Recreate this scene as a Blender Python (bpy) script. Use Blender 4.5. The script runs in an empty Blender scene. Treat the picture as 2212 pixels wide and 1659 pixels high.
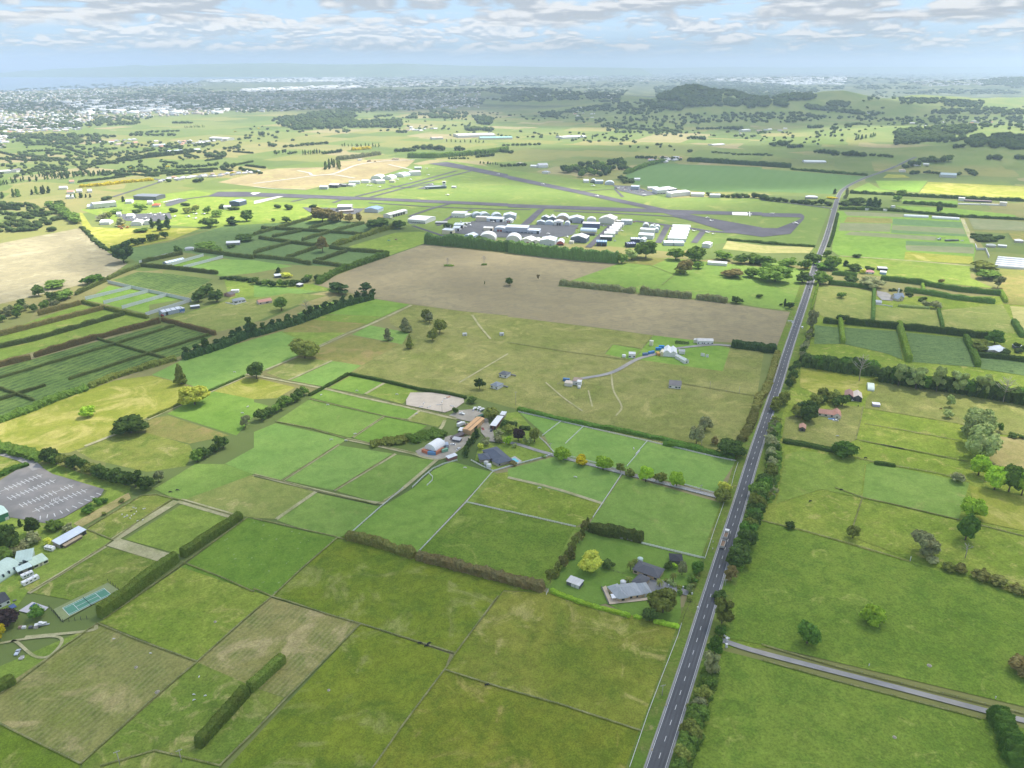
import bpy, math, random
import numpy as np
from mathutils import Vector, Matrix, noise as mnoise
from mathutils.geometry import tessellate_polygon
random.seed(7); RNG = np.random.default_rng(7)
S = bpy.context.scene; COL = S.collection
R = math.radians
# ------------------------------------------------------------------ camera model and plan look-up
HC, PITCH, FPX = 280.0, R(22.6), 1660.0
SP, CP = math.sin(PITCH), math.cos(PITCH)
REG = {'F':(0,0,4032/2212)}
def _r(k,x0,y0,x1,w=2212): REG[k]=(x0,y0,(x1-x0)/w)
for k,a in dict(T1=(0,0,1344),T2=(1344,0,2688),T3=(2688,0,4032),A1=(0,600,1000),A2=(1000,600,2000),A3=(2000,600,3000),A4=(3000,600,4032),
  B1=(0,1150,1000),B2=(1000,1150,2000),B3=(2000,1150,3000),B4=(3000,1150,4032),C1=(0,1750,1000),C2=(1000,1750,2000),C3=(2000,1750,3000),
  C4=(3000,1750,4032),D1=(0,2350,1000),D2=(1000,2350,2000),D3=(2000,2350,3000),D4=(3000,2350,4032),E1=(1600,1550,2200),E2=(2150,2100,2850),
  E4=(1700,800,2300),E5=(2200,820,2800),E6=(2250,600,2850),E7=(1200,600,1800),E8=(3400,1100,4032)).items(): _r(k,*a)
_r('E3',0,1850,600,1531)
def pix(reg,x,y):
    x0,y0,s=REG[reg]; k=2212/4032
    return (x0+x*s)*k,(y0+y*s)*k
# hills: (x, y, radius along x, radius along y, height) in metres
HILLS=[]
def hz(X,Y):
    if Y<2300: return 0.0
    z=0.0
    for cx,cy,rx,ry,h,a in HILLS:
        dx,dy=X-cx,Y-cy
        if abs(dx)>3.2*max(rx,ry) or abs(dy)>3.2*max(rx,ry): continue
        c,s=math.cos(a),math.sin(a)
        u=(dx*c+dy*s)/rx; v=(-dx*s+dy*c)/ry
        q=u*u+v*v
        if q<10: z+=(h*math.exp(-q))**3
    return max(0.0,z**(1/3)-2.0)
def ray(fx,fy):
    u,v=fx-1106.0,fy-829.5
    return u, FPX*CP-v*SP, -(FPX*SP+v*CP)
def gf(fx,fy):
    dx,dy,dz=ray(fx,fy)
    if dz>-2: dz=-2
    t1=HC/-dz
    if HILLS and dy*t1>2300:
        t=2300/dy; step=max(25.0/dy,(t1-t)/160)
        while t<t1:
            if HC+dz*t<=hz(dx*t,dy*t):
                a,b=t-step,t
                for _ in range(12):
                    m=(a+b)/2
                    if HC+dz*m<=hz(dx*m,dy*m): b=m
                    else: a=m
                t=b; break
            t+=step
        else: t=t1
        t1=min(t,t1)
    return Vector((dx*t1,dy*t1,max(0.0,HC+dz*t1)))
def G(reg,x,y): return gf(*pix(reg,x,y))
def zat(P,fy):
    "height above the ground at P whose top shows at picture row fy"
    _,dy,dz=ray(0,fy)
    return max(0.3,HC+P.y*dz/dy-P.z)
def mpp(P): return math.hypot(P.y*CP,0)/FPX+ (HC-P.z)*SP/FPX   # metres per 2212-wide pixel at P
def pts(s):
    out=[];reg='F'
    for tok in s.split():
        if ',' in tok:
            a,b=tok.split(','); out.append(G(reg,float(a),float(b)))
        else: reg=tok
    return out
# ------------------------------------------------------------------ objects
def tag(o,label=None,cat=None,group=None,kind=None):
    if label: o['label']=label
    if cat: o['category']=cat
    if group: o['group']=group
    if kind: o['kind']=kind
    return o
def empty(name,loc,rz=0,label=None,cat=None,group=None):
    o=bpy.data.objects.new(name,None); COL.objects.link(o); o.location=loc; o.rotation_euler=(0,0,rz); o.empty_display_size=1
    return tag(o,label,cat,group)
class MB:
    def __init__(s): s.v=[];s.f=[];s.m=[];s.sm=[]
    def add(s,v,f,m=0,sm=False):
        n=len(s.v); s.v+= [tuple(p) for p in v]; s.f+=[tuple(i+n for i in q) for q in f]; s.m+=[m]*len(f); s.sm+=[sm]*len(f); return s
    def box(s,x0,x1,y0,y1,z0,z1,m=0):
        v=[(x,y,z) for z in (z0,z1) for y in (y0,y1) for x in (x0,x1)]
        return s.add(v,[(0,2,3,1),(4,5,7,6),(0,1,5,4),(1,3,7,5),(3,2,6,7),(2,0,4,6)],m)
    def bar(s,a,b,w,h=None,m=0):
        a,b=Vector(a),Vector(b); d=(b-a)
        if d.length<1e-6: return s
        d.normalize(); up=Vector((0,0,1)) if abs(d.z)<.95 else Vector((1,0,0))
        sx=d.cross(up).normalized()*w/2; sy=sx.cross(d).normalized()*(h or w)/2
        v=[p+i*sx+j*sy for p in (a,b) for i,j in ((-1,-1),(1,-1),(1,1),(-1,1))]
        return s.add(v,[(0,3,2,1),(4,5,6,7),(0,1,5,4),(1,2,6,5),(2,3,7,6),(3,0,4,7)],m)
    def prism(s,prof,y0,y1,axis='y',m=0,sm=False):
        "closed profile [(a,z)] swept along an axis"
        n=len(prof)
        if axis=='y': v=[(a,y0,z) for a,z in prof]+[(a,y1,z) for a,z in prof]
        else: v=[(y0,a,z) for a,z in prof]+[(y1,a,z) for a,z in prof]
        s.add(v,[(i,(i+1)%n,(i+1)%n+n,i+n) for i in range(n)],m,sm)
        return s.add(v,[tuple(range(n))[::-1],tuple(range(n,2*n))],m)
    def tube(s,path,rad,n=6,m=0):
        rings=[]
        for i,(p,r) in enumerate(zip(path,rad)):
            p=Vector(p); d=(Vector(path[min(i+1,len(path)-1)])-Vector(path[max(i-1,0)])).normalized()
            a=d.cross(Vector((0,1,0)) if abs(d.y)<.9 else Vector((1,0,0))).normalized(); b=d.cross(a)
            rings+= [p+r*(math.cos(2*math.pi*k/n)*a+math.sin(2*math.pi*k/n)*b) for k in range(n)]
        f=[(i*n+k,i*n+(k+1)%n,(i+1)*n+(k+1)%n,(i+1)*n+k) for i in range(len(path)-1) for k in range(n)]
        f+=[tuple(range(n))[::-1],tuple(range((len(path)-1)*n,len(path)*n))]
        return s.add(rings,f,m,True)
    def mesh(s,name,mats):
        me=bpy.data.meshes.new(name); me.from_pydata(s.v,[],s.f); 
        for k in (mats if isinstance(mats,(list,tuple)) else [mats]): me.materials.append(k)
        if any(s.m): me.polygons.foreach_set('material_index',s.m)
        if any(s.sm): me.polygons.foreach_set('use_smooth',s.sm)
        me.update(); return me
    def obj(s,name,mats,parent=None,loc=None):
        o=bpy.data.objects.new(name,s.mesh(name,mats)); COL.objects.link(o)
        if parent: o.parent=parent
        if loc is not None: o.location=loc
        return o
def link(name,me,parent=None,loc=None,rot=None,sc=None):
    o=bpy.data.objects.new(name,me); COL.objects.link(o)
    if parent: o.parent=parent
    if loc is not None: o.location=loc
    if rot is not None: o.rotation_euler=rot
    if sc is not None: o.scale=sc
    return o
def np_mesh(name,V,F,mats,mi=None,smooth=False):
    "V (n,3), F (m,k) arrays of one face size"
    me=bpy.data.meshes.new(name); n,k=F.shape
    me.vertices.add(len(V)); me.vertices.foreach_set('co',np.ascontiguousarray(V,dtype=np.float32).ravel())
    me.loops.add(n*k); me.loops.foreach_set('vertex_index',np.ascontiguousarray(F,dtype=np.int32).ravel())
    me.polygons.add(n); me.polygons.foreach_set('loop_start',np.arange(0,n*k,k,dtype=np.int32))
    try: me.polygons.foreach_set('loop_total',np.full(n,k,dtype=np.int32))
    except Exception: pass
    for m in mats: me.materials.append(m)
    if mi is not None: me.polygons.foreach_set('material_index',np.asarray(mi,dtype=np.int32))
    if smooth: me.polygons.foreach_set('use_smooth',np.ones(n,dtype=bool))
    me.update(calc_edges=True); me.validate(); return me
# ------------------------------------------------------------------ materials
MATS={}
class NT:
    def __init__(s,name):
        s.m=bpy.data.materials.new(name); s.m.use_nodes=True; s.t=s.m.node_tree; s.t.nodes.clear()
        s.out=s.n('ShaderNodeOutputMaterial')
    def n(s,t,**k):
        x=s.t.nodes.new(t)
        for a,b in k.items(): setattr(x,a,b)
        return x
    def l(s,a,b): s.t.links.new(a,b)
    def math(s,op,a,b=None,c=None,clamp=False):
        x=s.n('ShaderNodeMath',operation=op,use_clamp=clamp)
        for i,q in enumerate((a,b,c)):
            if q is None: continue
            if hasattr(q,'node'): s.l(q,x.inputs[i])
            else: x.inputs[i].default_value=q
        return x.outputs[0]
    def mix(s,fac,a,b,mode='MIX'):
        x=s.n('ShaderNodeMix',data_type='RGBA',blend_type=mode)
        for i,q in ((0,fac),(6,a),(7,b)):
            if hasattr(q,'node'): s.l(q,x.inputs[i])
            elif i==0: x.inputs[0].default_value=q
            else: x.inputs[i].default_value=(*q[:3],1)
        return x.outputs[2]
    def noise(s,vec,scale,detail=4,rough=.55,dist=0,out=0):
        x=s.n('ShaderNodeTexNoise'); x.inputs['Scale'].default_value=scale; x.inputs['Detail'].default_value=detail
        x.inputs['Roughness'].default_value=rough; x.inputs['Distortion'].default_value=dist
        if vec is not None: s.l(vec,x.inputs['Vector'])
        return x.outputs[out]
    def ramp(s,fac,a,b):
        x=s.n('ShaderNodeMapRange',interpolation_type='SMOOTHSTEP'); s.l(fac,x.inputs[0]); x.inputs[1].default_value=a; x.inputs[2].default_value=b
        return x.outputs[0]
    def pos(s): return s.n('ShaderNodeNewGeometry').outputs['Position']
    def turn(s,vec,ang,sc=(1,1,1)):
        x=s.n('ShaderNodeMapping'); s.l(vec,x.inputs[0]); x.inputs['Rotation'].default_value=(0,0,ang); x.inputs['Scale'].default_value=sc
        return x.outputs[0]
    def bsdf(s,col,rough=.9,spec=.2,metal=0):
        b=s.n('ShaderNodeBsdfPrincipled'); b.inputs['Roughness'].default_value=rough; b.inputs['Specular IOR Level'].default_value=spec; b.inputs['Metallic'].default_value=metal
        if hasattr(col,'node'): s.l(col,b.inputs['Base Color'])
        else: b.inputs['Base Color'].default_value=(*col[:3],1)
        s.l(b.outputs[0],s.out.inputs[0]); return b
def mat(name,c,var=.12,scale=.6,rough=.8,spec=.25,metal=0,c2=None,s2=None):
    "painted or mineral surface with uneven tone"
    if name in MATS: return MATS[name]
    t=NT(name); p=t.n('ShaderNodeTexCoord').outputs['Object']
    f=t.noise(p,scale,5,.6); g=t.noise(p,(s2 or scale*7),3,.6)
    lo=[max(0,x*(1-var)) for x in c]; hi=[min(1,x*(1+var)) for x in c]
    col=t.mix(t.ramp(f,.3,.7),lo,hi)
    col=t.mix(t.math('MULTIPLY',t.ramp(g,.45,.75),.5),col,c2 or [x*(1-1.6*var) for x in c])
    t.bsdf(col,rough,spec,metal); MATS[name]=t.m; return t.m
def ribbed(name,c,pitch=1.2,var=.1,skylight=None,axis=0):
    "long-run metal roofing with faint sheet joints, dirt and optional paler translucent sheets"
    if name in MATS: return MATS[name]
    t=NT(name); p=t.n('ShaderNodeTexCoord').outputs['Object']; s=t.n('ShaderNodeSeparateXYZ'); t.l(p,s.inputs[0])
    q=t.math('FRACT',t.math('DIVIDE',s.outputs[axis],pitch))
    edge=t.math('MULTIPLY',t.math('GREATER_THAN',q,.86),.16)
    f=t.noise(p,.25,4,.6)
    col=t.mix(t.ramp(f,.3,.75),[x*(1-var) for x in c],[min(1,x*(1+var)) for x in c])
    col=t.mix(edge,col,[x*.4 for x in c])
    if skylight:
        w,cc=skylight; q2=t.math('FRACT',t.math('DIVIDE',s.outputs[axis],w))
        col=t.mix(t.math('GREATER_THAN',q2,.8),col,cc)
    t.bsdf(col,.65,.18); MATS[name]=t.m; return t.m
def grass(name,a,b,c=None,dry=None,sl=.012,sm=.07,sf=.55,lift=.35,stripe=None,fleck=None,seed=0):
    "pasture: broad, middle and fine mottling, optional dry patches (colour, share, scale), mown or drilled lines (heading, pitch, strength, colour)"
    if name in MATS: return MATS[name]
    k_=1.2 if name.startswith(('pasture','rank','rough','mown')) else 1.0
    T_=lambda q:(q[0]*1.10*k_,q[1]*1.12*k_,q[2]*(.8 if q[1]>q[0]*.98 else .9))
    a,b=T_(a),T_(b); c=T_(c) if c else None
    if dry: dry=(T_(dry[0]),)+tuple(dry[1:])
    lift=lift*.95
    t=NT(name); p=t.pos()
    if seed:
        o=t.n('ShaderNodeVectorMath',operation='ADD'); t.l(p,o.inputs[0]); o.inputs[1].default_value=(seed*137.0,seed*71.0,0); p=o.outputs[0]
    L=t.noise(p,sl,5,.6,.8); Mn=t.noise(p,sm,5,.65,.6); Fn=t.noise(p,sf*1.7,6,.75,.3)
    col=t.mix(t.ramp(L,.35,.65),a,b)
    col=t.mix(t.math('MULTIPLY',t.ramp(Mn,.42,.7),.75),col,c or [x*.75 for x in a])
    if dry:
        dc,share,ds=dry
        D=t.noise(p,ds,6,.68,1.5)
        col=t.mix(t.math('MULTIPLY',t.ramp(D,.62-share*.3,.78-share*.3),.85),col,dc)
    if stripe:
        ang,pitch,amt,sc=stripe
        w=t.n('ShaderNodeTexWave',wave_profile='SIN'); t.l(t.turn(p,ang),w.inputs[0]); w.inputs['Scale'].default_value=1/pitch*.314; w.inputs['Distortion'].default_value=3.2; w.inputs['Detail'].default_value=3; w.inputs['Detail Scale'].default_value=.35
        col=t.mix(t.math('MULTIPLY',t.math('MULTIPLY',w.outputs[1],t.ramp(Mn,.3,.6)),amt),col,sc)
    if fleck:
        fc,th,fs=fleck
        col=t.mix(t.math('MULTIPLY',t.ramp(t.noise(p,fs,2,.5),th,th+.05),.8),col,fc)
    v=t.math('ADD',t.math('MULTIPLY',t.ramp(Fn,.3,.7),lift*2),1-lift)
    v=t.math('MULTIPLY',v,t.math('ADD',t.math('MULTIPLY',t.ramp(t.noise(p,sm*2.6,4,.6,1.2),.3,.7),lift*.9),1-lift*.45))
    vv=t.n('ShaderNodeVectorMath',operation='SCALE'); t.l(col,vv.inputs[0]); t.l(v,vv.inputs['Scale'])
    t.bsdf(vv.outputs[0],.95,.05); MATS[name]=t.m; return t.m
def leaf(name,a,b,rand=.25,scale=.8,k=2.65):
    "foliage: clump and plant to plant colour differences"
    if name in MATS: return MATS[name]
    a=[q*k*j for q,j in zip(a,(1.12,1.08,.75))]; b=[q*k*j for q,j in zip(b,(1.12,1.08,.75))]
    t=NT(name); p=t.pos(); f=t.noise(p,scale,4,.6); g=t.noise(p,scale*.22,3,.5)
    col=t.mix(t.ramp(f,.3,.72),a,b)
    col=t.mix(t.math('MULTIPLY',t.ramp(g,.4,.7),.5),col,[a[0]*1.25,a[1]*.95,a[2]*.9])
    r=t.n('ShaderNodeObjectInfo').outputs['Random']
    v=t.math('ADD',t.math('MULTIPLY',r,rand*2),1-rand)
    vv=t.n('ShaderNodeVectorMath',operation='SCALE'); t.l(col,vv.inputs[0]); t.l(v,vv.inputs['Scale'])
    d=t.n('ShaderNodeBsdfDiffuse'); t.l(vv.outputs[0],d.inputs[0])
    tr=t.n('ShaderNodeBsdfTranslucent'); t.l(vv.outputs[0],tr.inputs[0])
    m=t.n('ShaderNodeMixShader'); m.inputs[0].default_value=.28; t.l(d.outputs[0],m.inputs[1]); t.l(tr.outputs[0],m.inputs[2])
    t.l(m.outputs[0],t.out.inputs[0]); MATS[name]=t.m; return t.m
# ------------------------------------------------------------------ sheets on the ground
def sheet(name,poly,m,z,kind='structure'):
    P=pts(poly) if isinstance(poly,str) else poly
    b=MB(); b.add([(p.x,p.y,p.z+z) for p in P],tessellate_polygon([P]))
    me=b.mesh(name,m)
    if me.polygons and sum(q.normal.z*q.area for q in me.polygons)<0: me.flip_normals()
    o=link(name,me); o['kind']=kind; return o
def ribbon_mb(b,P,w,z,m=0,off=0.0,n0=0):
    L=[];Rr=[]
    for i,p in enumerate(P):
        a=P[max(0,i-1)]; c=P[min(len(P)-1,i+1)]
        d=Vector((c.x-a.x,c.y-a.y,0)).normalized(); s=Vector((d.y,-d.x,0))
        L.append(p-s*(w/2-off)); Rr.append(p+s*(w/2+off))
    v=[(q.x,q.y,q.z+z) for q in L+Rr]; n=len(P)
    return b.add(v,[(i,i+n,i+1+n,i+1) for i in range(n-1)],m)
def smooth(P,k=6):
    if len(P)<3: return P
    out=[]
    Q=[P[0]*2-P[1]]+list(P)+[P[-1]*2-P[-2]]
    for i in range(1,len(Q)-2):
        a,b,c,d=Q[i-1:i+3]
        for j in range(k):
            t=j/k
            out.append(.5*((2*b)+(c-a)*t+(2*a-5*b+4*c-d)*t*t+(3*b-a-3*c+d)*t*t*t))
    out.append(P[-1]); return out
def strip(name,poly,w,m,z,sm=False,kind='structure',ragged=0):
    P=pts(poly) if isinstance(poly,str) else poly
    if sm: P=smooth(P)
    b=MB(); ribbon_mb(b,P,w,z); o=b.obj(name,m); o['kind']=kind; return o
def along(P,step,start=0.0):
    "points every step metres along a polyline, with heading"
    out=[];d=start
    acc=0.0
    for a,b in zip(P,P[1:]):
        L=(b-a).length
        while d<=acc+L and L>0:
            t=(d-acc)/L; out.append((a.lerp(b,t),math.atan2((b-a).y,(b-a).x))); d+=step
        acc+=L
    return out
# ------------------------------------------------------------------ hills
def hill(reg,x,y,rx,ry,h,a=0):
    HILLS.append((*((lambda p:(p.x,p.y))(flat(reg,x,y))),rx,ry,h,R(a)))
def flat(reg,x,y):
    dx,dy,dz=ray(*pix(reg,x,y)); t=HC/-min(dz,-2); return Vector((dx*t,dy*t,0))
hill('F',2130,345,420,230,48,0); hill('F',2290,320,330,260,60); hill('F',1975,292,420,260,36,10); hill('F',2215,300,500,300,52)
hill('F',1490,250,300,360,158); hill('F',1560,245,260,300,128); hill('F',1635,254,330,260,104); hill('F',1715,250,260,260,118,-8); hill('F',1800,240,330,280,132); hill('F',1890,252,380,280,96,5); hill('F',1990,240,400,330,95)
hill('F',2080,245,900,380,75,5); hill('F',2240,240,900,420,85); hill('F',1330,240,380,230,55); hill('F',1250,222,700,350,75); hill('F',1420,272,260,150,32); hill('F',1365,262,300,150,30)
hill('F',2000,272,330,230,46); hill('F',1850,283,280,200,26); hill('F',2190,262,420,280,62); hill('F',1690,268,300,200,34)
hill('F',980,205,900,380,55); hill('F',760,200,1000,400,45); hill('F',1120,205,800,400,60); hill('F',2260,195,1500,700,150); hill('F',2100,190,1400,600,90); hill('F',1750,178,2500,900,90)
hill('F',1000,182,900,900,60); hill('F',1560,150,5000,2600,150); hill('F',1290,151,4000,2600,120); hill('F',1900,149,6000,2500,110)
# ------------------------------------------------------------------ palette (linear albedo)
g_lush=grass('pasture_lush',(.135,.22,.06),(.17,.25,.075),(.105,.185,.045),lift=.16)
g_lush2=grass('pasture_bright',(.145,.235,.085),(.18,.265,.10),(.12,.205,.07),lift=.15,seed=1)
g_mid=grass('pasture_mid',(.145,.2,.055),(.185,.235,.07),(.11,.165,.04),dry=((.27,.25,.11),.25,.03),lift=.25,seed=2)
g_pad=grass('pasture_paddock',(.14,.215,.07),(.175,.245,.085),(.115,.185,.055),dry=((.26,.25,.12),.12,.02),lift=.18,seed=3)
g_pale=grass('pasture_pale',(.18,.205,.085),(.22,.225,.105),(.14,.175,.065),dry=((.32,.28,.16),.3,.03),lift=.2,seed=4)
g_brown=grass('pasture_browned',(.165,.165,.07),(.21,.185,.085),(.13,.15,.055),dry=((.25,.19,.11),.4,.02),lift=.2,seed=5)
g_olive=grass('rank_grass_olive',(.115,.142,.022),(.165,.172,.035),(.085,.12,.02),dry=((.25,.21,.085),.3,.035),sm=.06,sf=.8,lift=.34,seed=6)
g_olive2=grass('rank_grass_tan',(.13,.155,.03),(.185,.185,.05),(.095,.13,.026),dry=((.29,.255,.12),.34,.03),sm=.05,sf=.8,lift=.34,seed=7)
g_olive3=grass('rank_grass_green',(.10,.145,.024),(.15,.175,.03),(.075,.115,.022),dry=((.21,.215,.10),.3,.028),sm=.06,sf=.8,lift=.32,seed=8)
g_meadow=grass('meadow_seeding',(.195,.205,.075),(.245,.235,.095),(.15,.175,.055),dry=((.31,.28,.12),.3,.022),sm=.035,sf=.45,lift=.3,seed=9)
g_hay=grass('cut_hay',(.19,.20,.06),(.27,.235,.1),(.12,.16,.04),dry=((.40,.32,.18),.45,.03),lift=.25,stripe=(R(23.6),2.7,.3,(.42,.35,.19)),seed=10)
g_hay2=grass('cut_hay_rows',(.16,.185,.05),(.24,.225,.09),(.11,.15,.035),dry=((.37,.30,.165),.36,.022),lift=.25,stripe=(R(23.6),2.9,.32,(.36,.31,.16)),seed=11)
g_rough=grass('rough_paddock',(.12,.17,.04),(.19,.2,.07),(.085,.13,.03),dry=((.29,.26,.14),.34,.05),lift=.28,seed=12)
g_lawn=grass('mown_lawn',(.115,.185,.05),(.135,.205,.06),(.095,.165,.04),lift=.14,seed=13)
g_fleck=grass('pasture_flecked',(.10,.17,.035),(.13,.2,.045),(.08,.145,.03),fleck=((.27,.34,.15),.67,.3),lift=.2,seed=14)
g_right=grass('pasture_deep',(.105,.16,.032),(.14,.19,.045),(.08,.135,.028),dry=((.24,.26,.1),.16,.05),sf=.5,lift=.3,seed=15)
g_right2=grass('pasture_tufted',(.145,.195,.04),(.195,.225,.06),(.105,.155,.03),dry=((.28,.26,.11),.3,.06),sf=.45,lift=.3,seed=16)
g_yel=grass('pasture_yellow',(.20,.215,.05),(.26,.25,.075),(.16,.19,.04),dry=((.36,.31,.14),.4,.02),lift=.18,seed=17)
g_straw=grass('straw_field',(.36,.33,.15),(.42,.37,.19),(.27,.28,.1),lift=.12,stripe=(R(-70),8,.5,(.25,.28,.09)),seed=18)
g_tan=grass('dry_grass',(.30,.25,.12),(.38,.31,.17),(.22,.21,.08),lift=.22,seed=19)
g_orch=grass('orchard_floor',(.12,.18,.085),(.145,.205,.095),(.095,.15,.065),lift=.28,sm=.12,stripe=(R(-66),6,.6,(.085,.14,.05)),fleck=((.06,.095,.035),.66,.14),seed=20)
g_berry=grass('berry_rows',(.115,.175,.06),(.145,.2,.07),(.09,.145,.05),lift=.3,sm=.08,stripe=(R(23.6),7,.75,(.05,.085,.03)),seed=21)
g_crop=grass('crop_green',(.095,.165,.07),(.11,.18,.08),(.085,.15,.06),lift=.08,sl=.004,stripe=(R(23.6),30,.2,(.14,.23,.09)),seed=22)
g_grey=grass('crop_grey',(.20,.215,.15),(.235,.235,.175),(.17,.195,.12),lift=.08,stripe=(R(-66),6,.3,(.15,.19,.12)),seed=23)
g_teal=grass('crop_teal',(.12,.20,.11),(.14,.215,.125),(.10,.17,.09),lift=.08,stripe=(R(-66),7,.4,(.08,.14,.06)),seed=24)
g_air=grass('airfield_grass',(.14,.20,.065),(.175,.22,.08),(.12,.18,.055),dry=((.30,.30,.13),.2,.008),lift=.08,sl=.006,seed=25)
g_plough=grass('ploughed_soil',(.25,.205,.142),(.30,.25,.172),(.215,.18,.13),lift=.1,sl=.005,stripe=(R(-66),7,.35,(.20,.175,.13)),seed=26)
g_brownf=grass('bare_field',(.26,.225,.165),(.33,.285,.21),(.205,.18,.13),dry=((.40,.355,.27),.3,.012),lift=.12,sl=.006,stripe=(R(20),14,.3,(.27,.24,.19)),seed=27)
g_earth=grass('stripped_earth',(.27,.215,.14),(.34,.275,.18),(.21,.165,.11),dry=((.33,.31,.16),.3,.008),lift=.1,sl=.007,seed=28)
g_track=grass('worn_track',(.34,.31,.21),(.42,.38,.27),(.22,.24,.11),lift=.18,sl=.05,seed=29)
g_verge=grass('road_verge',(.10,.165,.03),(.14,.19,.04),(.16,.17,.06),dry=((.30,.25,.13),.2,.08),lift=.22,seed=30)
g_rank=grass('fence_line_rank',(.17,.18,.06),(.26,.25,.12),(.10,.125,.035),lift=.3,sl=.1,seed=31)
g_dark=grass('ditch_growth',(.06,.09,.025),(.09,.115,.035),(.045,.07,.02),lift=.3,seed=32)
m_gravel=mat('gravel',(.30,.292,.28),.16,.08,.95,.1,c2=(.40,.35,.27),s2=.02)
m_asph=mat('asphalt_old',(.115,.118,.125),.14,.05,.9,.2,s2=.6)
m_road=mat('asphalt_road',(.105,.108,.115),.12,.06,.9,.25,s2=.8)
m_runway=mat('runway_bitumen',(.098,.094,.11),.2,.02,.9,.2)
m_line=mat('road_paint',(.72,.72,.70),.1,1.5,.7)
m_conc=mat('concrete',(.48,.46,.42),.1,.2,.9)
m_white=mat('white_paint',(.78,.78,.76),.05,.5,.6)
# ------------------------------------------------------------------ one ground sheet with the hills in it
def far_ground():
    t=NT('countryside'); p=t.pos()
    v=t.n('ShaderNodeTexVoronoi',feature='F1',distance='CHEBYCHEV'); t.l(t.turn(p,R(23.6)),v.inputs['Vector']); v.inputs['Scale'].default_value=1/210; v.inputs['Randomness'].default_value=.72
    s=t.n('ShaderNodeSeparateColor'); t.l(v.outputs['Color'],s.inputs[0])
    cr=t.n('ShaderNodeValToRGB'); t.l(s.outputs[0],cr.inputs[0]); e=cr.color_ramp; e.interpolation='CONSTANT'
    cols=[(0,(.13,.18,.045)),(.2,(.18,.21,.06)),(.38,(.22,.22,.07)),(.55,(.14,.19,.05)),(.7,(.26,.235,.09)),(.82,(.30,.255,.13)),(.9,(.10,.15,.04))]
    while len(e.elements)<len(cols): e.elements.new(.5)
    for q,(a,c) in zip(e.elements,cols): q.position=a; q.color=(*c,1)
    col=t.mix(t.math('MULTIPLY',t.ramp(t.noise(p,.006,5,.6),.35,.7),.55),cr.outputs[0],(.18,.205,.075))
    col=t.mix(t.math('MULTIPLY',t.ramp(t.noise(p,.03,4,.65),.5,.75),.45),col,(.10,.15,.04))
    # wooded and built-up country towards the coast
    sp=t.n('ShaderNodeSeparateXYZ'); t.l(p,sp.inputs[0])
    far=t.ramp(t.math('ADD',sp.outputs[1],t.math('MULTIPLY',t.noise(p,.0005,4,.6),3000)),5600,8200)
    town=t.mix(t.ramp(t.noise(p,.004,6,.7),.42,.6),(.06,.085,.04),(.17,.185,.10))
    col=t.mix(far,col,town)
    hp=t.mix(t.ramp(t.noise(p,.008,5,.6),.35,.65),(.15,.205,.06),(.205,.235,.08))
    col=t.mix(t.math('MULTIPLY',t.ramp(sp.outputs[2],2,12),t.ramp(sp.outputs[1],9000,7000)),col,hp)
    t.bsdf(col,.95,.05)
    rr=[0,120,300,600,1000,1500,2000]+list(np.geomspace(2300,70000,170))
    na=540; V=[(0,0,0)];F=[]
    ang=[2*math.pi*k/na for k in range(na)]
    for r in rr[1:]:
        for a in ang:
            X,Y=r*math.sin(a),r*math.cos(a)
            z=hz(X,Y) if Y>1800 and r>2000 else 0.0
            if z>1: z*=1+.12*mnoise.noise(Vector((X*.006,Y*.006,0)))+.05*mnoise.noise(Vector((X*.02,Y*.02,3)))
            V.append((X,Y,z))
    for k in range(na): F.append((0,1+(k+1)%na,1+k))
    b=MB(); b.add(V,F); 
    n=len(rr)-1
    b.f+=[(1+i*na+k,1+i*na+(k+1)%na,1+(i+1)*na+(k+1)%na,1+(i+1)*na+k) for i in range(n-1) for k in range(na)]
    b.m=[0]*len(b.f); b.sm=[True]*len(b.f)
    o=b.obj('ground',t.m); o['kind']='structure'
far_ground()
ZC=[.02]
def zn(): ZC[0]+=.003; return ZC[0]
def field(poly,m,name='field'): return sheet(name,poly,m,zn())
def track(poly,w,m=g_track,name='farm_track',sm=True): return strip(name,poly,w,m,zn(),sm)
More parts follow.
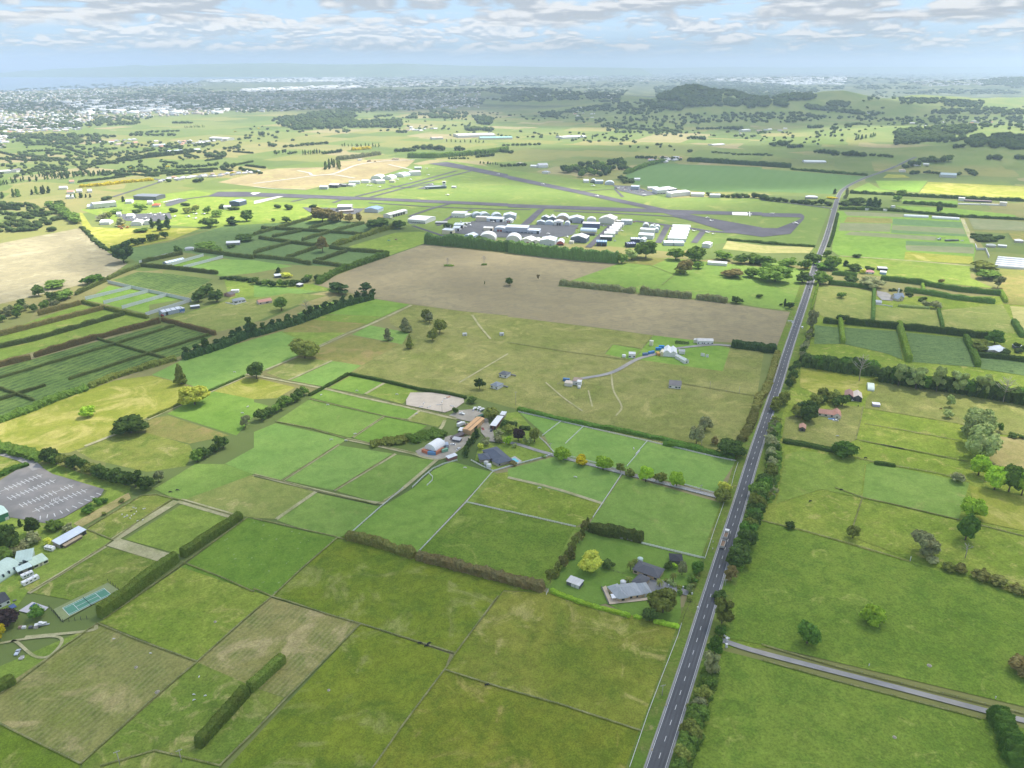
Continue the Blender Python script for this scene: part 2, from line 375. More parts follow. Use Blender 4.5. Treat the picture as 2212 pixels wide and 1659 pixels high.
FIELDS=[
# right of the road, behind to front
(g_right2,'F 1665,820 1735,690 1800,640 2300,640 2330,960 2400,1400 1560,1400'),
# airfield surroundings and middle distance
(g_crop,'A3 1180,90 2212,130 A4 0,140 920,205 800,245 640,320 600,352 0,330 A3 1720,345 1100,280 970,240'),
(g_air,'A1 1250,450 1700,330 A2 0,320 560,320 1000,250 1350,130 1700,70 A3 0,150 650,240 1400,400 1720,390 2212,400 A4 0,405 570,480 450,790 0,760 A3 1880,790 1450,870 700,800 A2 1700,740 1500,700 960,480 0,430'),
(g_straw,'A3 1910,770 2212,810 A4 0,785 440,800 400,850 0,850 A3 1870,840'),
(g_earth,'A1 1900,260 2212,180 A2 0,175 200,140 600,130 760,75 1300,50 1400,72 1330,130 1000,235 560,300 450,328 0,300'),
(g_brownf,'A1 -40,800 690,660 940,870 1110,970 940,1080 720,1150 -40,1330'),
(g_yel,'A1 720,530 800,650 1000,660 1750,660 1500,760 980,860 720,650 690,520'),
(g_mid,'A1 1100,400 1700,330 2212,420 A2 960,480 480,640 0,680 A1 1700,650 1000,600 700,500'),
(g_orch,'A1 1000,850 1480,780 1960,640 A2 470,600 740,590 960,620 1130,670 700,820 1150,870 760,1000 0,960 A1 1520,860 1500,880 1220,970'),
(g_lush2,'A1 1580,1000 1940,930 2212,940 A2 340,990 0,1050 A1 1930,1080'),
(g_lush,'A1 1430,1000 1780,905 1930,910 1600,1005'),
(g_berry,'A1 1060,1090 1200,1040 1500,1060 1850,1105 1620,1240 1470,1220 1150,1160 980,1110'),
(g_lush,'A1 740,1290 950,1160 1650,1270 1300,1327 B1 1300,190 850,90'),
(g_mid,'A1 1950,1100 2212,1120 A2 0,1130 520,1150 700,1200 B2 300,10 0,110 B1 1420,250 2000,60'),
(g_lush2,'A2 0,1140 560,1210 200,1260 0,1260'),
(g_tan,'A2 300,1270 640,1210 740,1240 560,1327 320,1327'),
(g_mid,'A2 790,830 1230,700 1440,690 1620,720 1490,790 1170,900 1140,860 900,840'),
(g_mid,'B1 -100,420 330,230 700,110 1080,180 1380,250 300,520 -100,620'),
(g_berry,'B1 -100,690 850,430 1400,290 1520,300 1850,380 1560,560 1000,760 500,940 -100,1150'),
(g_pale,'B1 1430,250 2000,70 2212,60 B2 300,10 640,30 380,110 0,265 B1 1890,350'),
(g_plough,'A2 1480,800 2212,882 A3 0,885 960,972 430,1165 1910,1315 B4 0,140 245,172 215,330 145,460 0,440 B3 1940,440 1600,420 1270,378 860,320 0,215 B2 2212,205 1800,165 1060,60 A2 520,1150 900,1000 1180,905'),
(g_pad,'A3 950,975 1400,920 2212,1000 A4 0,900 380,1000 330,1100 285,1286 B4 250,160 0,130 A3 1910,1300 460,1150'),
(g_brown,'A3 1000,960 1200,920 1390,930 1260,985'),
(g_meadow,'B2 1370,112 1800,165 2212,208 B3 0,215 1270,378 1940,485 2230,525 2170,900 1990,1430 1760,1400 1000,1260 500,1130 0,1000 B2 1860,900 1440,830 830,715 940,640 1340,400'),
(g_lush,'B3 1270,378 1620,420 1935,490 1870,690 1150,590 1100,570'),
(g_lush,'B3 915,458 1160,495 1080,590 845,540'),
# left middle paddocks
(g_yel,'B1 -60,1170 500,950 1000,770 1320,728 1610,805 1590,980 1300,1090 1030,1180 1020,1235 760,1340 600,1400 -60,1420'),
(g_lush2,'B1 1320,722 1590,590 2212,410 B2 270,335 560,480 370,560 100,680 B1 2130,730 1820,860 1620,800'),
(g_lush,'B1 1620,970 1840,860 2212,930 2212,1010 B2 0,960 130,990 B1 2212,1080 2060,1250 1460,1060'),
(g_yel,'B1 1840,860 2130,750 B2 60,760 360,830 200,925 B1 2212,935'),
(g_brown,'B1 1290,1110 1460,1075 2000,1250 1650,1320 1270,1230'),
(g_rough,'B1 700,1380 1030,1235 1290,1230 1650,1330 C1 1650,0 1680,60 1620,190 1280,240 800,130 620,30'),
(g_lush,'B2 370,190 640,90 1060,62 1370,112 1140,215 600,190'),
(g_mid,'B2 330,320 600,195 1140,215 1000,285 820,270'),
(g_brown,'B2 240,350 480,240 980,275 820,355'),
(g_mid,'B2 240,350 820,355 560,480'),
(g_brown,'B2 840,380 1260,455 1080,560 940,640 380,560'),
(g_lush2,'B2 1010,290 1350,355 1290,455 850,372'),
(g_meadow,'B2 1180,230 1350,130 1560,150 1700,200 1560,300 1350,350 1190,280'),
(g_pale,'B2 370,575 680,600 300,775 105,705'),
(g_lush2,'B2 690,602 935,640 820,715 620,835 310,775'),
(g_lush,'B2 650,835 840,730 1130,785 950,890'),
(g_mid,'B2 970,890 1140,790 1440,850 1290,975'),
(g_lush,'B2 490,920 605,850 1440,1032 1340,1115 1130,1075'),
(g_pad,'B2 190,1130 480,935 1130,1082 840,1270 500,1180'),
(g_lush,'B2 860,1270 1130,1090 1340,1120 1510,1165 1370,1250 1000,1310'),
(g_pale,'B2 1345,1118 1445,1036 1690,1095 1600,1175'),
(g_lush2,'C1 1960,170 2212,30 B2 0,1220 185,1145 820,1282 C2 510,140 225,315 0,262 C1 2212,262'),
(g_pale,'C1 1950,210 2212,270 C2 0,285 540,412 190,650 0,640 C1 2030,615 1600,490'),
(g_pad,'C2 545,425 1100,545 860,765 690,830 195,660'),
(g_lush2,'C2 260,312 525,132 745,10 1215,82 690,400'),
(g_pad,'C2 1235,88 1580,142 1300,380 1100,515 705,402'),
(g_lush,'C2 1385,385 1565,225 1720,150 2070,242 1420,942 860,768 1115,545'),
(g_lush2,'C3 0,215 400,110 985,262 820,515 0,295'),
(g_right2,'C2 1905,500 2080,260 2212,240 C3 0,290 820,520 735,642 590,718 0,588'),
(g_right,'C2 1855,508 2212,592 C3 590,725 330,1200 C2 2212,1205 1425,945'),
(g_pad,'C3 1000,268 1880,518 1710,1000 1130,858 680,745 740,648'),
(g_lush2,'B3 310,1235 100,1050 1800,1438 C3 1985,150 1810,420 405,88 B3 390,1390'),
(g_mid,'C2 1840,515 2060,235 2110,250 1915,515'),(g_mid,'C3 310,1235 325,1190 590,715 680,735 640,830 400,1290'),(g_mid,'E1 1400,300 1620,262 2140,870 1500,730 1250,600'),(g_lawn,'C3 345,1270 680,750 1130,862 1715,1005 1640,1270 1500,1300 D3 1510,250 1160,200 850,60 C3 800,1400 470,1310'),
(g_mid,'E1 1060,720 1500,720 2080,880 1740,1000 1260,1120 1000,960'),
# front of the picture, left of the road
(g_rough,'C1 -60,300 0,-20 150,60 260,150 -60,300'),
(g_mid,'C1 -60,640 560,640 900,450 940,395 1140,420 640,700 760,740 980,830 900,890 240,1290 D1 -60,380'),
(g_tan,'C1 640,690 900,540 1120,420 1140,470 960,580 700,728'),
(g_mid,'C1 350,190 460,160 700,250 1140,370 1130,420 920,400 640,310 460,260'),
(g_rough,'C1 1360,438 1510,480 985,835 750,745 1220,450'),
(g_mid,'C1 1590,520 2030,625 1570,960 1090,830'),
(g_pad,'C1 1340,390 1560,260 1700,170 1960,175 2212,260 1590,490 1510,470'),
(g_rough,'C1 920,890 1420,1030 850,1400 250,1290'),
(g_mid,'C1 0,1230 210,1310 0,1330'),
(g_mid,'F -60,1530 -60,1440 0,1440 205,1352 211,1347'),
(g_right2,'F 215,1345 392,1226 585,1290 426,1430'),
(g_fleck,'F 392,1226 533,1119 725,1163 588,1290'),
(g_olive3,'F 588,1290 727,1164 750,1155 1180,1280 1088,1276 984,1412 779,1349'),
(g_hay,'F 426,1431 585,1292 779,1349 616,1507 560,1490 520,1480'),
(g_rough,'F 178,1650 426,1431 560,1490 614,1508 478,1655 390,1760 160,1760'),
(g_hay2,'F -60,1530 211,1347 426,1431 175,1651'),
(g_olive3,'F -60,1530 175,1651 120,1800 -300,1800 -300,1500'),
(g_olive3,'F 370,1790 779,1349 972,1413 960,1448 700,1800'),
(g_olive,'F 700,1800 960,1448 1386,1580 1330,1800'),
(g_olive2,'F 984,1412 1088,1278 1190,1280 1467,1360 1386,1580 960,1448'),
# right of the road
(g_right,'C4 0,648 250,710 1250,1000 2212,1285 2500,1360 D4 2500,1000 0,405 D3 1880,355 1780,230 C3 1990,1100 2080,850 2200,620'),
(g_right,'D3 1870,470 D4 0,540 1850,1030 2500,1180 2500,1700 D3 1480,1700 1700,1050'),
(g_mid,'C4 120,500 200,90 330,50 930,150 870,175 830,450 500,380'),
(g_pad,'C4 880,170 940,155 1750,325 1660,640 850,445'),
(g_right2,'C4 845,460 1670,650 2212,770 2350,1300 1300,990 760,780'),
(g_yel,'C4 1750,350 2400,480 2400,770 1820,650'),
(g_tan,'B4 1960,1215 2400,1260 2400,1393 C4 2400,270 1900,160'),
(g_yel,'B4 330,620 960,750 1000,800 850,900 480,870 320,800'),
(g_meadow,'B4 880,900 1000,760 2400,960 2400,1230 1960,1200 1650,1110 870,980'),
(g_right2,'B4 820,1110 1690,1265 1700,1393 1500,1393 800,1245'),
(g_meadow,'B4 170,1240 200,1060 690,960 850,970 790,1250 600,1340'),
(g_orch,'B4 445,280 645,300 660,440 440,440'),(g_orch,'B4 690,300 1140,332 1190,575 1050,520 690,440'),
(g_orch,'B4 1195,340 1700,390 1800,635 1245,590'),(g_orch,'B4 1815,545 2300,590 2300,720 1850,650'),
(g_pale,'A4 480,1120 930,1165 B4 930,240 520,215 440,150'),
(g_pale,'B4 960,130 1480,150 1525,300 940,242'),(g_pale,'B4 1500,155 2030,105 2110,245 2130,345 1540,300'),
(g_straw,'B4 2095,120 2400,145 2400,350 2150,330'),
(g_brown,'A4 2005,990 2400,990 B4 2400,130 2040,100 A4 2010,1160'),
(g_mid,'A4 650,880 1200,910 1755,960 1760,1060 1960,1150 1340,1090 1000,1045 560,990'),
(g_lush,'A4 640,495 1690,560 1790,760 1805,830 1780,945 1200,912 650,875 590,830'),
(g_brown,'A4 720,545 1095,560 1105,600 690,592'),(g_teal,'A4 1110,560 1690,592 1700,640 1100,610'),
(g_grey,'A4 1100,615 1700,643 1722,692 1095,655'),(g_grey,'A4 660,597 1090,603 1082,672 650,662'),(g_teal,'A4 1095,657 1722,694 1740,712 1090,680'),
(g_grey,'A4 750,670 1480,712 1460,746 700,697'),(g_grey,'A4 1210,785 1790,802 1790,857 1220,828'),(g_grey,'A4 690,500 1210,522 1190,548 720,535'),
(g_yel,'A4 1210,840 1780,882 1780,945 1200,907'),(g_lush,'A4 590,780 1180,782 1190,907 600,842'),(g_teal,'A4 1215,748 1780,775 1790,800 1215,782'),
(g_grey,'A4 1740,556 2140,580 2300,605 2300,665 1790,652'),(g_brown,'A4 2080,680 2400,665 2400,750 2120,740'),
(g_yel,'A4 1330,342 1400,250 2300,292 2300,400'),(g_lush,'A4 960,240 1400,240 1320,340 1000,310'),(g_pad,'A4 740,330 900,255 1000,312 1130,335'),
(g_lush,'A4 1180,400 1650,410 1650,470 1480,450 1190,430'),(g_lush,'A4 1120,450 1640,475 2140,530 2140,570 1240,490'),(g_yel,'A4 1060,185 1200,190 1250,215 1020,215'),
]
for m,poly in FIELDS: field(poly,m)
# lanes, tracks, worn ground
for poly,w in [('B2 -70,715 90,742 620,842 900,908 1290,992 1500,1042 1770,1108',4.5),('B1 740,1345 1030,1232',3.5),('B1 1285,1112 1600,972',3.5),('B1 1825,875 2140,738',3.5),
 ('B2 105,678 370,568',3),('B2 560,480 820,358 1000,287 1370,114',5),('B2 300,770 680,600',2.5),('C1 2020,625 1560,492',6),('C1 1540,497 985,838',6),('C1 980,852 1500,1010',9),
 ('B2 800,1282 1100,1345 1400,1412 C2 1480,112 1600,128 1700,95 E1 780,790 860,700 910,620',4),('C2 1600,130 1300,385 1160,480 1060,510 540,400 0,265',3),
 ('C2 700,405 1235,85',2.5),('C2 250,320 740,5',2.5),('C2 195,655 540,415',3),('B2 970,890 1135,795',3),('B2 1340,1115 1445,1035',2.5),('B2 860,1270 1130,1088',2.5),
 ('C3 0,290 400,385 830,520',3),('E1 390,560 460,545 520,480 560,390',3),('C1 250,1300 920,892',3),
 ('B3 900,715 920,860 990,1000 940,1080',1.6),('B3 330,790 480,920 650,1040',1.6),('B3 700,860 735,1000',1.4),('B2 1900,200 1960,290 2060,410',2.5),('B2 1790,790 2212,540',2),
 ('A4 660,875 1200,912 1755,960',4),('A4 1690,560 1740,680 1780,770',7),('D1 0,410 230,370 480,350 540,400 430,520 300,520 150,400 100,390',1.6),('D1 220,355 780,300 840,250',2)]:
    track(poly,w)
for poly,w in [('B3 1940,470 1780,462 1480,492 1300,540 1120,590 900,705 620,760',5),('D3 1850,370 1900,395 D4 0,478 960,725 1920,975 2500,1120',3.5)]: track(poly,w,m_gravel,'gravel_drive')
for poly,w in [('E1 2140,895 1900,830 1600,735 1380,700 1230,680 1200,640',4),('C3 390,95 900,225 1790,450 1850,470 1940,480',4.5),('D3 1500,262 1600,280',6),('E2 1380,640 1560,690 1830,770 1940,810',5),('E2 1900,500 2010,490',7)]: track(poly,w,m_gravel,'driveway')
for poly in ['E1 760,250 960,230 1110,290 1060,400 1180,400 1260,560 1290,680 1200,700 1080,560 1080,440 860,400 600,330',
 'E1 560,640 640,610 800,640 920,620 880,720 760,830 600,930 440,960 180,900 130,840 300,760 520,800']: field(poly,mat('yard_dirt',(.36,.325,.265),.14,.1,.95,.1),'yard')
field('E1 -5,100 60,-10 420,-10 640,10 830,70 840,130 700,230 560,280 250,220 0,170',mat('arena_sand',(.52,.45,.36),.07,.15,.95,.1),'sand_arena')
field('C1 -150,420 0,320 230,170 350,195 460,262 910,395 880,450 560,640 390,690 100,640 -150,640',mat('car_park_seal',(.225,.215,.205),.18,.06,.95,.1,c2=(.30,.26,.21),s2=.03),'car_park')
track('C1 -250,40 60,90 240,150 330,220',7,m_gravel,'access_road')
field('E2 1240,600 1400,560 1520,640 1440,700 1300,740',m_gravel,'forecourt')
# ------------------------------------------------------------------ main road, painted lines
ROADS='D3 1100,2100 1290,1491 1470,940 1610,501 1750,42 C3 1800,1208 1870,980 1975,653 2044,427 2163,38 B4 140,755 228,470 385,0 A4 450,960 540,730 610,490 655,352 720,290 800,248 900,205 1000,170 1100,130 1180,95 1230,70 1300,40'
RP=smooth(pts(ROADS),8)
strip('road_verge',RP[:110],24,g_verge,zn())
strip('road_shoulder',RP,9.8,m_gravel,zn())
strip('road',RP,8.2,m_road,zn())
for s in (-2.7,-1.1,1.1,2.7):
    b=MB(); ribbon_mb(b,RP,.75,zn(),off=s); b.obj('road_wear',mat('asphalt_worn',(.085,.086,.092),.16,.05,.8,.3,s2=.9))['kind']='structure'
z=zn(); b=MB()
near=[p for p in RP if p.y<1500]
for s in (-3.7,3.7): ribbon_mb(b,near,.2,z,off=s)
for q,h in along(near,10,2):
    d=Vector((math.cos(h),math.sin(h),0)); ribbon_mb(b,[q-d*1.7,q+d*1.6],.22,z)
o=b.obj('road_markings',m_line); o['kind']='structure'
strip('side_road',"A4 620,478 400,450 200,425 0,405 A3 2212,405 1950,385",7,m_road,zn())
# ------------------------------------------------------------------ airfield pavement
def pave(poly,m=m_runway,name='runway'): return field(poly,m,name)
pave('A1 1800,385 1900,345 2150,345 2212,352 A2 130,356 1000,393 2212,446 A3 0,450 1100,488 1300,496 1700,510 2212,524 A4 0,513 330,518 360,540 355,556 300,550 0,543 A3 2212,552 1650,540 1100,520 0,480 A2 2212,472 1000,416 0,386 A1 2000,390')
pave('A2 1520,100 1680,84 1760,100 2212,192 A3 0,202 650,338 1250,468 1650,555 2212,656 A4 0,640 130,642 290,580 360,545 350,570 240,690 0,716 A3 2212,738 1930,700 1600,600 1250,500 650,368 0,234 A2 2212,228 1830,150')
for poly,w in [('A2 890,385 1400,260 1770,160',9),('A2 1020,390 1480,265 1900,160',9),('A2 1180,290 1350,310 1500,280 1560,270',8),('A2 850,415 500,395 330,430',9),('A2 690,440 800,400 1000,400',8),('A2 1700,450 1550,490 1350,560',9),('A2 1000,440 1580,478 2212,500 A3 0,500 200,500',7),
 ('A2 1600,640 1750,540 1900,500',8),('A3 400,510 900,530 1450,560 1900,655',10),('A2 1380,640 1620,720 1700,740 2212,860',7),('A3 560,610 880,640 1120,600 1640,670 1760,690 1980,700',14),('A3 900,640 700,830',11),('A3 1390,640 1310,790',11),('A3 1700,690 1620,790',11),('A3 650,340 930,320 1000,390',7),('A1 1450,470 1600,410 1900,370',9),('A1 980,390 1300,290 1420,250 1340,230',8)]:
    track(poly,w,m_runway,'taxiway',False)
pave('A3 150,640 100,640 260,500 330,490 200,620',m_runway,'taxiway')
pave('A2 1700,700 1830,640 1900,600 2212,602 A3 0,635 620,632 560,720 450,742 250,740 A2 2212,745 2080,740',m_asph,'apron')
pave('A1 1430,450 1560,400 1640,420 1480,470',m_asph,'apron'); pave('A1 1000,540 1480,530 1500,580 1300,610 1100,600',m_asph,'apron'); pave('A2 1420,320 1530,280 1600,290 1570,320',m_asph,'apron')
pave('A2 420,480 960,490 900,540 480,520',m_asph,'apron'); pave('E6 600,480 900,490 1100,560 1300,600 1050,640 700,560',m_asph,'apron')
z=zn(); b=MB()
for poly in ['A1 2180,358 2212,350 A2 60,352 0,372','A3 1952,522 2085,524 2090,552 1955,548','A3 2100,518 2108,518 2112,560 2102,560','A3 2088,535 2125,536 2125,541 2088,540']:
    P=pts(poly); b.add([(p.x,p.y,z) for p in P],[tuple(range(len(P)))])
o=b.obj('runway_markings',m_line); o['kind']='structure'
for poly,w in [('A2 0,272 300,235 640,195 880,225',8),('A2 380,160 480,180 520,200 700,185 900,110 1150,75 1400,65',8),('A2 1170,105 1380,155',7),('A2 0,300 200,320 450,322',4)]: track(poly,w,m_conc,'site_road')
z=zn()
field('A2 260,385 60,440 A1 2212,452 A2 0,425 210,384',m_conc,'concrete_pad')
# ------------------------------------------------------------------ sea
m_sea=NT('harbour_water'); m_sea.bsdf((.10,.17,.24),.25,.5); m_sea=m_sea.m
sheet('water',[flat('F',*q)+Vector((0,0,3)) for q in [(-900,215),(-60,201),(150,193),(330,186),(420,180),(440,172),(560,170),(980,162),(1000,158),(1300,157),(1300,155),(560,156),(-300,158),(-1200,165)]],m_sea,0)
# ------------------------------------------------------------------ far ranges across the harbour
m_bush=leaf('bush_clad_range',(.045,.075,.03),(.07,.10,.045),.1,.002)
def far_range(name,prof,depth,m):
    "ridge line from picture columns and rows: a solid ridge with slopes either side"
    rows=[]
    for fx,ft,dist in prof:
        u,_=fx-1106,0; dx,dy,dz=ray(fx,ft); k=dist/dy; X,Y,Z=dx*k,dy*k,max(20,HC+dz*k)
        rows.append((X,Y,Z))
    V=[];n=9
    for i,(X,Y,Z) in enumerate(rows):
        for j in range(n):
            s=j/(n-1)*2-1; w=(1-abs(s))**1.1
            z=Z*w*(1+.35*mnoise.noise(Vector((i*.7,j*.9,0)))*(abs(s)>.01)*(1-w)) -5*(1-w)
            V.append((X,Y+s*depth,z))
    F=[(i*n+j,i*n+j+1,(i+1)*n+j+1,(i+1)*n+j) for i in range(len(rows)-1) for j in range(n-1)]
    b=MB(); b.add(V,F,0,True); o=b.obj(name,m); o['kind']='structure'
pr=[]
for x,y in [(-300,160),(-150,158),(-60,157),(20,157),(55,152),(75,154),(110,149),(170,147),(240,144),(290,140),(320,142),(400,139),(480,138),(600,136),(690,139),(760,139),(860,137),(930,139),(1000,142),(1080,143),(1200,145),(1320,146),(1400,147)]:
    pr.append((x,y,21500 if x<900 else 24000))
P2=[]
for (a,b_) in zip(pr,pr[1:]):
    for k in range(5):
        f=k/5; P2.append((a[0]+(b_[0]-a[0])*f,a[1]+(b_[1]-a[1])*f+.5*mnoise.noise(Vector((a[0]*.07+k*.63,1,1))),a[2]+(b_[2]-a[2])*f))
far_range('coastal_hills',P2,2600,m_bush)
far_range('inland_hills',[(1250,149,30000),(1350,147,30000),(1450,147,30000),(1560,145,30000),(1700,146,31000),(1900,144.5,32000),(2100,145,32000),(2300,144,32000),(2500,145,32000)],2500,m_bush)
# ------------------------------------------------------------------ daylight
SUN_AZ,SUN_EL=R(44),R(57)
sv=Vector((math.sin(SUN_AZ)*math.cos(SUN_EL),math.cos(SUN_AZ)*math.cos(SUN_EL),math.sin(SUN_EL)))
L=bpy.data.lights.new('sun','SUN'); L.energy=3.2; L.angle=R(.6); L.color=(1,.95,.86)
so=bpy.data.objects.new('sun',L); COL.objects.link(so); so.rotation_euler=sv.to_track_quat('Z','Y').to_euler(); so.location=(0,0,900)
W=bpy.data.worlds.new('World'); S.world=W; W.use_nodes=True
def build_world():
    T=W.node_tree; T.nodes.clear()
    n=lambda t,**k:(lambda x:([setattr(x,a,b) for a,b in k.items()],x)[1])(T.nodes.new(t))
    l=T.links.new
    def M(op,a,b=None,c=None,clamp=False):
        x=n('ShaderNodeMath',operation=op,use_clamp=clamp)
        for i,q in enumerate((a,b,c)):
            if q is None: continue
            if hasattr(q,'node'): l(q,x.inputs[i])
            else: x.inputs[i].default_value=q
        return x.outputs[0]
    def sm(v,a,b):
        x=n('ShaderNodeMapRange',interpolation_type='SMOOTHSTEP'); l(v,x.inputs[0]); x.inputs[1].default_value=a; x.inputs[2].default_value=b; return x.outputs[0]
    def mix(f,a,b):
        x=n('ShaderNodeMix',data_type='RGBA')
        for i,q in ((0,f),(6,a),(7,b)):
            if hasattr(q,'node'): l(q,x.inputs[i])
            elif i==0: x.inputs[0].default_value=q
            else: x.inputs[i].default_value=(*q,1)
        return x.outputs[2]
    sky=n('ShaderNodeTexSky',sky_type='NISHITA'); sky.sun_disc=False; sky.sun_elevation=SUN_EL; sky.sun_rotation=SUN_AZ; sky.altitude=280; sky.air_density=1.0; sky.dust_density=1.2; sky.ozone_density=1.4
    tc=n('ShaderNodeTexCoord'); s=n('ShaderNodeSeparateXYZ'); l(tc.outputs['Generated'],s.inputs[0])
    az=M('MULTIPLY',M('ARCTAN2',s.outputs[0],s.outputs[1]),57.2958); el=M('MULTIPLY',M('ARCSINE',s.outputs[2]),57.2958)
    def vec(a,b,c=0.0):
        x=n('ShaderNodeCombineXYZ')
        for i,q in enumerate((a,b,c)):
            if hasattr(q,'node'): l(q,x.inputs[i])
            else: x.inputs[i].default_value=q
        return x.outputs[0]
    def noise(v,sc,d=6,r=.55,di=0):
        x=n('ShaderNodeTexNoise'); l(v,x.inputs['Vector']); x.inputs['Scale'].default_value=sc; x.inputs['Detail'].default_value=d; x.inputs['Roughness'].default_value=r; x.inputs['Distortion'].default_value=di; return x.outputs[0]
    # ranks of cumulus: rounded heads, flat shaded bases, smaller and paler towards the horizon
    col=mix(M('ADD',.25,M('MULTIPLY',sm(el,30,7),.67)),sky.outputs[0],SKYW)
    col=mix(M('MULTIPLY',sm(el,2.6,-.2),.85),col,HORIZ)
    for (off,sx,sy,th,wd,e0,e1,top,base,op,dl) in CLOUDS:
        wob=M('MULTIPLY',M('SUBTRACT',noise(vec(M('MULTIPLY',az,sx*.5),el,off+7),1.0,1),.5),1.2)
        def dens(de):
            e=M('ADD',M('ADD',el,de),wob)
            big=noise(vec(M('MULTIPLY',az,sx),M('MULTIPLY',e,sy),off),1.0,3,.5)
            puff=n('ShaderNodeTexVoronoi',feature='F1'); l(vec(M('MULTIPLY',az,sx*3.2),M('MULTIPLY',e,sy*3.2),off),puff.inputs['Vector']); puff.inputs['Scale'].default_value=1
            fine=noise(vec(M('MULTIPLY',az,sx*6),M('MULTIPLY',e,sy*6),off),1.0,3,.6)
            return M('ADD',M('ADD',big,M('MULTIPLY',M('SUBTRACT',.45,puff.outputs[0]),.20)),M('MULTIPLY',M('SUBTRACT',fine,.5),.20))
        d=dens(0.0); up=dens(dl)
        band=M('MULTIPLY',sm(el,e0[0],e0[1]),sm(el,e1[1],e1[0]))
        cov=M('MULTIPLY',sm(M('ADD',d,M('MULTIPLY',band,.12)),th,th+wd),band)
        lit=sm(M('SUBTRACT',d,up),-.06,.13)
        body=mix(lit,base,top)
        col=mix(M('MULTIPLY',cov,op),col,body)
    bg=n('ShaderNodeBackground'); bg.inputs[1].default_value=SKY_STR; l(col,bg.inputs[0])
    o=n('ShaderNodeOutputWorld'); l(bg.outputs[0],o.inputs[0])
SKY_STR=.15
SKYW=(1.0,1.5,2.1); HORIZ=(1.05,1.45,1.82)
#  offset  sx   sy   threshold width  fade-in      fade-out   lit top          shaded base       opacity, shading step
CLOUDS=[(3.1,.42,2.0,.53,.14,(.2,.7),(1.5,2.3),(1.75,1.85,1.95),(1.12,1.4,1.68),.55,.1),
 (11.7,.33,1.15,.525,.11,(.5,1.1),(2.6,3.4),(2.2,2.2,2.2),(1.22,1.42,1.64),.9,.2),
 (27.3,.17,.8,.495,.12,(1.9,2.7),(60,88),(2.1,2.1,2.1),(1.2,1.3,1.42),.92,.3)]
build_world()
# ------------------------------------------------------------------ clouds above the farmland (they shade the fields)
def cloud_mat(name,op):
    t=NT(name); tc=t.n('ShaderNodeTexCoord').outputs['Object']
    sp=t.n('ShaderNodeVectorMath',operation='MULTIPLY'); t.l(tc,sp.inputs[0]); sp.inputs[1].default_value=(1,1,0)
    ln=t.n('ShaderNodeVectorMath',operation='LENGTH'); t.l(sp.outputs[0],ln.inputs[0])
    f=t.math('ADD',ln.outputs['Value'],t.math('MULTIPLY',t.math('SUBTRACT',t.noise(tc,2.6,5,.6),.5),.7))
    a=t.math('MULTIPLY',t.ramp(f,.98,.55),op)
    d=t.n('ShaderNodeBsdfDiffuse'); d.inputs[0].default_value=(.85,.86,.88,1)
    tl=t.n('ShaderNodeBsdfTranslucent'); tl.inputs[0].default_value=(.85,.86,.88,1)
    m=t.n('ShaderNodeMixShader'); m.inputs[0].default_value=.6; t.l(d.outputs[0],m.inputs[1]); t.l(tl.outputs[0],m.inputs[2])
    tr=t.n('ShaderNodeBsdfTransparent'); m2=t.n('ShaderNodeMixShader'); t.l(a,m2.inputs[0]); t.l(tr.outputs[0],m2.inputs[1]); t.l(m.outputs[0],m2.inputs[2])
    t.l(m2.outputs[0],t.out.inputs[0]); return t.m
CM={}
def cloud(X,Y,rx,ry,op,rot=0,h=1500,kind='grey'):
    "cloud whose shadow is centred on the ground point (X,Y)"
    if op not in CM: CM[op]=cloud_mat('cloud_vapour_%d'%int(op*100),op)
    if 'cloud' not in CM:
        b=MB(); n,k=32,10; V=[]
        for j in range(k+1):
            ph=math.pi*j/k
            for i in range(n):
                th=2*math.pi*i/n; x,y,z=math.sin(ph)*math.cos(th),math.sin(ph)*math.sin(th),math.cos(ph)
                w=1+.16*mnoise.noise(Vector((x*2.2,y*2.2,z*2.2)))
                V.append((x*w,y*w,(z*w if z>0 else z*.25)))
        CM['cloud']=(V,[(j*n+i,(j+1)*n+i,(j+1)*n+(i+1)%n,j*n+(i+1)%n) for j in range(k) for i in range(n)])
    V,F=CM['cloud']; b=MB(); b.add(V,F,0,True)
    o=b.obj('cloud',CM[op]); o.location=(X+sv.x/sv.z*(h-0),Y+sv.y/sv.z*(h-0),h); o.scale=(rx,ry,200); o.rotation_euler=(0,0,R(rot))
    tag(o,'broad %s cumulus drifting high above the farmland, shading it'%kind,'cloud','clouds above the farmland'); return o
def cpx(fx,fy,rx,ry,op,rot=0): p=gf(fx,fy); return cloud(p.x,p.y,rx,ry,op,rot)
CLD=[(1150,600,300,170,.26),(640,700,260,150,.3),(1900,690,300,200,.3),(1000,1150,560,420,.2),(600,1600,420,300,.3),(1500,1500,480,340,.3),(1700,900,520,420,.22),(1900,1300,420,420,.2),(900,760,620,420,.25),(200,700,420,260,.32),(1550,640,560,360,.25),(250,1300,330,260,.2),
 (1500,370,900,420,.4),(2000,480,560,420,.35),(650,530,400,260,.5),(1700,330,1300,420,.35),(1150,470,420,300,.3),
 (900,215,3000,2000,.52),(300,228,1700,900,.45),(1600,226,1700,1100,.52),(1250,205,3000,1800,.5),(2100,320,700,700,.4),(700,205,3000,1500,.45)]
for q in CLD: cpx(*q)
# ------------------------------------------------------------------ air
def haze():
    t=NT('haze_air'); v=t.n('ShaderNodeVolumePrincipled'); v.inputs['Color'].default_value=(.46,.575,.755,1); v.inputs['Density'].default_value=HAZE; v.inputs['Anisotropy'].default_value=.25
    t.l(v.outputs[0],t.out.inputs['Volume'])
    b=MB(); b.box(-46000,46000,-1500,72500,-20,460); o=b.obj('haze',t.m); o['kind']='stuff'
HAZE=.88e-4
haze()
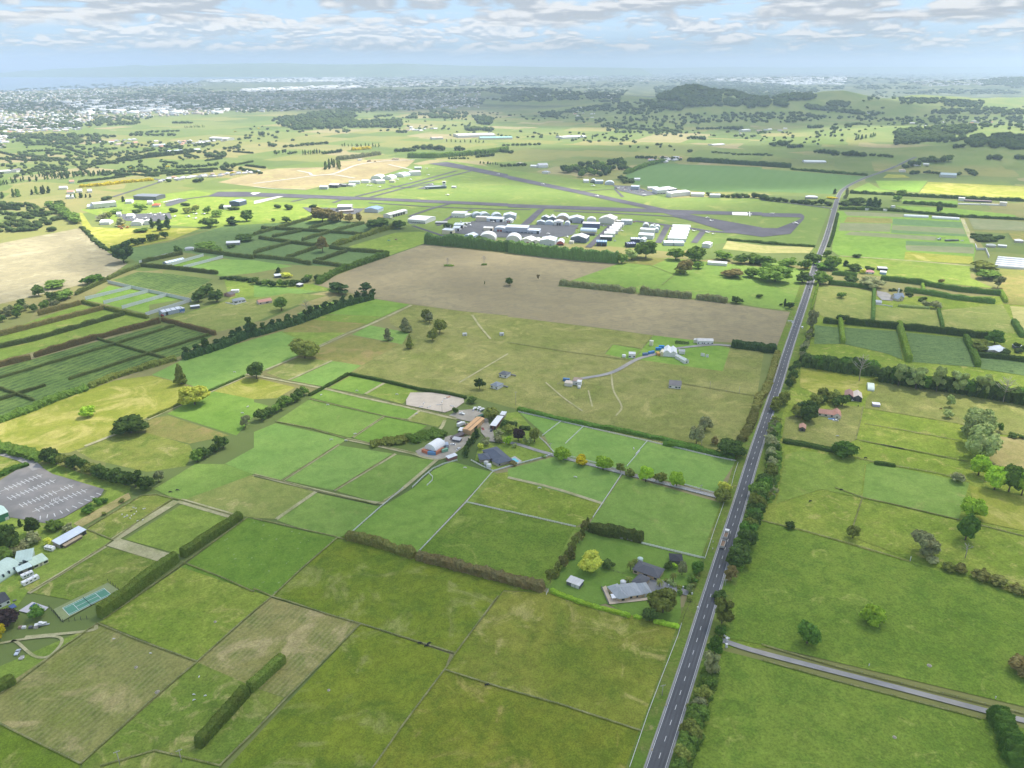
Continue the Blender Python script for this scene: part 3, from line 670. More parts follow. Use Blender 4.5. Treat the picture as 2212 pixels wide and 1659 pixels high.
# ------------------------------------------------------------------ camera and render set-up
cam=bpy.data.cameras.new('camera'); co=bpy.data.objects.new('camera',cam); COL.objects.link(co)
cam.sensor_width=36; cam.lens=36*FPX/2212; cam.clip_start=1; cam.clip_end=120000
co.location=(0,0,HC); co.rotation_euler=(math.pi/2-PITCH,0,0); S.camera=co
S.view_settings.view_transform='Standard'; S.view_settings.look='None'; S.view_settings.gamma=1; S.view_settings.exposure=1.6
S.render.engine='CYCLES'; c=S.cycles
c.max_bounces=6; c.diffuse_bounces=2; c.glossy_bounces=2; c.transmission_bounces=3; c.volume_bounces=1; c.transparent_max_bounces=24; c.sample_clamp_indirect=8
# ------------------------------------------------------------------ foliage
l_dark=leaf('foliage_dark',(.028,.05,.018),(.05,.08,.026)); l_mid=leaf('foliage_mid',(.05,.09,.024),(.085,.135,.036)); l_olive=leaf('foliage_olive',(.065,.085,.026),(.115,.135,.045))
l_pale=leaf('foliage_pale',(.10,.14,.07),(.17,.21,.11)); l_lime=leaf('foliage_lime',(.11,.19,.025),(.18,.27,.04)); l_yel=leaf('foliage_yellow',(.42,.38,.02),(.62,.55,.04),.1,.8,1.1)
l_brown=leaf('foliage_brown',(.075,.068,.035),(.13,.115,.06)); l_grey=leaf('foliage_greygreen',(.085,.10,.065),(.15,.165,.11)); l_purp=leaf('foliage_purple',(.022,.016,.024),(.04,.03,.04))
l_con=leaf('foliage_conifer',(.022,.042,.02),(.038,.065,.03)); l_deep=leaf('foliage_deep',(.035,.075,.018),(.06,.115,.028)); l_sun=leaf('foliage_yellowgreen',(.20,.23,.05),(.30,.33,.08))
l_hfar=leaf('foliage_far',(.04,.07,.03),(.075,.11,.045),.3,.02,1.15)
m_bark=mat('bark',(.16,.13,.10),.25,1.5,.95,.1); m_pale_bark=mat('bare_wood',(.42,.38,.33),.15,2,.9,.1)
def ico(sub):
    b=__import__('bmesh').new(); __import__('bmesh').ops.create_icosphere(b,subdivisions=sub,radius=1)
    V=np.array([v.co[:] for v in b.verts]); F=np.array([[v.index for v in f.verts] for f in b.faces]); b.free(); return V,F
ICO={k:ico(k) for k in (1,2,3)}
def blob(c,r,sub,seed,amp=.28):
    V,F=ICO[sub]
    d=np.array([1+amp*mnoise.noise(Vector((v[0]*1.9+seed,v[1]*1.9,v[2]*1.9)))+amp*.6*mnoise.noise(Vector((v[0]*4.5,v[1]*4.5+seed,v[2]*4.5))) for v in V])
    return V*d[:,None]*np.array(r)+np.array(c),F
def cards(P,N,size,rng):
    "leaf sprays: small quads at P tilted around N"
    n=len(P); t=rng.normal(size=(n,3)); N2=N+.75*rng.normal(size=(n,3)); N2/=np.linalg.norm(N2,axis=1)[:,None]+1e-9
    a=np.cross(N2,t); a/=np.linalg.norm(a,axis=1)[:,None]+1e-9; b=np.cross(N2,a)
    s=size*(.55+.9*rng.random((n,1))); s2=s*(.5+.5*rng.random((n,1)))
    V=np.stack([P-a*s-b*s2*.6,P+a*s*.8-b*s2,P+a*s+b*s2*.7,P-a*s*.7+b*s2],1).reshape(-1,3)
    return V,np.arange(n*4).reshape(n,4)
def lobes_of(kind,rng):
    L=[]
    if kind in('broad','low'):
        n=15
        for i in range(n):
            th=2.4*i+rng.random()*.6; u=(i+.5)/n; rr=.30*math.sqrt(1-(1-u)**2*.55)*(.75+.4*rng.random()); z=.34+.48*(1-u)
            s=.115+.13*rng.random(); z+=.1*(rng.random()-.5); L.append(((rr*math.cos(th),rr*math.sin(th),z),(s*(.9+.3*rng.random()),s,s*(.75+.35*rng.random()))))
        L.append(((.03,0,.48),(.25,.27,.31)))
    elif kind=='shaggy':
        for i in range(13):
            th=2.4*i+rng.random(); z=.3+.6*rng.random(); rr=(.34-.2*abs(z-.55))*(.45+.7*rng.random()); s=.11+.09*rng.random(); L.append(((rr*math.cos(th),rr*math.sin(th),z),(s,s,s*.8)))
        L.append(((.03,-.02,.55),(.17,.17,.3)))
    elif kind=='conifer':
        for i in range(16):
            u=i/15; th=2.4*i; z=.12+.80*u; r=.33*(1-u)**.85+.03; L.append(((r*.55*math.cos(th),r*.55*math.sin(th),z),(r*.72,r*.72,.09)))
        L.append(((0,0,.45),(.2,.2,.42)))
    elif kind=='poplar':
        for i in range(12):
            u=i/11; th=2.4*i; r=.34*math.sin(math.pi*min(.97,.18+.8*u))**.6; L.append(((r*.45*math.cos(th),r*.45*math.sin(th),.14+.78*u),(r*.75,r*.75,.12)))
    elif kind=='pine':
        for i in range(14):
            u=(i+rng.random())/14; th=2.4*i; z=.3+.62*u; rr=(.40-.28*u)*(.5+.6*rng.random()); s=.10+.06*rng.random(); L.append(((rr*math.cos(th),rr*math.sin(th),z),(s*1.3,s*1.3,s*.55)))
        L.append(((0,0,.58),(.14,.14,.3)))
    return L
def crown_arrays(kind,lod,seed):
    rng=np.random.default_rng(seed); Ls=lobes_of(kind,rng); Q=[];T=[];off=0; Vs=[];Fq=[];Ft=[]
    ncard,cs={3:(3000,.031),2:(1000,.05),1:(170,.085),0:(0,.1)}[lod]
    if lod<=1: Ls=[l for i,l in enumerate(Ls) if i%2==0 or i==len(Ls)-1] if lod==1 else [l for i,l in enumerate(Ls) if i%4==0 or i==len(Ls)-1]
    if lod<=1: Ls=[(c,(r[0]*1.15,r[1]*1.15,r[2]*1.15)) for c,r in Ls]
    cen=np.array([l[0] for l in Ls]).mean(0); wt=np.array([l[1][0]*l[1][2] for l in Ls]); wt/=wt.sum()
    for i,(c,r) in enumerate(Ls):
        V,F=blob(c,np.array(r)*(.9 if lod>1 else 1),2 if lod>=2 else 1,seed*3.7+i*1.3); Vs.append(V); Ft.append(F+off); off+=len(V)
    if ncard:
        pick=rng.choice(len(Ls),ncard,p=wt); d=rng.normal(size=(ncard,3)); d/=np.linalg.norm(d,axis=1)[:,None]; d[:,2]=np.where(d[:,2]<-.35,-d[:,2],d[:,2])
        c=np.array([Ls[i][0] for i in pick]); r=np.array([Ls[i][1] for i in pick])
        P=c+d*r*(.92+.22*rng.random((ncard,1))); V,F=cards(P,d,cs,rng); Vs.append(V); Fq.append(F+off); off+=len(V)
    V=np.concatenate(Vs); V[:,2]=np.clip(V[:,2],.02,None)
    return V,np.concatenate(Ft),(np.concatenate(Fq) if Fq else np.zeros((0,4),int))
def poly_mesh(name,V,T,Q,mats):
    me=bpy.data.meshes.new(name); nt,nq=len(T),len(Q)
    me.vertices.add(len(V)); me.vertices.foreach_set('co',np.ascontiguousarray(V,dtype=np.float32).ravel())
    li=np.concatenate([T.ravel(),Q.ravel()]).astype(np.int32); me.loops.add(len(li)); me.loops.foreach_set('vertex_index',li)
    me.polygons.add(nt+nq); st=np.concatenate([np.arange(nt)*3,nt*3+np.arange(nq)*4]).astype(np.int32); me.polygons.foreach_set('loop_start',st)
    for m in mats: me.materials.append(m)
    me.update(calc_edges=True); return me
CR={}
def crown_mesh(kind,lod,m,var):
    k=(kind,lod,m.name,var)
    if k not in CR:
        a=('a',kind,lod,var)
        if a not in CR: CR[a]=crown_arrays(kind,lod,var*17+len(kind)*5+lod)
        CR[k]=poly_mesh('crown',*CR[a],[m])
    return CR[k]
def trunk_mesh(kind):
    k=('t',kind)
    if k not in CR:
        b=MB(); r=.035 if kind in('broad','low') else .026
        top=.8 if kind in('conifer','pine','shaggy','poplar') else .55
        b.tube([(0,0,-.03),(.004,0,.15),(.012,.006,.35),(0,.01,top)],[r*1.35,r,r*.8,r*.25],6)
        for i in range(5):
            th=1.3*i; z=.22+.08*i; e=(.2*math.cos(th),.2*math.sin(th),min(.8,z+.2)); b.tube([(0,0,z),(e[0]*.5,e[1]*.5,z+.08),e],[r*.5,r*.35,r*.12],5)
        CR[k]=b.mesh('trunk',m_bark)
    return CR[k]
KN=dict(broad='broadleaf_tree',low='shrub',shaggy='gum_tree',conifer='conifer_tree',poplar='poplar_tree',pine='pine_tree')
TREES=[]
def tree_at(kind,P,h,w,m,label,group=None,cat=None,name=None):
    "noted now, planted by flush_trees: the largest in view as trees of their own"
    TREES.append((kind,Vector(P),h,w,m,label,group,cat,name))
def flush_trees(most):
    by={}
    for t in TREES: by.setdefault(t[8] or KN[t[0]],[]).append(t)
    for nm,l in by.items():
        l.sort(key=lambda t:-t[2]*t[3]/mpp(t[1])**2)
        for t in l[:most]: plant(*t)
        for t in l[most:]: WD.append((t[1].x,t[1].y,t[1].z,t[3]*1.15,t[2]))
def plant(kind,P,h,w,m,label,group=None,cat=None,name=None):
    px=h/mpp(P)*.46
    lod=3 if px>34 else 2 if px>13 else 1
    me=crown_mesh(kind,lod,m,random.randrange(3)); rz=random.random()*6.28
    cat=cat or ('shrub' if kind=='low' else 'tree'); name=name or KN[kind]
    if px<7:
        k=('far',kind,m.name)
        if k not in CR:
            V,T,Q=crown_arrays(kind,1,5); CR[k]=poly_mesh('tree',V,T,Q,[m])
        o=link(name,CR[k],loc=P,rot=(0,0,rz),sc=(w,w,h)); return tag(o,label,cat,group)
    e=empty(name,P,rz,label,cat,group)
    o=link('crown',me,e,sc=(w,w,h)); 
    if kind!='low' or lod==3: link('trunk',trunk_mesh(kind),e,sc=(w if w<h else h,w if w<h else h,h))
    return e
def tree(kind,reg,x,yb,yt,wpx,m,label,group=None,cat=None,name=None):
    P=G(reg,x,yb); fy=pix(reg,x,yt)[1]; h=zat(P,fy); w=wpx*REG[reg][2]*2212/4032*mpp(P)*1.05
    # the crown's far side also raises its outline: shrink a little
    h=max(.6,h-w*.16)
    return tree_at(kind,P,h,w,m,label,group,cat,name)
ORD='first second third fourth fifth sixth seventh eighth ninth tenth eleventh twelfth thirteenth fourteenth fifteenth sixteenth seventeenth eighteenth nineteenth twentieth twenty-first twenty-second twenty-third twenty-fourth twenty-fifth twenty-sixth twenty-seventh twenty-eighth twenty-ninth thirtieth thirty-first thirty-second thirty-third thirty-fourth thirty-fifth thirty-sixth'.split()
def row(kind,poly,step,h,w,ms,desc,where,group=None,jit=.3,same=False):
    "trees along a line from its near or left end; desc + ordinal + where"
    P=pts(poly); n=0
    for q,_ in along(P,step,step*.3):
        s=1+jit*(random.random()*2-1); k=kind if isinstance(kind,str) else random.choice(kind)
        p=q+Vector((random.uniform(-1,1),random.uniform(-1,1),0))*w*.12
        p.z=hz(p.x,p.y)
        lb=f'{desc} {where}' if same or n>=len(ORD) else f'{desc}, {ORD[n]} {where}'
        tree_at(k,p,h*s,w*(.85+.3*random.random())*(.6+.4*s),random.choice(ms) if isinstance(ms,(list,tuple)) else ms,lb,group or ('trees '+where if same else None)); n+=1
def inside(p,Q):
    c=False
    for a,b in zip(Q,Q[1:]+Q[:1]):
        if (a.y>p.y)!=(b.y>p.y) and p.x<(b.x-a.x)*(p.y-a.y)/(b.y-a.y+1e-9)+a.x: c=not c
    return c
def grove(kind,poly,n,h,w,ms,label,group,jit=.25):
    Q=pts(poly); xs=[p.x for p in Q]; ys=[p.y for p in Q]; got=[];tries=0
    while len(got)<n and tries<n*60:
        tries+=1; p=Vector((random.uniform(min(xs),max(xs)),random.uniform(min(ys),max(ys)),0))
        if inside(p,Q) and all((p-g).length>w*.55 for g in got): got.append(p)
    for p in got:
        p.z=hz(p.x,p.y); s=1+jit*(random.random()*2-1); k=kind if isinstance(kind,str) else random.choice(kind)
        tree_at(k,p,h*s,w*s,random.choice(ms) if isinstance(ms,(list,tuple)) else ms,label,group)
def hedge(label,poly,h,w,m,name='clipped_hedge',rough=.12,group=None,base=0.0,cat='hedge'):
    "hedge or shelterbelt: one continuous body with leaf sprays over its faces"
    P=pts(poly) if isinstance(poly,str) else poly; h*=1.2
    d0=min(p.length for p in P); mp=d0/FPX; ds=max(1.0,mp*2.4); cs=max(.22,mp*.62)
    Ls=sum((b-a).length for a,b in zip(P,P[1:])); Q=along(P,max(ds,Ls/400),0)
    if (Q[-1][0]-P[-1]).length>ds*.3: Q.append((P[-1],Q[-1][1]))
    sec=[(-.5,base),(-.52,base+(1-base)*.5),(-.46,.9),(-.2,1),(.2,1),(.46,.9),(.52,base+(1-base)*.5),(.5,base)]
    V=[];n=len(sec); sd=random.random()*99
    for i,(p,hd) in enumerate(Q):
        s=Vector((math.sin(hd),-math.cos(hd),0)); gz=hz(p.x,p.y)
        e=.72 if i in(0,len(Q)-1) else 1
        big=1+(rough*1.5+.05)*mnoise.noise(Vector((p.x*.09+sd,p.y*.09,0)))+.1*mnoise.noise(Vector((p.x*.03,p.y*.03+sd,1)))
        for a,z in sec:
            k=mnoise.noise(Vector((p.x*.5+sd,p.y*.5+a*5,z*3)))*rough*2.2
            q=p+s*(a*w*e*(1+k)); V.append((q.x,q.y,gz+z*h*e*(big+k*.5)-.1))
    F=[(i*n+j,i*n+j+1,(i+1)*n+j+1,(i+1)*n+j) for i in range(len(Q)-1) for j in range(n-1)]
    F+=[tuple(range(n)),tuple((len(Q)-1)*n+j for j in range(n))[::-1]]
    V=np.array(V); Fq=np.array([f for f in F if len(f)==4])
    A,B,C_,D=(V[Fq[:,i]] for i in range(4)); nr=np.cross(C_-A,D-B); ar=np.linalg.norm(nr,axis=1)/2+1e-9; nr=nr/(2*ar[:,None])
    cnt=min(9000,int(ar.sum()/(cs*cs*2.6)))
    pk=RNG.choice(len(Fq),cnt,p=ar/ar.sum()); u=RNG.random((cnt,1)); v=RNG.random((cnt,1))
    pt=(A[pk]*(1-u)+B[pk]*u)*(1-v)+(D[pk]*(1-u)+C_[pk]*u)*v
    nn=nr[pk]; pt=pt+nn*(RNG.random((cnt,1))*cs*.9)*np.sign((nn*(pt-np.array(P[0])*0)).sum(1,keepdims=True)*0+1)
    CV,CF=cards(pt,nn,cs,RNG)
    me=bpy.data.meshes.new('hedge'); allF=[tuple(f) for f in F]+[tuple(f) for f in (CF+len(V))]
    me.from_pydata(np.concatenate([V,CV]).tolist(),[],allF); me.materials.append(m); me.update()
    o=link(name,me); tag(o,label,cat,group); return o
def dead_tree(reg,x,yb,yt,label,name='dead_tree',n=13,spread=.33):
    P=G(reg,x,yb); h=zat(P,pix(reg,x,yt)[1]); e=empty(name,P,random.random()*6,label,'tree')
    b=MB(); r=max(.018*h,.3); b.tube([(0,0,-.3),(.02*h,0,.4*h),(-.01*h,.02*h,.75*h),(.03*h,0,h)],[r,r*.8,r*.55,r*.15],6); b.obj('trunk',m_pale_bark,e)
    b=MB()
    for i in range(n):
        th=2.4*i; z=h*(.42+.5*i/n); L=h*spread*(1.1-.6*i/n); m1=Vector((.5*L*math.cos(th),.5*L*math.sin(th),z+L*.3)); e1=Vector((L*math.cos(th),L*math.sin(th),z+L*.75))
        b.tube([(0,0,z),m1,e1],[r*.5,r*.4,r*.15],5)
        for k in(-1,1):
            a=th+k*.7; b.tube([m1,m1+Vector((.45*L*math.cos(a),.45*L*math.sin(a),.4*L))],[r*.3,r*.12],4)
    b.obj('branches',m_pale_bark,e); return e
def palm(reg,x,yb,yt,label):
    P=G(reg,x,yb); h=zat(P,pix(reg,x,yt)[1])*.85; e=empty('palm_tree',P,0,label,'palm')
    b=MB(); b.tube([(0,0,-.2),(.1,0,h*.5),(0,.1,h)],[.28,.22,.2],6); b.obj('trunk',m_bark,e)
    b=MB()
    for i in range(15):
        th=i*2.4; L=2.4+.5*random.random(); up=.9-.09*i
        c=[Vector((r*L*math.cos(th),r*L*math.sin(th),h+L*(up*r-1.05*r*r))) for r in(0,.35,.7,1)]
        s=Vector((-math.sin(th),math.cos(th),0))
        v=[q+s*k for q,wd in zip(c,(.12,.42,.36,.05)) for k in(-wd,wd)]
        b.add(v,[(j*2,j*2+1,j*2+3,j*2+2) for j in range(3)])
    b.obj('fronds',l_olive,e)
# ------------------------------------------------------------------ fences
def rail_fence(label,poly,step=4.0,rails=(.45,.85,1.25),m=None,posts=True,name='rail_fence',th=.13,group=None):
    m=m or m_white; P=pts(poly) if isinstance(poly,str) else poly; e=empty(name,P[0],0,label,'fence',group); o0=P[0]
    Q=[q for q,_ in along(P,step,0)]+[P[-1]]
    for z in rails:
        b=MB()
        for a,c in zip(P,P[1:]):
            b.bar(a-o0+Vector((0,0,z)),c-o0+Vector((0,0,z)),th*.8,th*1.3)
        b.obj('rail',m,e)
    pm=None
    for q in Q[:99]:
        if pm is None: b=MB(); b.box(-.1,.1,-.1,.1,-.2,rails[-1]+.2); pm=b.mesh('post',m)
        link('post',pm,e,q-o0)
def wire_fence(label,poly,step=5,m=None,h=1.15,group=None,rank=True,w=1.0):
    m=m or mat('weathered_post',(.30,.28,.24),.15,1,.9); P=pts(poly) if isinstance(poly,str) else poly
    if rank: strip('fence_line_grass',P,w,g_rank,zn())
    b=MB()
    for z in (.35,.7,1.08):
        for a,c in zip(P,P[1:]): b.bar(a+Vector((0,0,z)),c+Vector((0,0,z)),.035)
    for q,_ in along(P,step,0): b.box(q.x-.08,q.x+.08,q.y-.08,q.y+.08,-.2,h)
    o=b.obj('wire_fence',m); tag(o,label,'fence',group)
def pole(reg,x,yb,yt,label,arm=True,m=None,cat='power pole',name='power_pole'):
    P=G(reg,x,yb); h=max(5,zat(P,pix(reg,x,yt)[1])); e=empty(name,P,random.random()*.5-.25+R(20),label,cat)
    b=MB(); b.tube([(0,0,-.5),(0,0,h)],[.2,.13],6); b.obj('pole',m or mat('pole_wood',(.42,.39,.34),.1,1,.9),e)
    if arm:
        b=MB(); b.box(-1.3,1.3,-.08,.08,h-.7,h-.5)
        b.obj('crossarm',m or MATS['pole_wood'],e)
        for x_ in(-1.15,-.45,.45,1.15):
            b=MB(); b.tube([(x_,0,h-.5),(x_,0,h-.25)],[.06,.05],5); b.obj('insulator',m_white,e)
# ------------------------------------------------------------------ buildings
m_glass=NT('window_glass'); m_glass.bsdf((.03,.04,.05),.12,.6); m_glass=m_glass.m
m_door=mat('dark_doorway',(.06,.06,.065),.2,1,.7)
def col_m(c): return c if not isinstance(c,tuple) else mat('paint_%d_%d_%d'%tuple(int(x*100) for x in c),c,.06,.3,.6,.3)
def roof_m(c,sky=None): return c if not isinstance(c,tuple) else ribbed('roofing_%d_%d_%d%s'%(*[int(x*100) for x in c],'_s' if sky else ''),c,1.6,.07,sky)
def prof(kind,a0,a1,h,rise,o=.35,th=.16):
    if kind=='gable':
        m=(a0+a1)/2; return [(a0-o,h-o*rise/(m-a0)),(m,h+rise),(a1+o,h-o*rise/(m-a0)),(a1+o,h-o*rise/(m-a0)+th),(m,h+rise+th),(a0-o,h-o*rise/(m-a0)+th)]
    if kind=='mono': return [(a0-o,h),(a1+o,h+rise),(a1+o,h+rise+th),(a0-o,h+th)]
    if kind=='flat': return [(a0-.15,h),(a1+.15,h),(a1+.15,h+.35),(a0-.15,h+.35)]
    if kind=='arch':
        n=12; c=(a0+a1)/2; r=(a1-a0)/2+o*.5
        up=[(c-r*math.cos(math.pi*i/n),h+rise*math.sin(math.pi*i/n)) for i in range(n+1)]
        dn=[(c-(r-.15)*math.cos(math.pi*i/n),h+(rise-.15)*math.sin(math.pi*i/n)) for i in range(n+1)]
        return up+dn[::-1]
def shell(e,L,D,h,roof='gable',ridge='x',rise=1.6,wall=(.7,.7,.68),rf=(.5,.5,.5),front='',sky=None,side='',names=('wall','roof')):
    wm,rm=col_m(wall),roof_m(rf,sky)
    b=MB()
    if roof in('gable','arch','mono') :
        a1=L if ridge=='y' else D
        if roof=='gable': top=[(a1,h),(a1/2,h+rise),(0,h)]
        elif roof=='mono': top=[(a1,h+rise),(0,h)]
        else: top=[(a1/2+a1/2*math.cos(math.pi*i/12),h+(rise-.16)*math.sin(math.pi*i/12)) for i in range(13)]
        p=[(0,-.3),(a1,-.3)]+top
        b.prism(p,0,D if ridge=='y' else L,'y' if ridge=='y' else 'x')
    else: b.box(0,L,0,D,-.3,h)
    b.obj(names[0],wm,e)
    b=MB()
    if roof=='hip':
        o=.55; s=min(L,D)/2; x0,x1,y0,y1=-o,L+o,-o,D+o
        if L>=D: r0,r1=(s,D/2),(L-s,D/2)
        else: r0,r1=(L/2,s),(L/2,D-s)
        v=[(x0,y0,h),(x1,y0,h),(x1,y1,h),(x0,y1,h),(x0,y0,h+.2),(x1,y0,h+.2),(x1,y1,h+.2),(x0,y1,h+.2),(*r0,h+rise),(*r1,h+rise)]
        f=[(3,2,1,0),(0,1,5,4),(1,2,6,5),(2,3,7,6),(3,0,4,7)]
        f+=[(4,5,9,8),(5,6,9),(6,7,8,9),(7,4,8)] if L>=D else [(4,5,8),(5,6,9,8),(6,7,9),(7,4,8,9)]
        b.add(v,f)
    elif ridge=='y': b.prism(prof(roof,0,L,h,rise),-.3 if roof!='arch' else .02,D+.3,'y',0)
    else: b.prism(prof(roof,0,D,h,rise),-.3 if roof!='arch' else .02,L+.3,'x',0)
    b.obj(names[1],rm,e)
    def openings(s,length,depth_axis,at,sgn):
        k=len(s)
        for i,ch in enumerate(s):
            if ch in '. ': continue
            c=length*(i+.5)/k; cw=length/k
            if ch=='D': w_,z0,z1,nm,mm=min(cw*.86,10),0,min(h*.86,5),'door',m_door
            elif ch=='d': w_,z0,z1,nm,mm=min(1.1,cw*.7),0,2.1,'door',col_m((.30,.28,.25))
            elif ch=='R': w_,z0,z1,nm,mm=min(cw*.86,8),0,min(h*.8,4),'door',col_m((.35,.09,.07))
            elif ch=='G': w_,z0,z1,nm,mm=min(cw*.86,5),0,2.4,'door',col_m((.62,.62,.6))
            elif ch=='W': w_,z0,z1,nm,mm=cw*.8,.9,2.2,'window',m_glass
            else: w_,z0,z1,nm,mm=min(1.8,cw*.62),1.0,2.2,'window',m_glass
            z1=min(z1,h-.15); b=MB()
            y0,y1=sorted((at-sgn*.03,at+sgn*.07))
            if depth_axis=='y': b.box(c-w_/2,c+w_/2,y0,y1,z0,z1)
            else: b.box(y0,y1,c-w_/2,c+w_/2,z0,z1)
            b.obj(nm,mm,e)
    if front: openings(front,L,'y',0,-1)
    if side: openings(side,D,'x',L if side[0]!='<' else 0,1 if side[0]!='<' else -1)
def frame(reg,x1,y1,x2,y2,name,label,cat='building',group=None):
    "base of a thing whose near lower edge runs between two picture points"
    A,B=G(reg,x1,y1),G(reg,x2,y2); d=B-A; d.z=0
    e=empty(name,A,math.atan2(d.y,d.x),label,cat,group); return e,d.length
def bld(name,label,reg,x1,y1,x2,y2,D,h,cat='building',group=None,**k):
    e,L=frame(reg,x1,y1,x2,y2,name,label,cat,group); shell(e,L,D,h,**k); return e,L
def bldc(name,label,P,rz,L,D,h,cat='building',group=None,**k):
    e=empty(name,P,rz,label,cat,group); shell(e,L,D,h,**k); return e
# ------------------------------------------------------------------ vehicles, containers, aircraft, animals
m_tyre=mat('tyre',(.03,.03,.03),.1,3,.9); m_red=col_m((.45,.06,.04))
def wheel_mesh(r=.34,w=.22):
    k=('wheel',r)
    if k not in CR:
        b=MB(); b.prism([(r*math.cos(a*math.pi/6),r*math.sin(a*math.pi/6)) for a in range(12)],-w/2,w/2,'y'); CR[k]=b.mesh('wheel',m_tyre)
    return CR[k]
def car(P,rz,c,label,van=False,group=None,name=None,detail=True,ute=False):
    nm=name or ('white_van' if van else 'parked_car')
    k=('car',c,van,ute)
    if k not in CR:
        b=MB(); L,Wd=(5.2,1.9) if van else (4.5,1.8)
        p=[(-L/2,.35),(L/2,.35),(L/2,.75),(L*.42,1.0),(L*.28,1.05 if not van else 1.9),(-L*.46,1.05 if not van else 2.1),(-L/2,.9)]
        b.prism(p,-Wd/2,Wd/2,'y'); CR[k]=b.mesh('body',mat('car_paint_%d_%d_%d'%tuple(int(x*100) for x in c),c,.02,1,.25,.6))
        b=MB()
        if van: b.prism([(L*.29,1.25),(L*.36,1.25),(L*.30,1.75)],-Wd*.46,Wd*.46,'y')
        else: b.prism([(L*.26,1.05),(L*.10,1.48),(-L*.26 if not ute else L*-.02,1.5),(-L*.40 if not ute else -L*.06,1.05)],-Wd*.43,Wd*.43,'y')
        CR[k+('g',)]=b.mesh('cabin',m_glass)
        b=MB(); b.prism([(L*.1,1.45),(L*.08,1.52),(-L*.25,1.54),(-L*.26,1.48)] if not ute else [(L*.1,1.45),(L*.08,1.52),(-L*.0,1.54),(-L*.02,1.48)],-Wd*.44,Wd*.44,'y'); CR[k+('r',)]=b.mesh('roof',CR[k].materials[0])
    e=empty(nm,P,rz,label,'van' if van else 'car',group)
    link('body',CR[k],e); link('cabin',CR[k+('g',)],e)
    if not van: link('roof',CR[k+('r',)],e)
    if detail:
        for sx in(-1.4,1.4):
            for sy in(-.82,.82): link('wheel',wheel_mesh(),e,(sx,sy,.34))
    return e
def carpx(reg,x,y,deg,c,label,**k): return car(G(reg,x,y),R(deg),c,label,**k)
def container(reg,x1,y1,x2,y2,c,label,D=2.5,h=2.7,name='shipping_container'):
    e,L=frame(reg,x1,y1,x2,y2,name,label,'container'); m=ribbed('container_%d_%d_%d'%tuple(int(x*100) for x in c),c,.6,.08)
    b=MB(); b.box(0,L,0,D,0,h); b.obj('body',m,e)
    b=MB(); b.box(L,L+.06,.1,D-.1,.15,h-.15); b.obj('door',m,e)
    b=MB(); b.box(-.04,L+.04,-.04,D+.04,h,h+.1); b.obj('roof',m,e); return e
def plane_parts():
    if 'plane' in CR: return
    b=MB(); b.tube([(3.2,0,1.1),(2.9,0,1.15),(1.2,0,1.25),(-.8,0,1.3),(-3.6,0,1.35)],[.18,.42,.58,.5,.14],8); CR['plane']=b.mesh('fuselage',m_white)
    b=MB(); b.box(.2,1.7,-5.2,5.2,1.75,1.92); CR['wing']=b.mesh('wing',m_white)
    b=MB(); b.box(-3.7,-2.9,-1.7,1.7,1.36,1.46); CR['tailp']=b.mesh('tailplane',m_white)
    b=MB(); b.prism([(-3.8,1.4),(-2.6,1.4),(-3.3,2.6),(-3.9,2.6)],-.06,.06,'y'); CR['fin']=b.mesh('tail_fin',m_white)
    b=MB(); b.prism([(1.9,1.55),(1.5,1.9),(.4,1.9),(.2,1.55)],-.45,.45,'y'); CR['canopy']=b.mesh('cockpit_window',m_glass)
def aeroplane(reg,x,y,deg,label,s=1.0,group=None):
    plane_parts(); e=empty('light_aircraft',G(reg,x,y),R(deg),label,'aeroplane',group); e.scale=(s,s,s)
    for k,n in(('plane','fuselage'),('wing','wing'),('tailp','tailplane'),('fin','tail_fin'),('canopy','cockpit_window')): link(n,CR[k],e)
    b=('gear',)
    if b not in CR:
        q=MB(); 
        q.tube([(1,0,1.0),(1,1.1,.2)],[.06,.06],4); q.tube([(1,0,1.0),(1,-1.1,.2)],[.06,.06],4); q.tube([(2.6,0,1.0),(2.6,0,.2)],[.06,.06],4)
        CR[b]=q.mesh('undercarriage',m_tyre)
    link('undercarriage',CR[b],e)
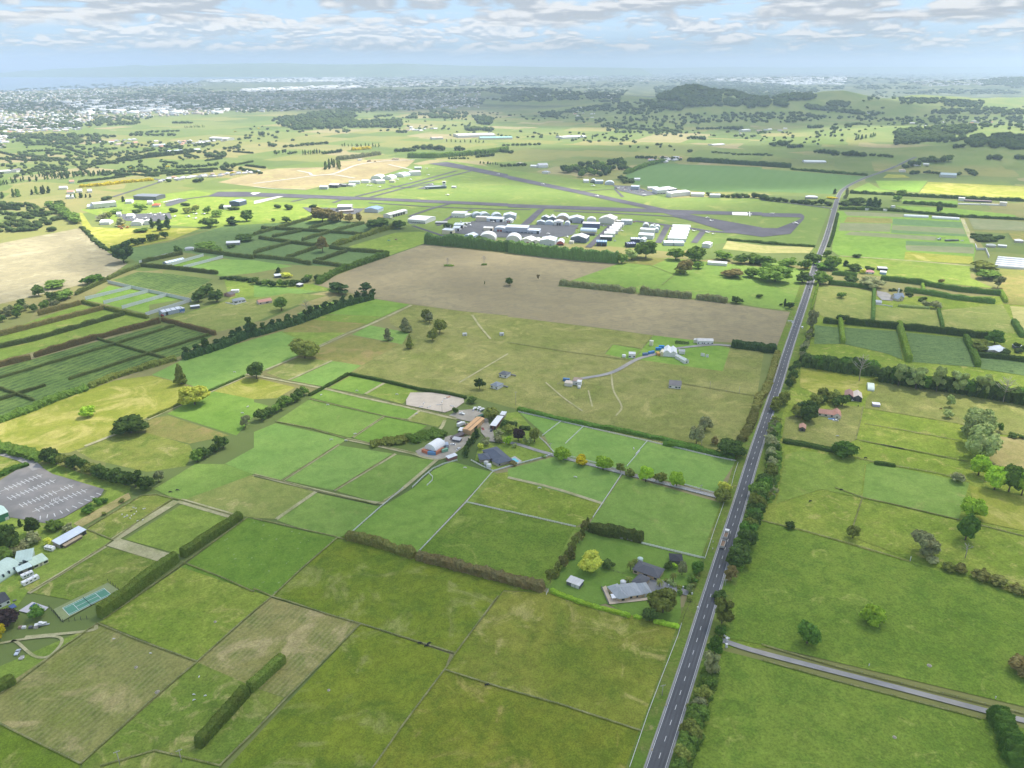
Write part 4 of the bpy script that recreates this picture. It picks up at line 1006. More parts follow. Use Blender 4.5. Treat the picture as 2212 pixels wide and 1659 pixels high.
def animal(reg,x,y,deg,c,label,kind='horse',group=None,cat=None,graze=True):
    k=('an',kind,c,graze)
    if k not in CR:
        s={'horse':1.0,'cow':.95,'sheep':.55}[kind]; fat={'horse':1,'cow':1.25,'sheep':1.6}[kind]
        me=bpy.data.meshes.new(kind); hl=.95 if kind!='sheep' else .6
        hd=(1.55,0,.45) if graze else (1.45,0,1.9)
        v=[(0,0,1.15),(-.75,0,1.15),(.7,0,1.15),(1.1,0,1.25 if graze else 1.5),hd,(hd[0]+.3,0,hd[2]-.25)]
        ed=[(0,1),(0,2),(2,3),(3,4),(4,5)]; r=[.33*fat,.36*fat,.34*fat,.2*fat**.5,.15,.09]
        for sx,b0 in((-.8,1),(.65,2)):
            for sy in(-.22,.22):
                n=len(v); v+=[(sx,sy,.85),(sx-(.12 if sx<0 else -.02),sy,.5),(sx,sy,.03)]; ed+=[(b0,n),(n,n+1),(n+1,n+2)]; r+=[.16,.09,.07]
        n=len(v); v+=[(-1.1,0,1.2),(-1.25,0,.7)]; ed+=[(1,n),(n,n+1)]; r+=[.06,.05]
        me.from_pydata([(a*s,b*s,z*s) for a,b,z in v],ed,[]); o=bpy.data.objects.new(kind,me); COL.objects.link(o)
        md=o.modifiers.new('skin','SKIN'); me.skin_vertices.new() if not me.skin_vertices else None
        for i,q in enumerate(r): me.skin_vertices[0].data[i].radius=(q*s,q*s)
        me.skin_vertices[0].data[0].use_root=True
        sb=o.modifiers.new('sub','SUBSURF'); sb.levels=1; sb.render_levels=1
        dg=bpy.context.evaluated_depsgraph_get(); dg.update(); m2=bpy.data.meshes.new_from_object(o.evaluated_get(dg)); bpy.data.objects.remove(o)
        m2.materials.clear(); m2.materials.append(mat('coat_%d_%d_%d'%tuple(int(q*100) for q in c),c,.08,3,.9)); CR[k]=m2
    o=link(kind,CR[k],loc=G(reg,x,y),rot=(0,0,R(deg))); return tag(o,label,cat or kind,group)
def tank(reg,x,y,r,h,label,c=(.62,.63,.62)):
    e=empty('water_tank',G(reg,x,y),0,label,'water tank'); b=MB(); n=16
    b.tube([(0,0,-.1),(0,0,h)],[r,r],n); b.obj('body',col_m(c),e)
    b=MB(); b.tube([(0,0,h),(0,0,h+.12),(0,0,h+.45)],[r+.08,r+.08,.2],n); b.obj('lid',col_m(c),e)
def solid(name,label,cat,P,rz,parts,group=None):
    "small thing from named boxes: (part, x0,x1,y0,y1,z0,z1, material)"
    e=empty(name,P,rz,label,cat,group)
    for nm,x0,x1,y0,y1,z0,z1,m in parts:
        b=MB(); b.box(x0,x1,y0,y1,z0,z1); b.obj(nm,col_m(m),e)
    return e
# ================================================================== hedges
DK,MD,OL=l_dark,l_mid,l_olive
hedge('tall clipped hedge along the paddocks, upper half, running towards the bare grey shrub','C1 2100,640 1590,985',5.2,5.0,leaf('hedge_clipped',(.055,.085,.022),(.085,.115,.032)),rough=.09)
HG=MATS['hedge_clipped']
hedge('tall clipped hedge beside the green tennis court, lower half','C1 1540,1010 D1 870,190',6.2,5.4,HG,rough=.08)
hedge('short clipped hedge standing in the pale mown hay field','D2 262,560 -40,835',5.2,4.2,HG,rough=.07)
hedge('clipped hedge beside the sheep paddock, below the mown hay field','D1 2155,848 1725,1325',5.4,4.2,HG,rough=.07)
hedge('stub of clipped hedge at the edge of the striped hay field','D1 -200,930 135,740',4.6,4.5,HG,rough=.08)
SC=leaf('hedge_scrub',(.075,.085,.03),(.12,.12,.055)); SB=leaf('hedge_brown',(.105,.095,.055),(.15,.14,.085))
hedge('long unclipped hedge between the paddocks, greener half by the wire fence corner','C2 805,815 1080,880 1400,985',4.4,5,SC,'hedge',.24)
hedge('long unclipped hedge between the paddocks, browner half towards the white shed','C2 1420,990 1800,1090 2212,1195 C3 315,1275',4.6,5.4,SB,'hedge',.26)
hedge('low lime green hedge in front of the sprawling grey roofed house','C3 365,1283 E2 420,870 720,955 1050,1045',1.7,2.4,l_lime,'garden_hedge',.2)
hedge('short lime green hedge piece beside the dark round tree','E2 1090,1045 1190,1068',1.6,2.2,l_lime,'garden_hedge',.2)
hedge('lime green hedge piece ending at the roadside drive','E2 1335,1105 1480,1140 1660,1185',1.8,2.4,l_lime,'garden_hedge',.2)
hedge('dark cypress hedge on the paddock corner by the white rail fence','C3 700,742 830,785 1000,805 1175,850',5.4,5.5,leaf('cypress_olive',(.045,.065,.022),(.075,.095,.034)),'cypress_hedge',.25)
hedge('dark hedge along the back of the white railed paddocks','B3 85,1028 450,1118 900,1200 1350,1290 1700,1385 C3 1350,0 1600,45 1980,125',2.6,4.2,l_deep,'hedge',.2)
hedge('clipped hedge above the sand arena, between paddock and olive meadow','B2 835,722 1140,785 1440,855 1700,895 1850,930',2.3,2.6,DK,rough=.12)
hedge('clipped hedge climbing from the farm lane to the meadow corner','B2 480,905 615,838 825,722',2.2,2.6,DK,rough=.14)
hedge('shrubby hedge below the berry rows, near half','B1 -60,1150 250,1040 500,935 760,845',4.2,8,l_mid,'hedge',.3)
hedge('shrubby hedge below the berry rows, far half','B1 780,835 1000,745 1250,670 1530,590',3.6,7,l_olive,'hedge',.3)
hedge('dark trimmed strip beside the pale lane to the big round tree','B1 1820,868 2130,735',1.5,2.4,DK,rough=.2)
hedge('low hedge along the lane under the yellow-green tree','B1 1285,1105 1600,965',1.3,2.2,l_olive,'hedge',.3)
TF=leaf('hedge_tan_face',(.125,.115,.06),(.17,.155,.085)); DS=leaf('hedge_shelter',(.05,.068,.028),(.08,.10,.045)); RD=leaf('hedge_russet',(.085,.072,.04),(.12,.10,.06))
for lb,pl,h,w,m in [
 ('tall tan hedge at the head of the bright strip, by the roadside trees','B1 335,205 705,110',5.5,2.6,TF),
 ('grey-brown shelter hedge between bright green strips, uppermost','B1 0,385 600,230 910,150',5,3,TF),
 ('patchy grey-brown shelter hedge, second of the strips','B1 0,490 300,425 560,350 1085,200',4.6,3,DS),
 ('russet shelter hedge with a gap, near piece','B1 -40,660 270,585',5,3.4,RD),
 ('russet shelter hedge, long piece up to the grey shed','B1 300,570 850,410 1395,268',5.2,3.2,RD),
 ('russet hedge from the grey shed down to the dark pines','B1 1410,250 1640,310 1880,375',4.2,3.2,RD),
 ('olive hedge between the bright strips and the white cloth windbreaks','B1 715,95 1000,170 1290,232',3.6,3.4,l_olive),
 ('thin dark windbreak row across the berry rows, upper','B1 0,755 560,592 1000,460 1520,300',2.6,1.6,DS),
 ('thin dark windbreak row across the berry rows, lower','B1 600,768 1290,545 1820,380',2.6,1.6,DS),
 ('thin dark cross row through the berry field','B1 850,412 1010,460 1290,542 1440,582',2.4,1.6,DS),
 ('short thin dark row at the near end of the berry field','B1 0,945 160,895 400,820',2.6,1.6,DS),
 ('short thin cross row at the near edge of the berry field','B1 0,845 160,900 300,950',2.4,1.6,DS)]: hedge(lb,pl,h,w,m,'shelter_hedge',.12)
for lb,pl in [('dark block hedge, long upper cross row of the hedged blocks','A2 65,665 500,690 960,722'),('dark block hedge, middle cross row of the hedged blocks','A2 45,752 300,790 560,822'),
 ('dark block hedge, near cross row of the hedged blocks, west part','A2 0,915 330,945 500,982'),('dark block hedge, near cross row of the hedged blocks, east part','A2 515,962 790,1002'),
 ('dark block hedge beside the bare trunks','A2 660,835 860,862 1140,882'),('dark hedge divider, first of the near blocks','A2 280,930 560,832'),('dark hedge divider, second of the near blocks','A2 0,885 330,792'),
 ('dark hedge divider, third of the near blocks','A2 540,958 810,868'),('dark hedge divider, upper tier, first','A2 160,742 412,692'),('dark hedge divider, upper tier, second','A2 420,772 662,702'),
 ('dark hedge divider, top tier, first','A2 0,722 300,640 500,580'),('dark hedge divider, top tier, second','A2 480,672 742,600'),('dark hedge divider, top tier, third','A2 690,692 962,622'),
 ('block hedge behind the white cloth windbreaks','A1 1700,862 2212,928'),('long dark hedge below the glasshouse and cloth strips','A1 1220,992 1550,1022 1900,1062'),
 ('hedge corner above the crop by the bare field','A1 940,1112 1080,1050 1220,1000'),('brown hedge down to the pale bare field corner','A1 660,1245 930,1120'),('clipped hedge beside the glasshouse','A1 1240,962 1590,890')]:
    hedge(lb,pl,4.8,3.4,DS,'block_hedge',.14)
hedge('shrubby hedge along the ploughed field, from the yellow-green bush to the airfield road','A2 560,1150 700,1060 920,985 1170,900',6,8,l_mid,'hedge',.35)
hedge('shrubby hedge up from the bare trunks to the round airfield trees','A2 690,822 920,750 1100,690 1250,650',6,7,l_olive,'hedge',.35)
hedge('tall dense poplar shelterbelt between the ploughed field and the hangars, near half','A2 1490,795 1850,825 2212,862 A3 0,865',14,9,leaf('poplar_belt',(.045,.085,.035),(.085,.14,.06)),'shelterbelt_hedge',.2)
hedge('tall dense poplar shelterbelt in front of the curved hangars, far half','A3 10,868 400,915 700,945 960,962',14.5,9,MATS['poplar_belt'],'shelterbelt_hedge',.2)
hedge('grey-green willow hedge across the ploughed field, west piece','A3 450,1150 800,1190 1110,1225',5.5,7,l_grey,'hedge',.32)
hedge('grey-green willow hedge across the ploughed field, middle piece','A3 1150,1230 1400,1255 1600,1270',6.5,7,l_grey,'hedge',.3)
hedge('grey-green willow hedge across the ploughed field, last piece to the round tree','A3 1640,1275 1910,1310',5.5,7,l_grey,'hedge',.32)
hedge('dark low belt of conifers at the meadow corner by the road','B3 1945,475 2212,505 B4 0,500 120,505',6,9,l_con,'shelterbelt_hedge',.2)
RH=leaf('hedge_green_face',(.05,.095,.03),(.075,.125,.045)); LT=leaf('hedge_lime_lit',(.10,.16,.035),(.15,.21,.055))  # paler green: lime leaves, and sun on hedge tops put into the colour
for lb,pl,h,w,m in [
 ('clipped hedge before the pink roofed house','A4 590,1030 800,1052',5,4,RH),('long clipped hedge with a step, upper of the pair','A4 1000,1075 1340,1115 1650,1172 2010,1205',6,4.5,RH),
 ('clipped hedge left of the grey willow','A4 560,1112 760,1132 940,1155',5,4,RH),('short lime topped hedge stub between the long hedges','A4 1348,1100 1365,1168',3,3,LT),
 ('long clipped hedge behind the gabled house, lower of the pair','E8 560,165 900,210 1250,275 1810,335',5.5,4.5,RH),('short lime topped hedge stub at the end of the long hedges','E8 1885,180 1960,325',4,4,LT),
 ('dark hedge between the pale paddocks, by the gravel court','A4 948,1130 B4 935,245',3.5,3.5,RH),('narrow lime hedge beside the road verge','A4 480,1090 B4 420,150',3,2.2,LT),
 ('dark hedge at the head of the orchard, near the road','B4 515,260 640,270',5,4,DK),('long dark hedge at the head of the orchard blocks','B4 700,268 1150,312 1520,350 1900,395',6.5,4.5,DK),
 ('lit topped orchard divider, nearest the road','B4 655,225 668,320 682,435',5,4,LT),('lit topped orchard divider, widest one','B4 1150,290 1185,400 1240,590',6,5,LT),
 ('thin hedge between the pale paddocks','B4 1488,160 1525,305',3.5,3,RH),('hedge wedge at the edge of the straw coloured field','B4 2118,260 2200,385',5,5,RH),
 ('shaggy orchard divider beside the white roofed house','B4 1715,395 1770,500 1822,632',5,5,MD),('low hedge below the gabled house garden','E8 470,375 700,395 910,410',2.6,3.5,l_pale),
 ('dark hedge below the white roofed house','B4 1820,545 2000,560 2300,600',4.5,5,DK),
 ('shrubby hedge across the paddocks from the road','B4 175,1265 380,1300 600,1345 C4 700,95',2.6,4.5,DK),('short dark hedge piece on the paddock ditch','C4 945,165 1125,190',2.2,3,DK),
 ('leafy hedge row crossing the end of the gravel drive','D4 1960,1010 2040,1150 2090,1290 2150,1460',6.5,7.5,l_deep)]: hedge(lb,pl,h,w,m,'clipped_hedge',.13 if m is not l_deep else .35)
for lb,pl,h,w in [('roadside hedge on the meadow side, nearest piece','B3 2030,1310 2100,1190 2150,1060',3.2,6),('roadside hedge on the meadow side, middle piece','B3 2155,1040 2190,930 B4 20,870 60,770',3.4,6),('roadside hedge on the meadow side, far piece','B4 62,760 85,680 130,520',3,5)]:
    hedge(lb,pl,h,w,SC,'roadside_hedge',.4)
hedge('low scrubby hedge along the roadside bank by the vegetable plots','A4 560,800 600,700 640,520',2.2,4,DK,'roadside_hedge',.4)
hedge('dark hedge across the far side of the vegetable plots','A4 650,480 1000,490 1210,505 1650,545 2212,572',4,6,DK,'hedge',.35)
hedge('hedge below the yellow field, full of dark shrubs','A4 740,345 1100,362 1500,385 2212,415',5,7,DK,'hedge',.4)
hedge('dark hedge island between the lime paddocks','A4 1190,432 1400,445 1650,465',5,7,DK,'hedge',.4)
hedge('low hedge along the straw field by the runway','A3 1905,765 2212,790 A4 0,770 450,800',3,4,DK,'hedge',.3)
hedge('dark trimmed conifer block beside the teal crop field','T3 30,1045 360,1065 700,1088',10,14,l_con,'shelterbelt_hedge',.15)
hedge('bushy hedge at the back of the teal crop field','T3 700,1100 1000,1125 1200,1140',5,8,DK,'hedge',.4)
hedge('bushy hedge at the side of the teal crop field by the wood','A3 1020,190 1200,120 1370,80',7,12,MD,'hedge',.4)
hedge('long bright broom hedge in full yellow flower','A1 690,305 900,290 1100,265 1340,245',5,8,l_yel,'flowering_hedge',.35)
hedge('short yellow flowering hedge by the far white houses','T2 70,975 190,965',7,14,l_yel,'flowering_hedge',.3)
hedge('tall green clipped belt behind the stripped earth','A2 1340,45 1560,50 2000,15 2212,-15',12,12,MD,'shelterbelt_hedge',.15)
hedge('grey-green clipped belt beside the stripped earth','A2 720,68 900,50 1100,20',9,12,l_grey,'shelterbelt_hedge',.25)
hedge('dark block of clipped conifers in the far green fields','T1 760,1050 900,1030 1150,1000 1250,985',9,16,l_hfar,'shelterbelt_hedge',.25)
FH=[(-20,985,170,1030),(0,1030,240,1045),(420,960,600,1020),(1510,985,1640,995),(1200,1000,1290,1025),(1060,1050,1150,1062),(1330,1045,1440,1030),(1510,1075,1640,1050),(1590,1075,1720,1092),(1440,1100,1510,1112),(940,1145,1200,1110),(1080,1140,1380,1112),
 (600,1045,760,1062),(300,1090,430,1110),(130,1125,330,1100),(900,1020,1010,1000),(540,1080,720,1050),(690,1120,1010,1145)]
for a,b,c,d in FH: hedge('thin dark field hedge in the sunlit far paddocks',f'T1 {a},{b} {c},{d}',4,5,l_hfar,'field_hedge',.3,'field hedges in the far paddocks')
for a,b,c,d in [(0,505,180,490),(260,545,480,535),(70,545,380,560),(0,470,170,505),(680,265,1090,215),(1290,195,1560,170),(1500,165,1900,150),(450,600,580,575),(1380,210,1200,160),(1000,205,1090,200)]: hedge('dark field hedge between the sunlit pastures left of the airfield',f'A1 {a},{b} {c},{d}',4,6,l_hfar,'field_hedge',.3,'field hedges left of the airfield')
# ================================================================== single trees, near to far
T=tree
for k,r,x,yb,yt,w,m,lb in [
 ('broad','D1',60,245,95,210,l_purp,'dark purple leaved tree beside the blue garden pool'),('low','D1',5,365,220,110,l_yel,'bright yellow shrub at the picture edge below the purple tree'),
 ('low','D1',330,185,80,110,l_deep,'green bush in front of the blue garden pool'),('low','D4',930,220,65,190,l_lime,'lime green bush ringed by brown twigs in the deep pasture'),
 ('broad','D4',380,395,210,180,l_deep,'dark round tree alone in the pasture above the gravel drive'),('low','D4',2190,630,500,230,l_brown,'low brownish bush behind a low white surround'),
 ('broad','C4',765,790,680,100,l_olive,'small round dome shaped tree beside the paddock fence'),('broad','C4',1770,620,440,190,l_lime,'leafy green tree, upper of the pair in the pasture'),('broad','C4',1715,810,590,170,l_deep,'dark green tree, lower of the pair in the pasture'),
 ('low','C4',700,95,-40,210,l_deep,'big leafy bush at the end of the shrubby hedge'),('low','C4',230,710,650,80,l_dark,'small dark bush on the ditch bank'),('low','C4',1645,315,225,120,l_grey,'rounded grey-green bush beside the boundary hedge'),
 ('broad','C4',1825,260,70,150,l_lime,'light green tree standing below the huge pale willow'),('shaggy','C4',1370,930,700,230,l_grey,'thin brownish half bare tree by the white post'),
 ('broad','C4',1960,380,160,180,l_lime,'light green roundish tree, left of three by the tan paddock'),('broad','C4',2080,400,160,170,l_mid,'green roundish tree, middle of three by the tan paddock'),('broad','C4',2190,430,190,160,l_lime,'light green roundish tree, right of three by the tan paddock'),
 ('broad','B4',1820,1190,960,230,l_pale,'huge pale grey-green willow, upper half of the clump'),('broad','B4',1830,1400,1110,270,l_pale,'huge pale grey-green willow, lower half of the clump'),
 ('broad','B4',1790,1290,1020,230,l_pale,'huge pale grey-green willow, middle of the clump'),('low','B4',2110,1225,1180,80,l_dark,'dark low shrub on the fence beside the tan paddock'),('low','B4',2195,1235,1200,60,l_dark,'darker shrub at the picture edge on the tan paddock fence'),
 ('shaggy','B4',1585,970,850,70,l_pale,'thin pale sapling in the pale meadow'),('broad','B4',1560,1060,980,80,l_pale,'wispy grey tree below the pale sapling'),('shaggy','B4',2005,1180,1090,60,l_mid,'thin green sapling right of the huge willow'),
 ('shaggy','B4',415,340,150,110,l_grey,'shaggy grey tree beside the road by the orchard'),('broad','B4',680,245,175,100,l_dark,'dark round tree behind the orchard hedge'),
 ('broad','B4',1960,440,300,140,l_deep,'tall dark tree behind the white roofed house'),('broad','B4',1830,500,390,140,l_olive,'olive round tree left of the white roofed house'),
 ('broad','B4',1390,130,65,80,l_grey,'grey-green rounded tree right of the gabled house garden'),('broad','B4',1470,140,70,90,l_grey,'grey-green rounded tree at the hedge end, right of its twin'),
 ('conifer','B4',190,125,50,30,l_con,'slim dark cypress left of two by the road'),('broad','B4',235,140,75,70,l_con,'dark squat cypress right of the slim one'),('low','B4',160,115,90,30,l_dark,'small dark shrub beside the slim cypress'),
 ('broad','A4',670,1228,1168,75,l_mid,'small round tree alone in the pale roadside paddock'),('low','A4',800,885,845,75,l_dark,'flat dark bush beside the long farm track'),
 ('broad','A4',435,940,830,130,l_dark,'dark round tree at the roadside, left of the road'),('broad','A4',492,1110,980,150,l_mid,'round green tree right of the road, facing the round dark one'),('broad','A4',340,1100,985,130,l_dark,'dark spreading tree left of the road above the pasture'),
 ('low','A4',372,985,955,45,l_yel,'small yellow shrub beside the road'),('broad','A4',110,1090,925,270,l_mid,'wide rounded willow in the roadside grove, widest of them'),('broad','A4',220,965,860,160,l_mid,'rounded willow behind the widest willow'),('broad','A4',50,955,850,130,l_mid,'rounded willow at the left of the roadside grove'),
 ('broad','A4',370,985,880,110,l_mid,'roadside willow nearest the carriageway'),('broad','A4',590,985,850,140,l_mid,'round tree right of the road near the vegetable plots'),('broad','A4',530,990,920,150,l_deep,'low spreading tree beside the road, below its taller neighbour'),('broad','A4',545,880,815,70,l_dark,'small dark tree right beside the road at the vegetable plots'),
 ('conifer','A4',705,960,900,70,l_con,'dark conifer left of the pink roofed house'),('broad','A4',770,1000,930,120,l_dark,'dark garden tree left of the pink roofed house'),('low','A4',850,1020,975,50,l_sun,'yellow-green shrub in front of the pink roofed house'),('broad','A4',905,990,950,70,l_dark,'small dark tree behind the pink roofed house'),
 ('broad','A4',740,1105,1015,120,l_dark,'dark round tree between the clipped hedges'),('broad','A4',905,1140,1020,200,l_grey,'pale grey willow between the clipped hedges'),
 ('broad','A4',1870,1000,890,200,l_olive,'olive rounded tree, top of the clump at the pasture edge'),('broad','A4',1910,1065,960,200,l_mid,'green rounded tree, front of the clump at the pasture edge'),('shaggy','A4',1990,1140,1030,90,l_grey,'wispy grey tree at the tail of the pasture clump'),
 ('low','A4',1512,1100,1060,50,l_brown,'small brown bush in the long hedge paddock'),('broad','A4',1490,500,435,40,l_dark,'lone dark upright tree between the green paddocks'),('broad','A4',1175,355,300,85,l_mid,'rounded tree by the circular track'),
 ('broad','A4',1145,410,350,75,l_mid,'leaning tree by the lime paddock'),('conifer','A4',900,465,370,80,l_con,'dark conifer, left of the tight group by the road bend'),('conifer','A4',945,468,365,70,l_con,'dark conifer, middle of the tight group by the road bend'),('conifer','A4',985,465,385,50,l_con,'dark conifer, right of the tight group by the road bend'),
 ('broad','A4',800,440,365,140,l_dark,'broad dark tree left of the conifer group'),('broad','A4',720,440,390,110,l_dark,'dark tree close to the road left of the broad dark one'),('conifer','A4',710,390,290,50,l_grey,'tall grey-green tree right on the road bend'),('conifer','A4',612,350,300,40,l_con,'dark cone shaped tree left of the road bend'),
 ('low','A4',600,390,362,90,l_yel,'yellow flowering bush beside the road bend'),
 ('broad','A3',1990,1315,1235,105,l_dark,'dark round tree at the end of the willow hedge'),('low','A3',2190,1265,1225,60,l_dark,'dark bush at the pasture edge near the road'),
 ('broad','A3',10,1160,1075,70,l_dark,'dark round tree alone in the ploughed field'),('shaggy','A3',262,1115,1060,34,l_brown,'small thin tree alone in the ploughed field'),
 ('broad','A3',1540,1055,920,130,l_brown,'brownish tree in the pasture, upper of two'),('broad','A3',1500,1060,980,110,l_olive,'olive tree in the pasture, lower of two'),('broad','A3',1655,1012,930,100,l_mid,'rounded green tree in the pasture right of the brownish one'),
 ('broad','A3',1460,935,805,150,l_mid,'big rounded poplar tree with magpie-white gaps, left of its twin'),('broad','A3',1625,950,800,190,l_mid,'big rounded poplar tree, larger twin by the white sheds'),
 ('broad','A3',1200,920,750,180,l_mid,'big rounded tree at the end of the poplar shelterbelt'),('broad','A3',1080,935,830,120,l_pale,'pale tree beside the shelterbelt end'),('broad','A3',990,965,860,110,l_mid,'upright tree closing the shelterbelt'),
 ('broad','A3',1890,935,840,150,l_mid,'rounded green tree, first of the roadside grove by the long white shed'),('broad','A3',2030,965,860,130,l_dark,'dark tree, second of the roadside grove'),('broad','A3',2150,970,860,150,l_mid,'green tree, third of the roadside grove'),
 ('broad','A3',1950,1080,990,190,l_brown,'dome of brown winter-bare shrubs by the roadside grove'),('broad','A3',2110,1085,990,130,l_mid,'leafy tree beside the brown shrub dome'),
 ('low','A2',2009,1155,1120,8,l_dark,'tiny shrub in the ploughed field'),('broad','A2',1955,775,715,60,l_mid,'small round tree before the white gabled hangar'),('broad','A2',2013,775,725,50,l_mid,'small round tree in front of the white arched hangar'),('broad','A2',1690,655,600,70,l_dark,'dark tree beside the long low airfield shed'),
 ('broad','A2',600,605,450,200,l_brown,'large brownish round-headed tree by the hedged blocks'),('broad','A2',690,610,500,120,l_brown,'brownish tree right of the largest brown tree'),('broad','A2',830,605,515,90,l_brown,'smaller reddish tree beside the airfield road'),('broad','A2',920,605,520,60,l_brown,'slim brownish tree by the reddish one'),
 ('broad','A2',1080,665,540,220,l_dark,'large dark round tree beside the white airfield building'),('broad','A2',1270,665,565,120,l_dark,'dark round tree in front of the large white hangar'),('broad','A2',755,600,495,80,l_brown,'brown tree between the two brown groups'),
 ('pine','A2',600,870,715,120,l_brown,'ragged brown pine on tall bare trunks at the hedge junction'),('broad','A2',285,610,550,80,l_dark,'dark rounded tree left of the hedged blocks'),('broad','A2',170,600,565,30,l_dark,'small dark tree in the sunny paddock'),
 ('broad','A2',210,485,440,50,l_mid,'small round tree before the cream airfield house'),('broad','A2',305,498,440,60,l_mid,'round tree right of the cream airfield house'),('broad','A2',518,480,440,60,l_mid,'round tree above the low airfield house'),
 ('pine','A2',740,1225,1100,210,l_con,'broad dark pine at the head of the pine shelterbelt'),('pine','A2',980,1230,1115,130,l_con,'dark leaning pine at the corner of the ploughed field'),
 ('low','A2',290,1090,1035,90,l_sun,'yellow-green garden tree by the small white roofed house'),('conifer','A2',215,1050,990,60,l_con,'dark conifer above the small white roofed house'),
 ('broad','B2',240,160,25,120,l_mid,'round tree right of the salmon roofed house'),('dead','B2',455,190,65,40,l_grey,''),
 ('broad','B2',445,575,385,240,l_olive,'large round tree on the farm lane crossing'),('broad','B2',25,755,590,150,l_dark,'dark round tree at the junction of the pale lanes'),
 ('conifer','B2',1320,345,195,130,l_grey,'tall grey-green tree with a white bare trunk'),('conifer','B2',1165,420,300,90,l_grey,'grey-green cone shaped tree left of the tall one'),('conifer','B2',1358,490,358,84,l_olive,'olive cone shaped tree in front of the group'),
 ('broad','B2',1558,420,300,95,l_olive,'olive upright tree right of the group front'),('broad','B2',1620,360,222,105,l_olive,'olive upright tree behind its twin'),('broad','B2',1490,250,145,75,l_olive,'olive tree at the back of the group, left'),('broad','B2',1530,270,165,80,l_grey,'grey tree at the back of the group, right'),
 ('shaggy','B2',1965,845,735,90,l_dark,'dark open tree with pale trunk beside the two small houses'),
 ('shaggy','B1',2170,335,210,70,l_dark,'dark tree at the near end of the pine belt'),('conifer','B1',1578,805,605,125,l_olive,'cone shaped olive tree alone in the pasture'),('broad','B1',1700,980,790,240,l_sun,'sunlit yellow-green round tree beside the pale lane'),
 ('broad','B1',760,1090,990,130,l_lime,'small pale green round tree in the dry paddock'),('broad','B1',1142,1225,1050,280,l_dark,'big dark spreading round tree on the fence corner'),('low','B1',1580,955,925,60,l_olive,'shrub at the foot of the sunlit tree'),
 ('broad','B1',1550,600,590,40,l_pale,'small pale tree at the end of the shrubby hedge'),
 ('shaggy','B1',2140,1180,1050,90,l_grey,'bare grey tree beside the paddock tree row'),
 ('broad','B1',490,1255,1155,0.0,l_dark,''),
 ('broad','A1',340,1250,1140,110,l_dark,'dark tree at the left of the bare field corner'),('broad','A1',470,1180,1095,170,l_mid,'spreading tree at the bare field corner'),('broad','A1',560,1270,1165,190,l_mid,'rounded tree below the spreading one at the field corner'),
 ('broad','A1',830,1140,1030,180,l_deep,'leafy green tree at the head of the brown hedge'),('broad','A1',1080,960,780,170,l_con,'dark pine like tree at the corner of the bare field'),
 ('broad','A1',1730,1300,1190,120,l_dark,'dark garden tree left of the terrace house'),('broad','A1',1800,1250,1120,160,l_dark,'tall dark garden tree above the terrace house'),('broad','A1',1890,1300,1180,130,l_dark,'dark garden tree next to the brown roofed house'),
 ('poplar','A1',1330,660,565,60,l_con,'dark cypress, first of the clump by the flightline trees'),('poplar','A1',1400,680,570,90,l_con,'dark cypress, second of the clump by the flightline trees'),('poplar','A1',1465,670,545,70,l_con,'dark cypress, tallest of the clump by the flightline trees'),
 ('broad','A1',1230,690,640,130,l_dark,'dark low trees left of the cypress clump'),('conifer','A1',1074,430,375,40,l_con,'dark cone shaped tree before the grey shed'),('broad','A1',925,415,365,75,l_mid,'round tree left of the cone shaped one'),
 ('broad','A1',1230,500,430,110,l_mid,'broad round tree by the red roof'),('broad','A1',1195,525,485,65,l_lime,'small light tree below the red roof'),('broad','A1',1510,520,470,65,l_mid,'small round tree on the sunny grass'),
 ('broad','A1',1630,530,470,80,l_olive,'olive tree right of the sunny grass'),('broad','A1',1700,520,450,70,l_olive,'olive tree by the parked aircraft grass'),('broad','A1',1810,530,455,75,l_mid,'rounded tree near the blue shed'),('broad','A1',1620,465,425,65,l_mid,'small tree above the sunny grass'),
 ('broad','A1',1830,650,545,150,l_dark,'large dark tree at the head of the hedged blocks'),('poplar','A1',2030,630,540,130,l_con,'dark cypress group beside the hedged blocks'),('broad','A1',2150,600,490,110,l_dark,'dark tree next to the blue shed'),('broad','A1',1885,560,490,100,l_mid,'tree behind the large dark one'),('broad','A1',2035,500,455,80,l_brown,'brownish small tree by the white huts'),('broad','A1',1937,490,440,55,l_brown,'brownish small tree by the runway end'),
 ('conifer','A1',1060,640,545,110,l_grey,'grey-green tall tree by the orange machines'),('broad','A1',1010,530,475,110,l_mid,'round tree above the car park'),('broad','A1',900,590,510,100,l_grey,'grey tree left of the car park'),('broad','A1',950,580,510,70,l_olive,'olive tree left of the car park'),
 ('conifer','A2',640,155,50,60,l_dark,''),('broad','A1',2080,1040,990,110,l_dark,''),
 ('broad','A1',1550,890,800,70,l_dark,'dark tree beside the glasshouse house'),('broad','A1',1790,850,760,180,l_mid,'round tree by the house in the hedged blocks'),('broad','A1',1880,870,810,110,l_mid,'rounded tree right of the hedged-block house'),('broad','A1',2120,770,690,170,l_dark,'dark tree over the white roof in the hedged blocks'),
 ('broad','A1',2010,830,790,60,l_purp,'dark purple tree beside the white roof'),
 ('broad','B3',1715,1200,1068,120,l_grey,'grey-green ragged tree by the road, upper of two'),('shaggy','B3',1640,1320,1140,130,l_grey,'grey-green ragged tree by the road, lower of two'),('broad','B3',1940,1430,1265,230,l_dark,'dark spreading bush beside the road bank'),('low','B3',1800,1330,1260,70,l_brown,'brown shrub left of the dark spreading bush'),
 ('broad','C3',472,138,5,140,l_lime,'leafy lime tree at the head of the railed drive'),('broad','C3',643,185,92,112,l_yel,'bright yellow round tree beside the railed drive'),('broad','C3',828,225,85,140,l_lime,'leafy lime tree right of the yellow one on the drive'),
